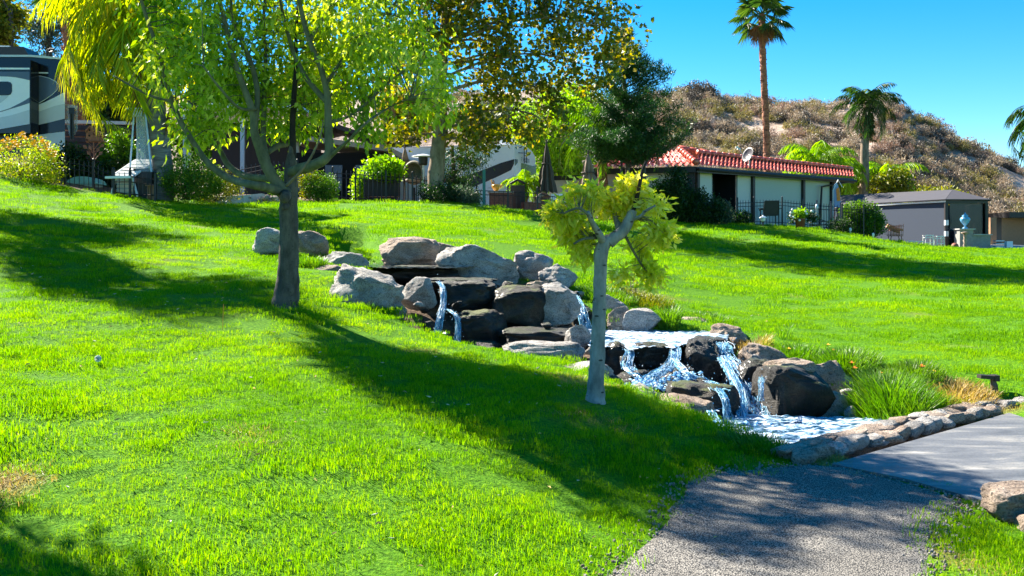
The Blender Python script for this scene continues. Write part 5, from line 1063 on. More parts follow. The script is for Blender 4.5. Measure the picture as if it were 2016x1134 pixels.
mb = MB(); WL0, WL1 = Lf + nL * .35, A + nL * .35 - dL * .1; wall(mb, WL0, WL1, gz0, ez - .2, .1); obj('wall', mb, M['stucco'], h)
for t_ in (.02, .29, .97):
    p = WL0.lerp(WL1, t_) - nL * .06; mb = MB(); mb.box((p.x, p.y, (gz0 + ez - .22) / 2), (.17 if t_ < .9 else .3, .14, ez - .22 - gz0), math.atan2(dL.y, dL.x)); obj('post', mb, M['darkbrown'], h)
# low cream wing with dark cap
wg = thing('garden_wall', 'low cream wall with a black cap between the dark folded umbrella and the tiled house', 'wall', (*xy(1130, 42), 2.0)); a, b = xy(1062, 42.6), Lf + nL * .5
mb = MB(); wall(mb, a, b, 1.8, PZ(354, 42), .2); obj('wall_panel', mb, M['stucco'], wg); mb = MB(); wall(mb, a - Vector((.04, .07)), b - Vector((.0, .07)), PZ(354, 42), PZ(345, 42), .34); obj('wall_cap', mb, M['darkbrown'], wg)
# satellite dish
sd = thing('satellite_dish', 'dark satellite dish on the edge of the red tiled roof', 'satellite dish', P(1470, 325, 42.6)); mb = MB(); c = P(1475, 306, 42.4)
ax = Vector((-.82, -.42, .30)).normalized(); s_ = ax.orthogonal().normalized(); t2 = ax.cross(s_); vs = []; fs = []
for i in range(7):
    r = .33 * i / 6
    for j in range(20): q = c + (s_ * math.cos(j * .314) * r + t2 * math.sin(j * .314) * r * 1.05) + ax * (.9 * r * r); vs.append(q)
fs = [(i*20+j, i*20+(j+1)%20, (i+1)*20+(j+1)%20, (i+1)*20+j) for i in range(6) for j in range(20)]; mb.add(vs, fs); o = obj('dish', mb, plain('dish_grey', (.10, .09, .10), .4), sd, smooth=True); sm = o.modifiers.new('thick', 'SOLIDIFY'); sm.thickness = .015
mb = MB(); mb.tube([c, c + Vector((.02, .05, -.3)), P(1474, 328, 42.5)], .03, 8); mb.tube([c + Vector((0, 0, -.36)), c + ax * .62 + Vector((0, 0, .05))], .018, 6); obj('mast', mb, M['steel'], sd)
mb = MB(); q = c + ax * .62 + Vector((0, 0, .06)); mb.tube([q - ax * .06, q + ax * .06], [.06, .05], 10); mb.box(q + ax * .1 + Vector((0, 0, .04)), (.12, .08, .08)); obj('receiver', mb, M['white'], sd)
# feather flag
ff = thing('feather_flag', 'narrow blue white and orange banner at the right end of the tiled house', 'flag', P(1650, 455, 45)); mb = MB()
mb.prism([P(1641, 366, 45), P(1647, 358, 45), P(1653, 372, 45), P(1657, 408, 45), P(1643, 408, 45)], (0, .02, 0)); obj('banner', mb, plain('banner_blue', (.25, .32, .5), .7), ff)
mb = MB(); mb.prism([P(1646, 372, 44.98), P(1652, 368, 44.98), P(1655, 395, 44.98), P(1648, 396, 44.98)], (0, .01, 0)); obj('banner_patch', mb, M['orange'], ff)
mb = MB(); mb.tube([P(1640, 455, 45), P(1640, 375, 45), P(1650, 354, 45), P(1658, 368, 45)], .02, 6); obj('pole', mb, M['white'], ff)

# ---------------------------------------------------------------- iron fences
def fence(label, pts, zt, zb, gap=.11, post=1.8, name='iron_fence', mat='black', pk=.010, top=1):
    """pts: (px, py_top, py_bottom, Y)"""
    t = thing(name, label, 'fence', P(pts[0][0], pts[0][2], pts[0][3])); mb = MB(); posts = []
    for (a, at, ab, aY), (b, bt, bb, bY) in zip(pts[:-1], pts[1:]):
        T0, T1, B0, B1 = P(a, at, aY), P(b, bt, bY), P(a, ab, aY), P(b, bb, bY); L_ = (T1 - T0).length; n = max(2, int(L_ / gap))
        for i in range(n + 1): x, y = T0.lerp(T1, i / n), B0.lerp(B1, i / n); mb.tube([y - Vector((0, 0, .15)), x + Vector((0, 0, .06 * top)), x + Vector((0, 0, .11 * top))], [pk, pk, .002], 4)
        for dz in (-.02, -.16): mb.tube([T0 + Vector((0, 0, dz)), T1 + Vector((0, 0, dz))], .014, 4)
        mb.tube([B0 + Vector((0, 0, .1)), B1 + Vector((0, 0, .1))], .014, 4)
        k = max(1, int(L_ / post)); posts += [(T0.lerp(T1, i / k), B0.lerp(B1, i / k)) for i in range(k)]
    posts.append((P(*[pts[-1][0], pts[-1][1], pts[-1][3]]), P(pts[-1][0], pts[-1][2], pts[-1][3])))
    obj('picket_panel', mb, M[mat], t)
    for a, b in posts:
        mb = MB(); q = (a + b) / 2; hh = a.z - b.z + .3; mb.box((q.x, q.y, b.z - .15 + hh / 2), (.055, .055, hh)); mb.lathe((a.x, a.y, b.z - .15 + hh), [(.01, -.01), (.035, .02), (.03, .05), (.004, .075)], 8); obj('post', mb, M[mat], t)
    return t
fence('black picket fence with a sagging top rail beside the yellow flowered shrub', [(96,322,368,25.2),(128,318,376,25.2),(184,328,384,25.3),(222,346,388,25.4)], 0, 0)
fence('black picket fence in front of the slatted chair', [(224,346,386,25.0),(256,346,390,25.0),(306,352,392,25.0)], 0, 0)
fence('tall black picket fence between the round shrub and the plane tree', [(655,340,392,32.9),(700,342,396,33.0),(760,346,398,33.1),(812,350,402,33.2),(868,358,404,33.3)], 0, 0, pk=.016, gap=.14)
fence('black picket fence behind the big trunk', [(440,340,388,30.5),(530,322,388,31),(585,326,389,31.5)], 0, 0, gap=.14)
fence('dark wire railing around the brick counter patio', [(938,374,408,33.6),(1000,376,414,33.8),(1058,380,424,34.2),(1110,390,430,34.8),(1180,396,436,36)], 0, 0, gap=.15, pk=.008, top=0)
fence('black iron railing in front of the sun screens of the tiled house', [(1452,399,440,38.8),(1484,398,441,39.4),(1540,397,443,40),(1580,401,446,40.6)], 0, 0, gap=.16, pk=.010)
fence('dark blue railing and gate left of the clipped hedge', [(1580,402,446,40.7),(1608,404,450,41),(1636,406,454,41.3),(1655,408,456,41.4)], 0, 0, gap=.12, mat='navy', pk=.012)
fence('dark picket fence mostly covered by the clipped hedge', [(1658,410,458,40.9),(1700,412,466,41.2),(1722,414,470,41.4)], 0, 0, gap=.14, pk=.012)

# ---------------------------------------------------------------- grey screened building
A2, B2, L2 = xy(1862, 48), xy(1945, 48.3), xy(1640, 55.7); ez2, gz2 = PZ(394, 48), 1.25
g2 = thing('screened_patio', 'low grey patio building with a dark canopy roof and drawn grey screens', 'building', (A2.x, A2.y, 1.4))
ap = P(1876, 375, 50.5); al_ = P(1655, 386, 57); 
mb = MB(); e = [Vector((L2.x, L2.y, ez2)), Vector((A2.x - .05, A2.y - .1, ez2)), Vector((B2.x + .1, B2.y - .1, ez2))]
mb.add([e[0], e[1], ap, al_], [(0, 1, 2, 3)]); mb.add([e[1], e[2], ap], [(0, 1, 2)]); mb.add([e[2], e[2] + Vector((1, 5, 0)), al_ + Vector((2, 2, 0)), ap], [(0, 1, 2, 3)]); o = obj('canopy_roof', mb, M['canopy'], g2)
sm = o.modifiers.new('thick', 'SOLIDIFY'); sm.thickness = .05
d2 = (A2 - L2).normalized(); n2 = Vector((-d2.y, d2.x)); n2 = n2 if n2.y > 0 else -n2
mb = MB(); wall(mb, L2, A2, ez2 - .10, ez2 - .02, .06); obj('white_trim', mb, M['white'], g2)
mb = MB(); wall(mb, L2 + n2 * .12, A2 + n2 * .12, gz2, ez2 - .10, .05); obj('side_screen', mb, M['bluegrey_shade'], g2)
mb = MB(); wall(mb, A2, B2, ez2 - .14, ez2 - .02, .07); obj('front_beam', mb, M['darkbrown'], g2)
mb = MB(); wall(mb, A2 + Vector((.25, .12)), B2 + Vector((-.2, .12)), gz2 + .1, ez2 - .14, .03); obj('front_mesh', mb, M['dglass'], g2)
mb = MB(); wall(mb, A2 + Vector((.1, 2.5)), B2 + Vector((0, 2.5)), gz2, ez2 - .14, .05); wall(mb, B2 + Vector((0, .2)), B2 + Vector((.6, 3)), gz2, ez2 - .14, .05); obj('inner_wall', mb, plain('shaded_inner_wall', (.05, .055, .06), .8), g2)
for p in (A2 + Vector((.05, .08)), B2 + Vector((-.05, .08)), B2 + Vector((.25, 1.2))):
    mb = MB(); mb.box((p.x, p.y, (gz2 + ez2 - .1) / 2), (.14, .14, ez2 - .1 - gz2)); obj('post', mb, M['darkbrown'], g2)
for i, dz in enumerate((0, .55)):
    mb = MB(); mb.box((A2.x + .02, A2.y - .02, 2.65 - dz), (.16, .16, .26)); obj('strap', mb, M['gpale'], g2)
mb = MB(); mb.box((A2.x + .75, A2.y + 1.2, 2.35), (.5, .4, .06)); mb.box((A2.x + .75, A2.y + 1.2, 2.0), (.1, .1, .7)); obj('inner_shelf', mb, M['gpale'], g2)
mb = MB(); c = P(1893, 414, 49.6); mb.box(c, (.09, .03, .5)); obj('hanging_strip', mb, M['gpale'], g2)
# block counter with urn
ct = thing('block_counter', 'grey block pillar and low counter in front of the dark screen', 'counter', P(1915, 490, 47.4)); mb = MB(); c = P(1900, 478, 47.4)
mb.box((c.x - .02, 47.5, 1.75), (.66, .6, 1.1)); mb.box((PX(1930, 47.4), 47.55, 1.6), (.85, .6, .85)); obj('blocks', mb, plain('grey_block', (.26, .26, .24), .9, var=.15, scale=9, bump=.3), ct); mb = MB(); mb.box((c.x - .02, 47.45, 2.32), (.80, .72, .05)); mb.box((PX(1931, 47.4), 47.5, 2.05), (.9, .72, .05)); obj('slab_top', mb, M['conc'], ct)
ur = thing('urn', 'pale blue urn on the block pillar', 'urn', (c.x, 47.4, 2.345)); mb = MB(); k = S(1, 47.4)
mb.lathe((c.x, 47.4, 2.345), [(.13, 0), (.13, .03), (.05, .09), (.06, .16), (.19, .32), (.24, .45), (.22, .52), (.12, .60), (.15, .64), (.06, .70), (.03, .76), (.015, .80)], 18); obj('body', mb, M['blueglaze'], ur, smooth=True)
pd = thing('pedestal', 'slim twisted stone pedestal with a round top at the lawn edge', 'pedestal', P(1900, 492, 46.6)); mb = MB(); q = P(1900, 492, 46.6); mb.lathe(q - Vector((0, 0, .05)), [(.14, 0), (.14, .08), (.08, .14), (.10, .25), (.06, .38), (.10, .5), (.06, .6), (.09, .7), (.05, .78), (.18, .86), (.19, .90), (.05, .93)], 14); obj('column', mb, M['pinkstone'], pd, smooth=True)
bl = thing('ball', 'reddish ball on the grass edge by the pedestal', 'ball', P(1880, 490, 46.5)); mb = MB(); mb.lathe(P(1880, 492, 46.5), [(.0, 0)] + [(.17 * math.sin(i * .3927), .17 - .17 * math.cos(i * .3927)) for i in range(1, 8)] + [(.0, .34)], 14); obj('shell', mb, M['clay'], bl, smooth=True)
mb = MB(); b0 = P(1880, 492, 46.5); mb.lathe(b0 + Vector((0, 0, .15)), [(.171, 0), (.174, .01), (.174, .03), (.171, .04)], 14); obj('seam', mb, M['darkbrown'], bl)
# white bar stools / bench
def stool(px, py, Y, w_, h_, label, name='bar_stool'):
    t = thing(name, label, 'stool', P(px, py, Y)); g = P(px, py, Y); mb = MB(); mb.box(g + Vector((0, 0, h_)), (w_, .36, .04)); mb.box(g + Vector((0, .02, h_ - .10)), (w_ * .92, .30, .03)); obj('seat', mb, M['white'], t)
    for sx in (-1, 1):
        for sy in (-1, 1): mb = MB(); mb.tube([g + Vector((sx * w_ * .45, sy * .14, h_)), g + Vector((sx * w_ * .5, sy * .17, -.05))], .022, 6); obj('leg', mb, M['white'], t)
    mb = MB(); mb.box(g + Vector((0, -.16, .28)), (w_ * .9, .02, .02)); obj('rail', mb, M['white'], t); return t
stool(1827, 489, 46.0, .38, .62, 'left one of the two white stools in front of the grey screen'); stool(1849, 491, 46.1, .36, .62, 'right one of the two white stools, next to the building corner')
t = thing('bench', 'low white folding bench left of the white stools', 'bench', P(1803, 486, 45.5)); g = P(1803, 486, 45.5); mb = MB(); mb.box(g + Vector((-.05, 0, .26)), (.75, .34, .04), ry=.05); obj('seat', mb, M['white'], t)
for s in (-1, 1): mb = MB(); mb.tube([g + Vector((s * .26, -.1, .26)), g + Vector((s * .12, -.1, -.05)), g + Vector((s * .3, -.1, -.05))], .02, 6); obj('leg', mb, M['white'], t)
# firewood basket
bs = thing('log_basket', 'dark iron basket holding split logs at the foot of the grey screen', 'basket', P(1762, 478, 43.2)); g = P(1762, 478, 43.2); mb = MB()
for i in range(9):
    x_ = -.30 + i * .075; mb.tube([g + Vector((x_, -.2, .75 + abs(x_) * .3)), g + Vector((x_ * .9, -.2, .3)), g + Vector((x_ * .9, .2, .3)), g + Vector((x_, .2, .75 + abs(x_) * .3))], .012, 4)
for z_ in (.35, .55, .75): mb.tube([g + Vector((-.3, -.2, z_)), g + Vector((.3, -.2, z_)), g + Vector((.3, .2, z_)), g + Vector((-.3, .2, z_)), g + Vector((-.3, -.2, z_))], .014, 4)
for s in (-1, 1): mb.tube([g + Vector((s * .22, -.15, .3)), g + Vector((s * .3, -.15, -.1))], .02, 5); mb.tube([g + Vector((s * .22, .15, .3)), g + Vector((s * .3, .15, -.1))], .02, 5)
obj('iron_frame', mb, M['rust'], bs)
for i, (x_, z_, an) in enumerate(((-.12, .72, .5), (.0, .66, .3), (.1, .62, .2), (-.05, .55, .4), (-.18, .62, .6))):
    mb = MB(); c = g + Vector((x_, 0, z_)); d = Vector((math.cos(an), .1, -math.sin(an) * .8)) * .26; mb.tube([c - d, c + d], .055, 7); lg = obj('log', mb, M['tanwall']); tag(lg, ['upper left split log lying in the iron basket', 'middle split log on top of the pile in the iron basket', 'right hand split log in the iron basket', 'lowest split log in the iron basket', 'leftmost split log sticking out of the iron basket'][i], 'log', 'logs in the iron basket')
# brown shed and drive at the far right
sd2 = thing('brown_shed', 'tan brown shed with a flat dark roof at the right edge of the photo', 'shed', P(1990, 482, 54)); a, b = xy(1950, 53), xy(2140, 56)
mb = MB(); wall(mb, a, xy(1962, 53), 1.0, PZ(428, 53), .2); wall(mb, xy(1972, 53.4), b, 1.0, PZ(428, 53), .2); obj('wall', mb, M['tanwall'], sd2); mb = MB(); mb.box((PX(2040, 56), 55.6, PZ(424, 53) + .02), (6.6, 6, .30), m=0); obj('roof', mb, M['darkbrown'], sd2)
mb = MB(); wall(mb, xy(1962, 53), xy(1972, 53.4), 1.0, PZ(428, 53), .25); obj('post', mb, M['darkbrown'], sd2)
dm_ = MB(); dm_.prism([(PX(1946, 47.3), 47.6, 1.36), (PX(2300, 47.3), 47.6, 1.36), (PX(2300, 53), 53, 1.5), (PX(1946, 53), 53, 1.5)], (0, 0, .05)); tag(obj('driveway', dm_, M['conc']), kind='structure')
t = thing('crate', 'small white open crate on the grey drive by the brown shed', 'crate', P(1968, 489, 48)); g = P(1966, 488, 48.2)
mb = MB()
for z_ in (.05, .2, .35): mb.box(g + Vector((0, -.15, z_)), (.42, .02, .05)); mb.box(g + Vector((0, .15, z_)), (.42, .02, .05)); mb.box(g + Vector((-.2, 0, z_)), (.02, .28, .05)); mb.box(g + Vector((.2, 0, z_)), (.02, .28, .05))
obj('slats', mb, M['white'], t); mb = MB(); mb.box(g + Vector((.5, 0, .18)), (.3, .25, .3)); mb.box(g + Vector((0, 0, .02)), (.38, .27, .02)); obj('box_body', mb, M['white'], t)

# ---------------------------------------------------------------- patio things by the tiled house
pc = thing('patio_chair', 'dark sling backed patio chair seen from behind at the iron railing', 'chair', P(1518, 442, 38.6)); g = P(1518, 443, 38.6); mb = MB(); mb.prism([g + Vector((-.28, 0, .40)), g + Vector((.28, 0, .40)), g + Vector((.27, -.12, .95)), g + Vector((-.27, -.12, .95))], (0, .03, 0)); obj('backrest', mb, M['cush'], pc)
mb = MB(); mb.box(g + Vector((0, .26, .40)), (.56, .5, .05)); obj('seat', mb, M['cush'], pc)
for s in (-1, 1):
    mb = MB(); mb.tube([g + Vector((s * .31, -.02, .62)), g + Vector((s * .36, .3, .64)), g + Vector((s * .33, .5, .6))], .025, 6); mb.box(g + Vector((s * .36, .2, .66)), (.12, .4, .03)); obj('armrest', mb, M['black'], pc)
    for y_ in (0, .48): mb = MB(); mb.tube([g + Vector((s * .3, y_, .62)), g + Vector((s * .31, y_, -.1))], .02, 6); obj('leg', mb, M['black'], pc)
mb = MB(); mb.tube([g + Vector((-.28, -.12, .95)), g + Vector((-.3, 0, .4))], .02, 5); mb.tube([g + Vector((.28, -.12, .95)), g + Vector((.3, 0, .4))], .02, 5); mb.tube([g + Vector((-.28, -.12, .96)), g + Vector((.28, -.12, .96))], .02, 5); obj('frame', mb, M['black'], pc)
p2 = thing('patio_chair', 'low dark wire chair left of the clipped hedge', 'chair', P(1615, 456, 40)); g = P(1613, 455, 40); mb = MB(); mb.tube([g + Vector((-.3, 0, .35)), g + Vector((0, -.05, .5)), g + Vector((.32, 0, .38)), g + Vector((.34, .3, .42)), g + Vector((-.3, .3, .36)), g + Vector((-.3, 0, .35))], .022, 6); obj('frame', mb, M['black'], p2)
mb = MB(); mb.box(g + Vector((0, .15, .26)), (.6, .4, .04)); obj('seat', mb, M['cush'], p2)
for sx in (-.28, .28):
    for sy in (0, .3): mb = MB(); mb.tube([g + Vector((sx, sy, .36)), g + Vector((sx * 1.1, sy, -.08))], .018, 5); obj('leg', mb, M['black'], p2)
ln = thing('garden_lantern', 'small white lantern standing left of the sling chair', 'lantern', P(1502, 443, 37.6)); g = P(1502, 445, 37.6); mb = MB(); mb.tube([g, g + Vector((0, 0, .18))], .03, 6); obj('stem', mb, M['black'], ln); mb = MB(); mb.lathe(g + Vector((0, 0, .18)), [(.05, 0), (.09, .03), (.10, .13)], 8); obj('lamp_glass', mb, M['white'], ln); mb = MB(); mb.lathe(g + Vector((0, 0, .31)), [(.16, 0), (.14, .03), (.04, .09), (.01, .13)], 10); obj('lamp_cap', mb, M['white'], ln)
pt = thing('flower_pot', 'brown pot of bright green plants and white flowers in front of the railing', 'flower pot', P(1575, 447, 38.8)); g = P(1575, 448, 38.8); mb = MB(); mb.lathe(g, [(.15, 0), (.21, .32), (.23, .32), (.22, .36)], 14); obj('pot', mb, M['clay'], pt, smooth=True)
rng = np.random.default_rng(9); c = np.array([g + Vector((0, 0, .5))]); cl = blob(rng, [(g.x + .02, g.y, g.z + .55, .28, .2, .2)], 60, 0, 1, .2); crown('foliage', cl, 10, .08, .10, .06, M['lime'], pt, rng)
cl = blob(rng, [(g.x + .45, g.y, g.z + .45, .3, .2, .25), (g.x - .3, g.y, g.z + .4, .15, .12, .2)], 60, 0, 1, .2); crown('dark_foliage', cl, 10, .08, .10, .05, M['dark'], pt, rng)
mb = MB()
for px, py in ((1560,413),(1556,425),(1562,428),(1586,417),(1588,421),(1598,416),(1574,434),(1557,419)):
    q = P(px, py, 38.6); mb.lathe(q - Vector((0, 0, .04)), [(.01, 0), (.05, .02), (.055, .06), (.02, .09)], 8)
obj('flowers', mb, M['white'], pt)
for i, (px, py, Y) in enumerate(((1608, 402, 40.6), (1674, 448, 40), (1719, 458, 40))):
    t = thing('garden_stake', ['grey carved stake standing at the gate post', 'short white marker stake under the hedge, left one', 'short white marker stake under the hedge, right one'][i], 'stake', P(px, py + (50 if i == 0 else 20), Y)); mb = MB(); q = P(px, py, Y); mb.lathe(q - Vector((0, 0, .9 if i == 0 else .25)), [(.035, 0), (.035, .1), (.06, .14), (.05, .2), (.03, .24)] + ([(.03, .7), (.07, .74), (.06, .84), (.03, .9)] if i == 0 else []), 8); obj('stake_head', mb, M['gpale'] if i == 0 else M['white'], t, smooth=True)
    mb = MB(); mb.tube([q - Vector((0, 0, 1.1 if i == 0 else .5)), q - Vector((0, 0, .2))], .018, 6); obj('rod', mb, M['black'], t)

# ---------------------------------------------------------------- folded umbrellas
def umbrella(px, pyt, pyb, pyg, Y, wpx, mat, label, seed):
    t = thing('patio_umbrella', label, 'umbrella', P(px, pyg, Y)); rg = random.Random(seed); top, bot, gr = P(px, pyt, Y), P(px, pyb, Y), P(px, pyg, Y); w_ = S(wpx, Y) / 2; n = 28; rows = 14; vs = []
    for i in range(rows + 1):
        f = i / rows; z = top.z + (bot.z - top.z) * f
        for j in range(n):
            a = j / n * 6.2832; fold = 1 + .30 * math.cos(a * 8) * min(1, f * 2.2); pinch = 1 - .22 * math.exp(-((f - .42) / .06) ** 2) - .12 * math.exp(-((f - .72) / .05) ** 2)
            r = (.02 + w_ * (f ** .75) * (.82 + .18 * f)) * fold * pinch * (1 + .06 * math.sin(j * 3.1 + seed)); vs.append((top.x + math.cos(a) * r, Y + math.sin(a) * r, z - .05 * math.cos(a * 8) * f))
    mb = MB(); mb.add(vs, [(i*n+j, i*n+(j+1)%n, (i+1)*n+(j+1)%n, (i+1)*n+j) for i in range(rows) for j in range(n)] + [tuple(range(n))]); obj('canopy', mb, M[mat], t)
    mb = MB(); mb.tube([gr - Vector((0, 0, .2)), top + Vector((0, 0, .05))], .024, 8); mb.lathe(top, [(.03, 0), (.045, .03), (.02, .09), (.03, .12), (.004, .17)], 8); obj('pole', mb, M['umb_dark'], t)
    mb = MB(); z = top.z + (bot.z - top.z) * .42; mb.lathe((top.x, Y, z - .02), [(w_ * .62, 0), (w_ * .66, .02), (w_ * .62, .05)], 16); obj('tie_strap', mb, M['umb_dark'], t); return t
umbrella(797, 292, 352, 400, 35.5, 26, 'umb_tan', 'tan folded umbrella left of the plane tree, farthest left of the folded ones', 1)
umbrella(1076, 282, 378, 425, 36.5, 30, 'umb_dark', 'dark taupe folded umbrella, tallest of the folded ones, in front of the lime green tree', 2)
umbrella(1158, 303, 392, 436, 37.5, 44, 'umb_tan', 'broad tan folded umbrella behind the young pale tree', 3)
umbrella(1222, 345, 400, 436, 38.5, 22, 'umb_tan', 'small tan folded umbrella under the pine next to the cream wall', 4)

# ---------------------------------------------------------------- left patio
def px_poly(mb, pts, Y, th=.03, m=0): mb.prism([P(x, y, Y) for x, y in pts], (0, th, 0), m); return mb
cv = lambda L: [(x / 5.153, 80 + y / 5.153) for x, y in L]
rv = thing('motorhome', 'dark roofed motorhome with blue grey and white swirls at the left edge', 'motorhome', P(60, 360, 29)); YR = 29.0
mb = MB(); mb.prism([P(-700, 111, YR), P(60, 112, YR), P(125, 116, YR), P(128, 124, YR), P(128, 300, YR), P(100, 306, YR), P(-700, 310, YR)], (-1.4, 2.4, 0)); obj('body', mb, M['gblack'], rv)
mb = MB(); mb.prism([P(-700, 106, YR - .05), P(62, 108, YR - .05), P(120, 113, YR - .05), P(120, 117, YR - .05), P(62, 112, YR - .05), P(-700, 111, YR - .05)], (-1.4, 2.4, 0)); obj('roof_trim', mb, M['white'], rv)
mb = MB(); mb.prism([P(-60, 91, YR + .6), P(46, 92, YR + .6), P(56, 108, YR + .6), P(-60, 107, YR + .6)], (0, .9, 0)); obj('roof_air_conditioner', mb, M['black'], rv)
mb = MB(); mb.prism([P(-60, 88, YR + .58), P(18, 90, YR + .58), P(18, 92, YR + .58), P(-60, 91, YR + .58)], (0, .94, 0)); obj('unit_cover', mb, M['gpale'], rv)
YS = YR - .55
k_ = YS / YR
mb = MB(); mb.prism([P(-700, 118, YS), P(60, 118, YS), P(60, 262, YS), P(-700, 262, YS)], (0, .5, 0)); so = obj('slide_out', mb, M['gblack'], rv)
def art(pts, mat, off, Y, nm='stripe', par=rv): mb = MB(); px_poly(mb, pts, Y - off, .004); return obj(nm, mb, M[mat], par)
q_ = [(0, 270), (300, 275)]
art(cv([(-900,268),(300,275),(300,293),(-900,292)]), 'gwhite', .006, YS)
art(cv([(-900,312),(300,315),(300,845),(0,898),(-900,1010)]), 'gwhite', .006, YS, 'side_panel')
art(cv([(-900,312),(300,315),(300,402),(240,388),(160,372),(80,365),(0,362),(-900,380)]), 'gsteel', .011, YS)
art(cv([(300,575),(300,632),(200,665),(100,695),(0,726),(-200,790),(-200,770),(0,718),(100,685),(200,635),(260,602)]), 'gsteel', .011, YS)
art(cv([(300,700),(300,845),(0,898),(-900,1010),(-900,860),(0,780),(120,755)]), 'gpale', .012, YS)
art(cv([(0,556),(90,560),(40,605),(0,635),(-100,680),(-100,556)]), 'gpale', .012, YS)
art(cv([(-300,415),(80,415),(108,424),(121,445),(121,520),(108,545),(80,555),(-300,555)]), 'gblack', .018, YS, 'window')
art(cv([(338,318),(490,322),(490,334),(338,330)]), 'gwhite', .006, YR)
art(cv([(338,352),(420,358),(500,378),(560,408),(592,440),(598,465),(580,500),(530,550),(450,605),(390,640),(338,656)]), 'gwhite', .006, YR)
art(cv([(338,356),(420,362),(498,382),(556,412),(587,442),(593,465),(575,498),(526,546),(446,600),(386,634),(338,650)]), 'gsteel', .011, YR)
art(cv([(338,445),(365,462),(385,488),(390,515),(380,550),(362,580),(338,600)]), 'gpale', .016, YR)
art(cv([(338,668),(450,625),(550,578),(640,530),(658,528),(658,790),(500,830),(338,865)]), 'gwhite', .006, YR, 'side_panel')
art(cv([(338,738),(450,700),(560,660),(658,640),(658,790),(500,830),(338,865)]), 'gpale', .011, YR)
art(cv([(380,955),(520,938),(658,922),(658,1130),(520,1130),(420,1130)]), 'gpale', .006, YR, 'lower_panel')
mb = MB(); mb.prism([P(*c, YR + .1) for c in cv([(660,640),(785,660),(785,905),(722,1010),(660,800)])], (0, .02, 0)); obj('windscreen', mb, M['glass'], rv)
mb = MB(); a = P(140, 255, YR); mb.tube([P(140, 275, YR), P(139, 212, YR)], .035, 6); mb.tube([P(144, 275, YR), P(143, 216, YR)], .03, 6); mb.box(P(141, 218, YR), (.14, .08, .18)); obj('mirror_arm', mb, M['black'], rv)
mb = MB(); mb.tube([P(92, 113, YR + 1), P(92, 100, YR + 1), P(98, 96, YR + 1), P(106, 97, YR + 1)], .03, 6); mb.tube([P(97, 113, YR + 1), P(97, 103, YR + 1), P(106, 100, YR + 1)], .025, 6); obj('roof_rail', mb, M['black'], rv)
mb = MB(); 
for x_ in (-120, 90): mb.lathe((0, 0, 0), [(.01, -.12), (.48, -.12), (.5, -.06), (.5, .12), (.01, .12)], 20)
vv_ = [Vector(v) for v in mb.v]; half = len(vv_) // 2; mb.v = [tuple(P((-120, 95)[i // half], 352, YR + .2) + Vector((v.x, v.z, v.y))) for i, v in enumerate(vv_)]; obj('wheel', mb, M['black'], rv)

lo = thing('shingled_porch', 'brown shingled low roof with a white fascia behind the birdhouse', 'building', P(215, 350, 34)); mb = MB(); YL = 34
mb.prism([P(126, 236, YL), P(300, 240, YL), P(300, 246, YL), P(126, 242, YL)], (0, .1, 0)); obj('fascia', mb, M['white'], lo)
for i in range(4):
    mb = MB(); y_ = 246 + i * 12; mb.prism([P(126, y_, YL - .05 * i), P(300, y_ + 2, YL - .05 * i), P(300, y_ + 11, YL - .05 * i - .03), P(126, y_ + 9, YL - .05 * i - .03)], (0, .25, 0)); obj('shingle_course', mb, M['shingle'], lo)
mb = MB(); mb.box((PX(213, YL + 1.5), YL + 1.6, 3.6), (3.3, .2, 3.6)); obj('back_wall', mb, M['darkbrown'], lo)
for x_ in (132, 294): mb = MB(); mb.box((PX(x_, YL), YL + .3, 3.6), (.14, .14, 3.2)); obj('post', mb, M['brown'], lo)
ca_ = thing('carport', 'grey carport with a white roof edge behind the big lawn tree', 'building', P(460, 385, 40)); YC = 40
mb = MB(); mb.prism([P(355, 203, YC), P(585, 203, YC), P(592, 212, YC), P(355, 212, YC)], (0, 5, 0)); obj('roof', mb, M['gwhite'], ca_)
mb = MB(); mb.prism([P(540, 262, YC - 1), P(640, 236, YC - 1), P(735, 268, YC - 1), P(735, 276, YC - 1), P(640, 246, YC - 1), P(540, 272, YC - 1)], (0, 4, 0)); obj('gable', mb, M['shingle'], ca_)
for x_ in (362, 368, 475, 583):
    mb = MB(); mb.box((PX(x_, YC), YC + .2, (PZ(205, YC) + 1.8) / 2), (.16, .16, PZ(205, YC) - 1.8)); obj('post', mb, M['gpale'], ca_)
mb = MB(); mb.box((PX(470, YC), YC + 4.6, 4.2), (5.0, .2, 5.4)); obj('back_wall', mb, M['brown'], ca_)
# dark gabled house in the middle
mh = thing('gabled_house', 'dark brown house end with a sloping beige eave left of the middle white vehicle', 'house', P(720, 390, 39)); YH = 39
mb = MB(); mb.box((PX(668, YH), YH + 2, (PZ(300, YH) + 1.5) / 2), (S(200, YH), 3.8, PZ(300, YH) - 1.5)); obj('wall', mb, M['void'], mh)
mb = MB(); mb.prism([P(765, 288, YH - .4), P(792, 302, YH - .4), P(790, 314, YH - .4), P(765, 298, YH - .4)], (0, 4, 0)); mb.prism([P(766, 288, YH - .42), P(560, 262, YH - .42), P(560, 272, YH - .42), P(766, 298, YH - .42)], (0, 4.1, 0)); obj('roof', mb, M['beige'], mh)
mb = MB(); mb.prism([P(764, 300, YH - .2), P(790, 318, YH - .2), P(772, 322, YH - .2), P(764, 316, YH - .2)], (0, 3, 0)); obj('gable_panel', mb, M['beige'], mh)
mb = MB(); mb.prism([P(763, 298, YH - .45), P(793, 314, YH - .45), P(793, 318, YH - .45), P(763, 302, YH - .45)], (0, .1, 0)); obj('trim', mb, M['black'], mh)
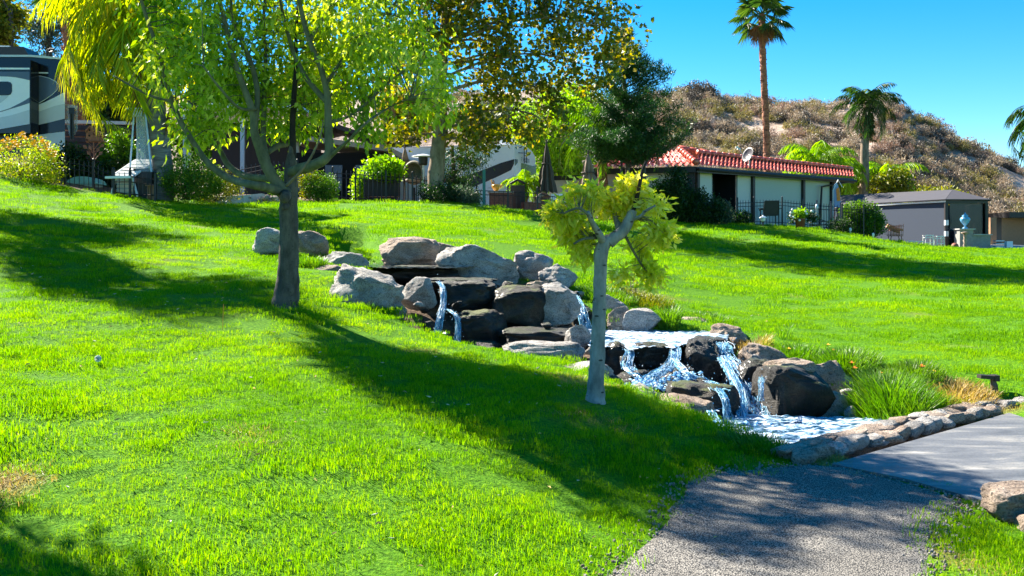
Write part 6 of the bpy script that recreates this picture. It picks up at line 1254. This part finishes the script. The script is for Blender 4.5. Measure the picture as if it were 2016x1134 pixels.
for x_ in (585, 640, 700): mb = MB(); wall(mb, xy(x_, YH - .02), xy(x_ + 34, YH - .02), PZ(375, YH), PZ(325, YH), .03); obj('window', mb, M['gsteel'], mh)

# gravel bed, kerb
mb = MB(); kp = [P(380, 397, 26.8), P(430, 395, 26.9), P(480, 392, 27.3), P(515, 388, 28.4)]
mb.prism([p - Vector((0, 0, .25)) for p in kp] + [p + Vector((0, .35, -.25)) for p in reversed(kp)], (0, 0, .36)); tag(obj('kerb', mb, M['conc']), kind='structure')
pv = [rock_mesh(700 + i, (.2, .18, .13), sub=2) for i in range(3)]
for me in pv: me.materials.append(M['gravel'])
rg = random.Random(6); vs, sc_ = [], []
for i in range(320): x_ = rg.uniform(375, 545); Y = 27.6 + rg.random() * 2.6; x = PX(x_, Y); vs.append((x, Y, P(x_, 394, 27).z + .03 + rg.uniform(0, .08) + (Y - 27.6) * .03)); sc_.append([rg.uniform(.3, 1.0)] * 3)
o = scatter('gravel', vs, [(rg.uniform(0, 6), 0, rg.uniform(0, 6)) for _ in vs], sc_, pv); tag(o, 'pinkish gravel and cobbles behind the kerb left of the big trunk', 'gravel')

# birdhouse
bh = thing('birdhouse', 'rust coloured metal birdhouse on a leafy stake inside the fence', 'birdhouse', P(184, 380, 26)); YB = 26; cb = lambda L: [(130 + x / 5.67, 200 + y / 5.67) for x, y in L]
mb = MB(); px_poly(mb, cb([(222,435),(222,330),(262,285),(300,330),(300,370),(382,390),(382,435)]), YB, .22); obj('house_body', mb, M['rust'], bh)
mb = MB(); px_poly(mb, cb([(212,345),(218,310),(262,265),(305,325),(300,335),(262,285)]), YB - .04, .3); px_poly(mb, cb([(300,345),(330,322),(375,340),(388,385),(330,378)]), YB - .04, .3); obj('roof', mb, M['rust'], bh)
for x, y in ((262,318),(258,380)):
    mb = MB(); c = P(130 + x / 5.67, 200 + y / 5.67, YB - .01); mb.tube([c, c + Vector((0, .02, 0))], .024, 12); obj('entrance_hole', mb, M['void'], bh)
mb = MB(); mb.prism([P(*cb([(216,436)])[0], YB - .06), P(*cb([(386,436)])[0], YB - .06), P(*cb([(386,444)])[0], YB - .06), P(*cb([(216,444)])[0], YB - .06)], (0, .34, 0)); obj('base_plate', mb, M['rust'], bh)
mb = MB(); mb.tube([P(187, 388, YB), P(184, 276, YB)], .018, 6); rg = random.Random(2)
for i, (x, y) in enumerate(((176,282),(193,284),(172,293),(197,290),(180,296),(190,300),(178,306),(194,306))):
    a, b = P(185, y + 10, YB), P(x, y, YB); mb.tube([a, b], .008, 4); d = (b - a).normalized() * .16; s_ = Vector((d.z, 0, -d.x)) * .32; mb.prism([b, b + d * .5 + s_, b + d, b + d * .5 - s_], (0, .006, 0))
obj('leafy_stake', mb, M['rust'], bh)

# pyramid patio heater
ph = thing('pyramid_heater', 'tall pyramid patio heater with a glass tube and flat top behind the slatted chair', 'patio heater', P(284, 385, 25.9)); YP = 25.9; zt = PZ(216, YP); g = P(282, 388, YP)
c0 = P(275, 216, YP); mb = MB(); mb.box((c0.x, YP, zt), (S(40, YP), S(36, YP), .035)); mb.box((c0.x, YP, zt - .10), (S(14, YP), S(14, YP), .18)); obj('top_plate', mb, M['steel'], ph)
tb = [(PX(268, YP), YP - .10), (PX(290, YP), YP - .10), (PX(290, YP), YP + .12), (PX(268, YP), YP + .12)]; bb = [(PX(263, YP), YP - .26), (PX(305, YP), YP - .26), (PX(305, YP), YP + .26), (PX(263, YP), YP + .26)]
for a, b in zip(tb, bb): mb = MB(); mb.tube([(a[0] - .02, a[1], PZ(222, YP)), (b[0], b[1], PZ(340, YP))], .024, 4); obj('corner_rail', mb, M['steel'], ph)
mb = MB(); mb.tube([P(278, 222, YP), P(283, 340, YP)], [.07, .07], 16); obj('glass_tube', mb, M['glass'], ph, smooth=True)
mb = MB(); mb.prism([P(270, 224, YP - .1), P(288, 224, YP - .1), P(302, 338, YP - .24), P(267, 338, YP - .24)], (0, .01, 0)); obj('mesh_guard', mb, glassmat('fine_guard', (.5, .55, .6), .35, .3), ph)
mb = MB(); mb.box((PX(287, YP), YP, (PZ(340, YP) + g.z) / 2), (S(36, YP), S(34, YP), PZ(340, YP) - g.z + .2)); obj('base_housing', mb, M['black'], ph)
# round patio heater
rh = thing('mushroom_heater', 'round topped patio heater beside the plane tree trunk', 'patio heater', P(836, 400, 34.6)); YM = 34.6; c = P(833, 306, YM)
mb = MB(); mb.lathe(c - Vector((0, 0, .05)), [(.42, 0), (.40, .02), (.2, .07), (.05, .10)], 24); obj('reflector', mb, M['gwhite'], rh, smooth=True); mb = MB(); mb.lathe(c - Vector((0, 0, .35)), [(.14, 0), (.16, .05), (.17, .28), (.1, .32)], 16); obj('burner', mb, M['black'], rh)
mb = MB(); mb.tube([P(836, 402, YM), P(833, 315, YM)], .035, 10); obj('pole', mb, M['steel'], rh); mb = MB(); mb.lathe(P(836, 405, YM), [(.25, 0), (.25, .05), (.18, .5), (.1, .55)], 16); obj('tank_housing', mb, M['steel'], rh)
wc_ = thing('wicker_pod_chair', 'round wicker pod chair behind the black fence left of the plane tree', 'chair', P(817, 402, 35)); YW = 35; c = P(815, 340, YW); mb = MB(); vs = []; n = 24
for i in range(11):
    a = i / 10 * 2.2
    for j in range(n): b = j / n * 6.2832; r = S(21, YW); vs.append(c + Vector((math.cos(b) * math.sin(a) * r, math.cos(a) * r * .9, math.sin(b) * math.sin(a) * r * 1.15)))
mb.add(vs, [(i*n+j, i*n+(j+1)%n, (i+1)*n+(j+1)%n, (i+1)*n+j) for i in range(10) for j in range(n)]); o = obj('shell', mb, M['wicker'], wc_, smooth=True); o.modifiers.new('t', 'SOLIDIFY').thickness = .04
mb = MB(); mb.lathe(c + Vector((0, -.1, -.35)), [(.05, 0), (.28, .03), (.30, .10), (.2, .15)], 14); obj('cushion', mb, M['beige'], wc_, smooth=True); mb = MB(); mb.lathe(P(815, 402, YW), [(.35, 0), (.35, .04), (.06, .1), (.05, .6)], 12); obj('stand', mb, M['black'], wc_)

# slatted chair and hot tub
lc = thing('lounge_chair', 'white slatted lounge chair with a raised back in front of the pyramid heater', 'lounge chair', P(262, 390, 25.5)); YQ = 25.5; cq = lambda x, y: (130 + x / 5.67, 200 + y / 5.67)
mb = MB(); L0, L1, R0, R1 = [P(*cq(*c), YQ) for c in ((520, 830), (680, 640), (740, 840), (915, 640))]
L1.y += .55; R1.y += .55
for a, b in ((L0, L1), (R0, R1)): mb.tube([a, b], .035, 6)
obj('back_frame', mb, M['white'], lc)
for f in (.05, .22, .42, .62, .82, .98):
    mb = MB(); a, b = L0.lerp(L1, f), R0.lerp(R1, f); d = (L1 - L0).normalized() * .055; mb.prism([a - d, b - d, b + d, a + d], (0, -.02, .02)); obj('slat', mb, M['white'], lc)
mb = MB(); a, b = P(*cq(480, 840), YQ - .1), P(*cq(760, 835), YQ - .1); mb.prism([a, b, b + Vector((.1, -.5, -.02)), a + Vector((.1, -.5, -.02))], (0, 0, -.06)); obj('seat', mb, M['white'], lc)
for x0, x1 in ((560, 500), (740, 800)):
    for dy in (-.45, .1): mb = MB(); mb.tube([P(*cq(x0, 845), YQ + dy), P(*cq(x1, 1060), YQ + dy)], .03, 6); obj('leg', mb, M['white'], lc)
cb2 = thing('storage_box', 'pale green slatted box beneath the white lounge chair', 'box', P(252, 390, 25.9)); mb = MB(); g = P(252, 388, 25.9); mb.box(g + Vector((0, .1, .28)), (S(38, 25.9), .4, .56)); obj('box_body', mb, M['aqua'], cb2)
for i in range(5): mb = MB(); mb.box(g + Vector((0, -.115, .06 + i * .11)), (S(38, 25.9), .02, .07)); obj('slat', mb, plain('off_white_slat', (.62, .66, .55), .6), cb2)
tn = thing('table_tan', 'small tan slatted stand at the right end of the short fence', 'stand', P(298, 392, 25.2)); tn.name = 'slatted_stand'; mb = MB(); g = P(297, 390, 25.3)
for i in range(4): mb.box(g + Vector((-.07 + i * .045, 0, .14)), (.03, .05, .36))
obj('slats', mb, M['tanwall'], tn); mb = MB(); mb.box(g + Vector((0, 0, .33)), (.22, .2, .03)); obj('top', mb, M['tanwall'], tn)
tub = thing('storage_bin', 'pale turquoise lidded bin behind the picket fence', 'bin', P(163, 384, 26)); g = P(160, 384, 26.0); mb = MB(); mb.box(g + Vector((0, .25, .18)), (S(52, 26), .55, .42)); obj('bin_body', mb, M['aqua'], tub)
mb = MB(); prof = [P(160 + 30 * math.cos(a), 362 - 15 * math.sin(a), 25.93) for a in [i * math.pi / 12 for i in range(13)]]; mb.prism(prof, (0, .65, 0)); obj('bin_lid', mb, plain('turquoise_lid', (.22, .50, .48), .4), tub)
tr2 = thing('dark_planter', 'dark square planter box behind the black fence', 'planter', P(750, 398, 33.7)); mb = MB(); g = P(752, 372, 33.9); mb.box(g, (S(68, 33.9), .6, .55)); obj('planter_box', mb, M['brown'], tr2)
for s in (-1, 1): mb = MB(); mb.box(g + Vector((s * .5, 0, -.4)), (.08, .5, .4)); obj('leg', mb, M['brown'], tr2)
mb = MB(); mb.box(g + Vector((0, 0, .285)), (S(72, 33.9), .66, .03)); obj('rim', mb, M['brown'], tr2)

# ---------------------------------------------------------------- middle white vehicle
V0 = xy(1012, 40); V1 = xy(1054, 42.3); V2 = xy(770, 41.6); zt, zb = PZ(283, 40), 2.1
tv = thing('travel_trailer', 'white travel trailer with a dark swoosh and a rear ladder behind the plane tree', 'trailer', (V0.x, V0.y, 2.2))
dS = (V0 - V2).normalized(); nS = Vector((-dS.y, dS.x)); dRr = (V1 - V0); Wd = dRr.length; dRr = dRr.normalized()
prof = [(0, zb), (0, zt), (.35 * Wd, zt + .02), (.62 * Wd, zt - .02), (.85 * Wd, zt - .14), (Wd, zt - .36), (Wd, zb)]
mb = MB(); mb.prism([(V0.x + dRr.x * s, V0.y + dRr.y * s, z) for s, z in prof], (-(V0 - V2).x, -(V0 - V2).y, 0)); obj('body', mb, M['gwhite'], tv)
def side(px, py):                               # point of the side wall seen at a photo pixel
    u = (px - 1008) / F; s = (u * V0.y - V0.x) / (-dS.x + u * dS.y); p = V0 - dS * s; return Vector((p.x - nS.x * .012, p.y - nS.y * .012, PZ(py, p.y)))
def rear(px, py):
    u = (px - 1008) / F; s = (u * V0.y - V0.x) / (dRr.x - u * dRr.y); p = V0 + dRr * s; n = Vector((dRr.y, -dRr.x)) * .012; return Vector((p.x + n.x, p.y + n.y, PZ(py, p.y)))
ct_ = lambda L: [(930 + x / 7.09, 260 + y / 7.09) for x, y in L]
def sart(L, f, mat, nm='stripe'): mb = MB(); pp = [f(*c) for c in ct_(L)]; mb.prism(pp, (nS.x * .008, nS.y * .008, 0)); return obj(nm, mb, M[mat], tv)
sart([(-400,690),(0,580),(200,510),(400,430),(585,378),(583,440),(540,530),(400,600),(200,690),(0,770),(-400,860)], side, 'navy')
sart([(200,785),(400,700),(583,600),(583,760),(400,800)], side, 'gpale')
sart([(590,378),(632,382),(630,430),(592,470)], rear, 'navy'); sart([(680,432),(740,445),(835,475),(886,468),(886,640),(680,640)], rear, 'gblack', 'lower_panel')
mb = MB()
for x in (704, 738): mb.tube([rear(*ct_([(x, 440)])[0]) + Vector((.05, -.1, 0)), rear(*ct_([(x, 190)])[0]) + Vector((.05, -.1, 0)), rear(*ct_([(x, 135)])[0]) + Vector((.05, -.02, 0))], .018, 6)
for y in (240, 330, 420): mb.tube([rear(*ct_([(704, y)])[0]) + Vector((.05, -.1, 0)), rear(*ct_([(738, y)])[0]) + Vector((.05, -.1, 0))], .015, 5)
mb.tube([rear(*ct_([(630, 292)])[0]) + Vector((.03, -.1, 0)), rear(*ct_([(735, 298)])[0]) + Vector((.05, -.1, 0))], .015, 5); obj('ladder', mb, M['black'], tv)
mb = MB(); c = P(998, 280, 41); mb.box(c, (.62, .7, .14)); mb.box(c + Vector((.05, 0, .09)), (.4, .5, .05)); obj('roof_vent', mb, M['gpale'], tv)
mb = MB(); mb.tube([side(1003, 286) - Vector((0, .05, 0)), side(930, 287) - Vector((0, .05, 0)), side(800, 291) - Vector((0, .05, 0))], .03, 6); obj('gutter_rail', mb, M['white'], tv)
tc = bpy.data.curves.new('t', 'FONT'); tc.body = 'E  WOOD'; tc.size = .30; tc.extrude = .002; to = bpy.data.objects.new('t', tc); sc.collection.objects.link(to); bpy.context.view_layer.update()
me = bpy.data.meshes.new_from_object(to); bpy.data.objects.remove(to); o = _link('lettering', me, plain('grey_letters', (.25, .27, .32), .5), None, False)
a = rear(*ct_([(672, 405)])[0]); o.location = a + Vector((dRr.y, -dRr.x, 0)) * .01; o.rotation_euler = (R(90), 0, math.atan2(dRr.y, dRr.x)); o.scale = (.75, .8, 1); bpy.context.view_layer.update(); mw = o.matrix_world.copy(); o.parent = tv; o.matrix_parent_inverse = Matrix.Translation(-tv.location)

# patio right of the plane tree
tp = thing('teal_post', 'teal painted square post at the top of the lawn', 'post', P(952, 408, 33.4)); mb = MB(); g = P(953, 410, 33.4); mb.box((g.x, g.y, (g.z + PZ(334, 33.4)) / 2), (.10, .10, PZ(334, 33.4) - g.z)); obj('shaft', mb, M['teal'], tp); mb = MB(); mb.box((g.x - .10, g.y, g.z + .13), (.05, .06, .3)); obj('white_stub', mb, M['white'], tp)
bc = thing('brick_counter', 'square brick counter with a pale top beside the teal post', 'counter', P(985, 412, 35.2)); mb = MB(); g = P(986, 414, 35.2); hh = PZ(379, 35.2) - g.z; mb.box((g.x, 35.6, g.z + hh / 2 - .1), (S(46, 35.2), .8, hh + .2)); obj('brick_base', mb, M['brick'], bc); mb = MB(); mb.box((g.x, 35.58, g.z + hh + .02), (S(52, 35.2), .9, .05)); obj('countertop', mb, M['conc'], bc)
fb = thing('fish_sculpture', 'orange and yellow curled ornament standing on the brick counter', 'ornament', P(976, 379, 35.4)); mb = MB(); cs = lambda L: [(930 + x / 7.09, 260 + y / 7.09) for x, y in L]
mb.lathe(P(977, 376, 35.4), [(.05, 0), (.10, .03), (.16, .12), (.17, .20), (.14, .24)], 14); mb.tube([P(*c, 35.4) for c in cs([(300,745),(275,700),(262,665)])], [.05, .03, .015], 6); mb.tube([P(*c, 35.4) for c in cs([(385,770),(410,745),(425,725)])], [.06, .04, .01], 6); obj('curled_body', mb, plain('amber_glaze', (.8, .34, .03), .3, var=.35, scale=14), fb, smooth=True)
mb = MB(); mb.tube([P(*c, 35.4) for c in cs([(300,720),(300,690),(285,670)])], [.03, .02, .01], 6); obj('horn', mb, M['rust'], fb)
bw = thing('brick_wall', 'low curved brick wall at the foot of the dark umbrella', 'wall', P(1065, 425, 36)); mb = MB(); wall(mb, xy(1032, 35.8), xy(1058, 36), 2.4, PZ(398, 36), .3); wall(mb, xy(1058, 36), xy(1084, 36.2), 2.4, PZ(386, 36), .3); obj('brickwork', mb, M['brick'], bw)
mb = MB(); mb.prism([P(x, y, 35.95) for x, y in ((1058,386),(1062,381),(1068,378),(1076,380),(1082,386))], (0, .35, 0)); obj('arched_cap', mb, M['brick'], bw)
st_ = thing('garden_statue', 'pinkish white curved stone ornament on the brick wall', 'ornament', P(1062, 398, 35.7)); mb = MB(); mb.tube([P(1058, 396, 35.7), P(1060, 388, 35.7), P(1065, 383, 35.7), P(1070, 386, 35.7)], [.10, .09, .07, .03], 10); obj('figure', mb, M['pinkstone'], st_, smooth=True); mb = MB(); mb.lathe(P(1058, 399, 35.7), [(.13, 0), (.13, .05)], 10); obj('base', mb, M['pinkstone'], st_)
gr = thing('kettle_cover', 'dark covered grill behind the small green palm', 'grill', P(1020, 410, 36.5)); mb = MB(); g = P(1019, 412, 36.5); mb.box(g + Vector((0, 0, .45)), (.55, .5, .9)); obj('cover', mb, M['cush'], gr); mb = MB(); mb.tube([g + Vector((-.28, -.2, .95)), g + Vector((0, -.2, 1.1)), g + Vector((.28, -.2, .95))], .05, 8); obj('hood', mb, M['black'], gr); gr.name = 'covered_grill'
pf = thing('white_panel_fence', 'short white boarded fence behind the young pale tree', 'fence', P(1095, 425, 36.4)); 
for i in range(4): mb = MB(); mb.box((PX(1088 + i * 8, 36.6), 36.6, 3.1), (.13, .03, .8)); obj('board', mb, M['gwhite'], pf)
sb = thing('side_table', 'small white topped table behind the young pale tree', 'table', P(1160, 430, 36.2)); g = P(1160, 412, 36.2); mb = MB(); mb.lathe(g, [(.42, 0), (.42, .04)], 20); obj('tabletop', mb, M['gwhite'], sb)
mb = MB(); mb.tube([g, g - Vector((0, 0, .7))], .04, 8); mb.lathe(g - Vector((0, 0, .7)), [(.25, 0), (.05, .06)], 12); obj('pedestal', mb, M['black'], sb)
for i, (px, py, Y) in enumerate(((876, 357, 33),)):
    t = thing('garden_gnome', 'tiny red capped white figure at the foot of the plane tree', 'figurine', P(px, py + 8, Y)); mb = MB(); g = P(px, py + 8, Y); mb.lathe(g - Vector((0,0,.1)), [(.05, 0), (.07, .1), (.05, .18), (.04, .22)], 10); obj('body', mb, M['white'], t, smooth=True); mb = MB(); mb.lathe(g + Vector((0, 0, .10)), [(.055, 0), (.04, .07), (.005, .16)], 10); obj('cap', mb, M['clay'], t)
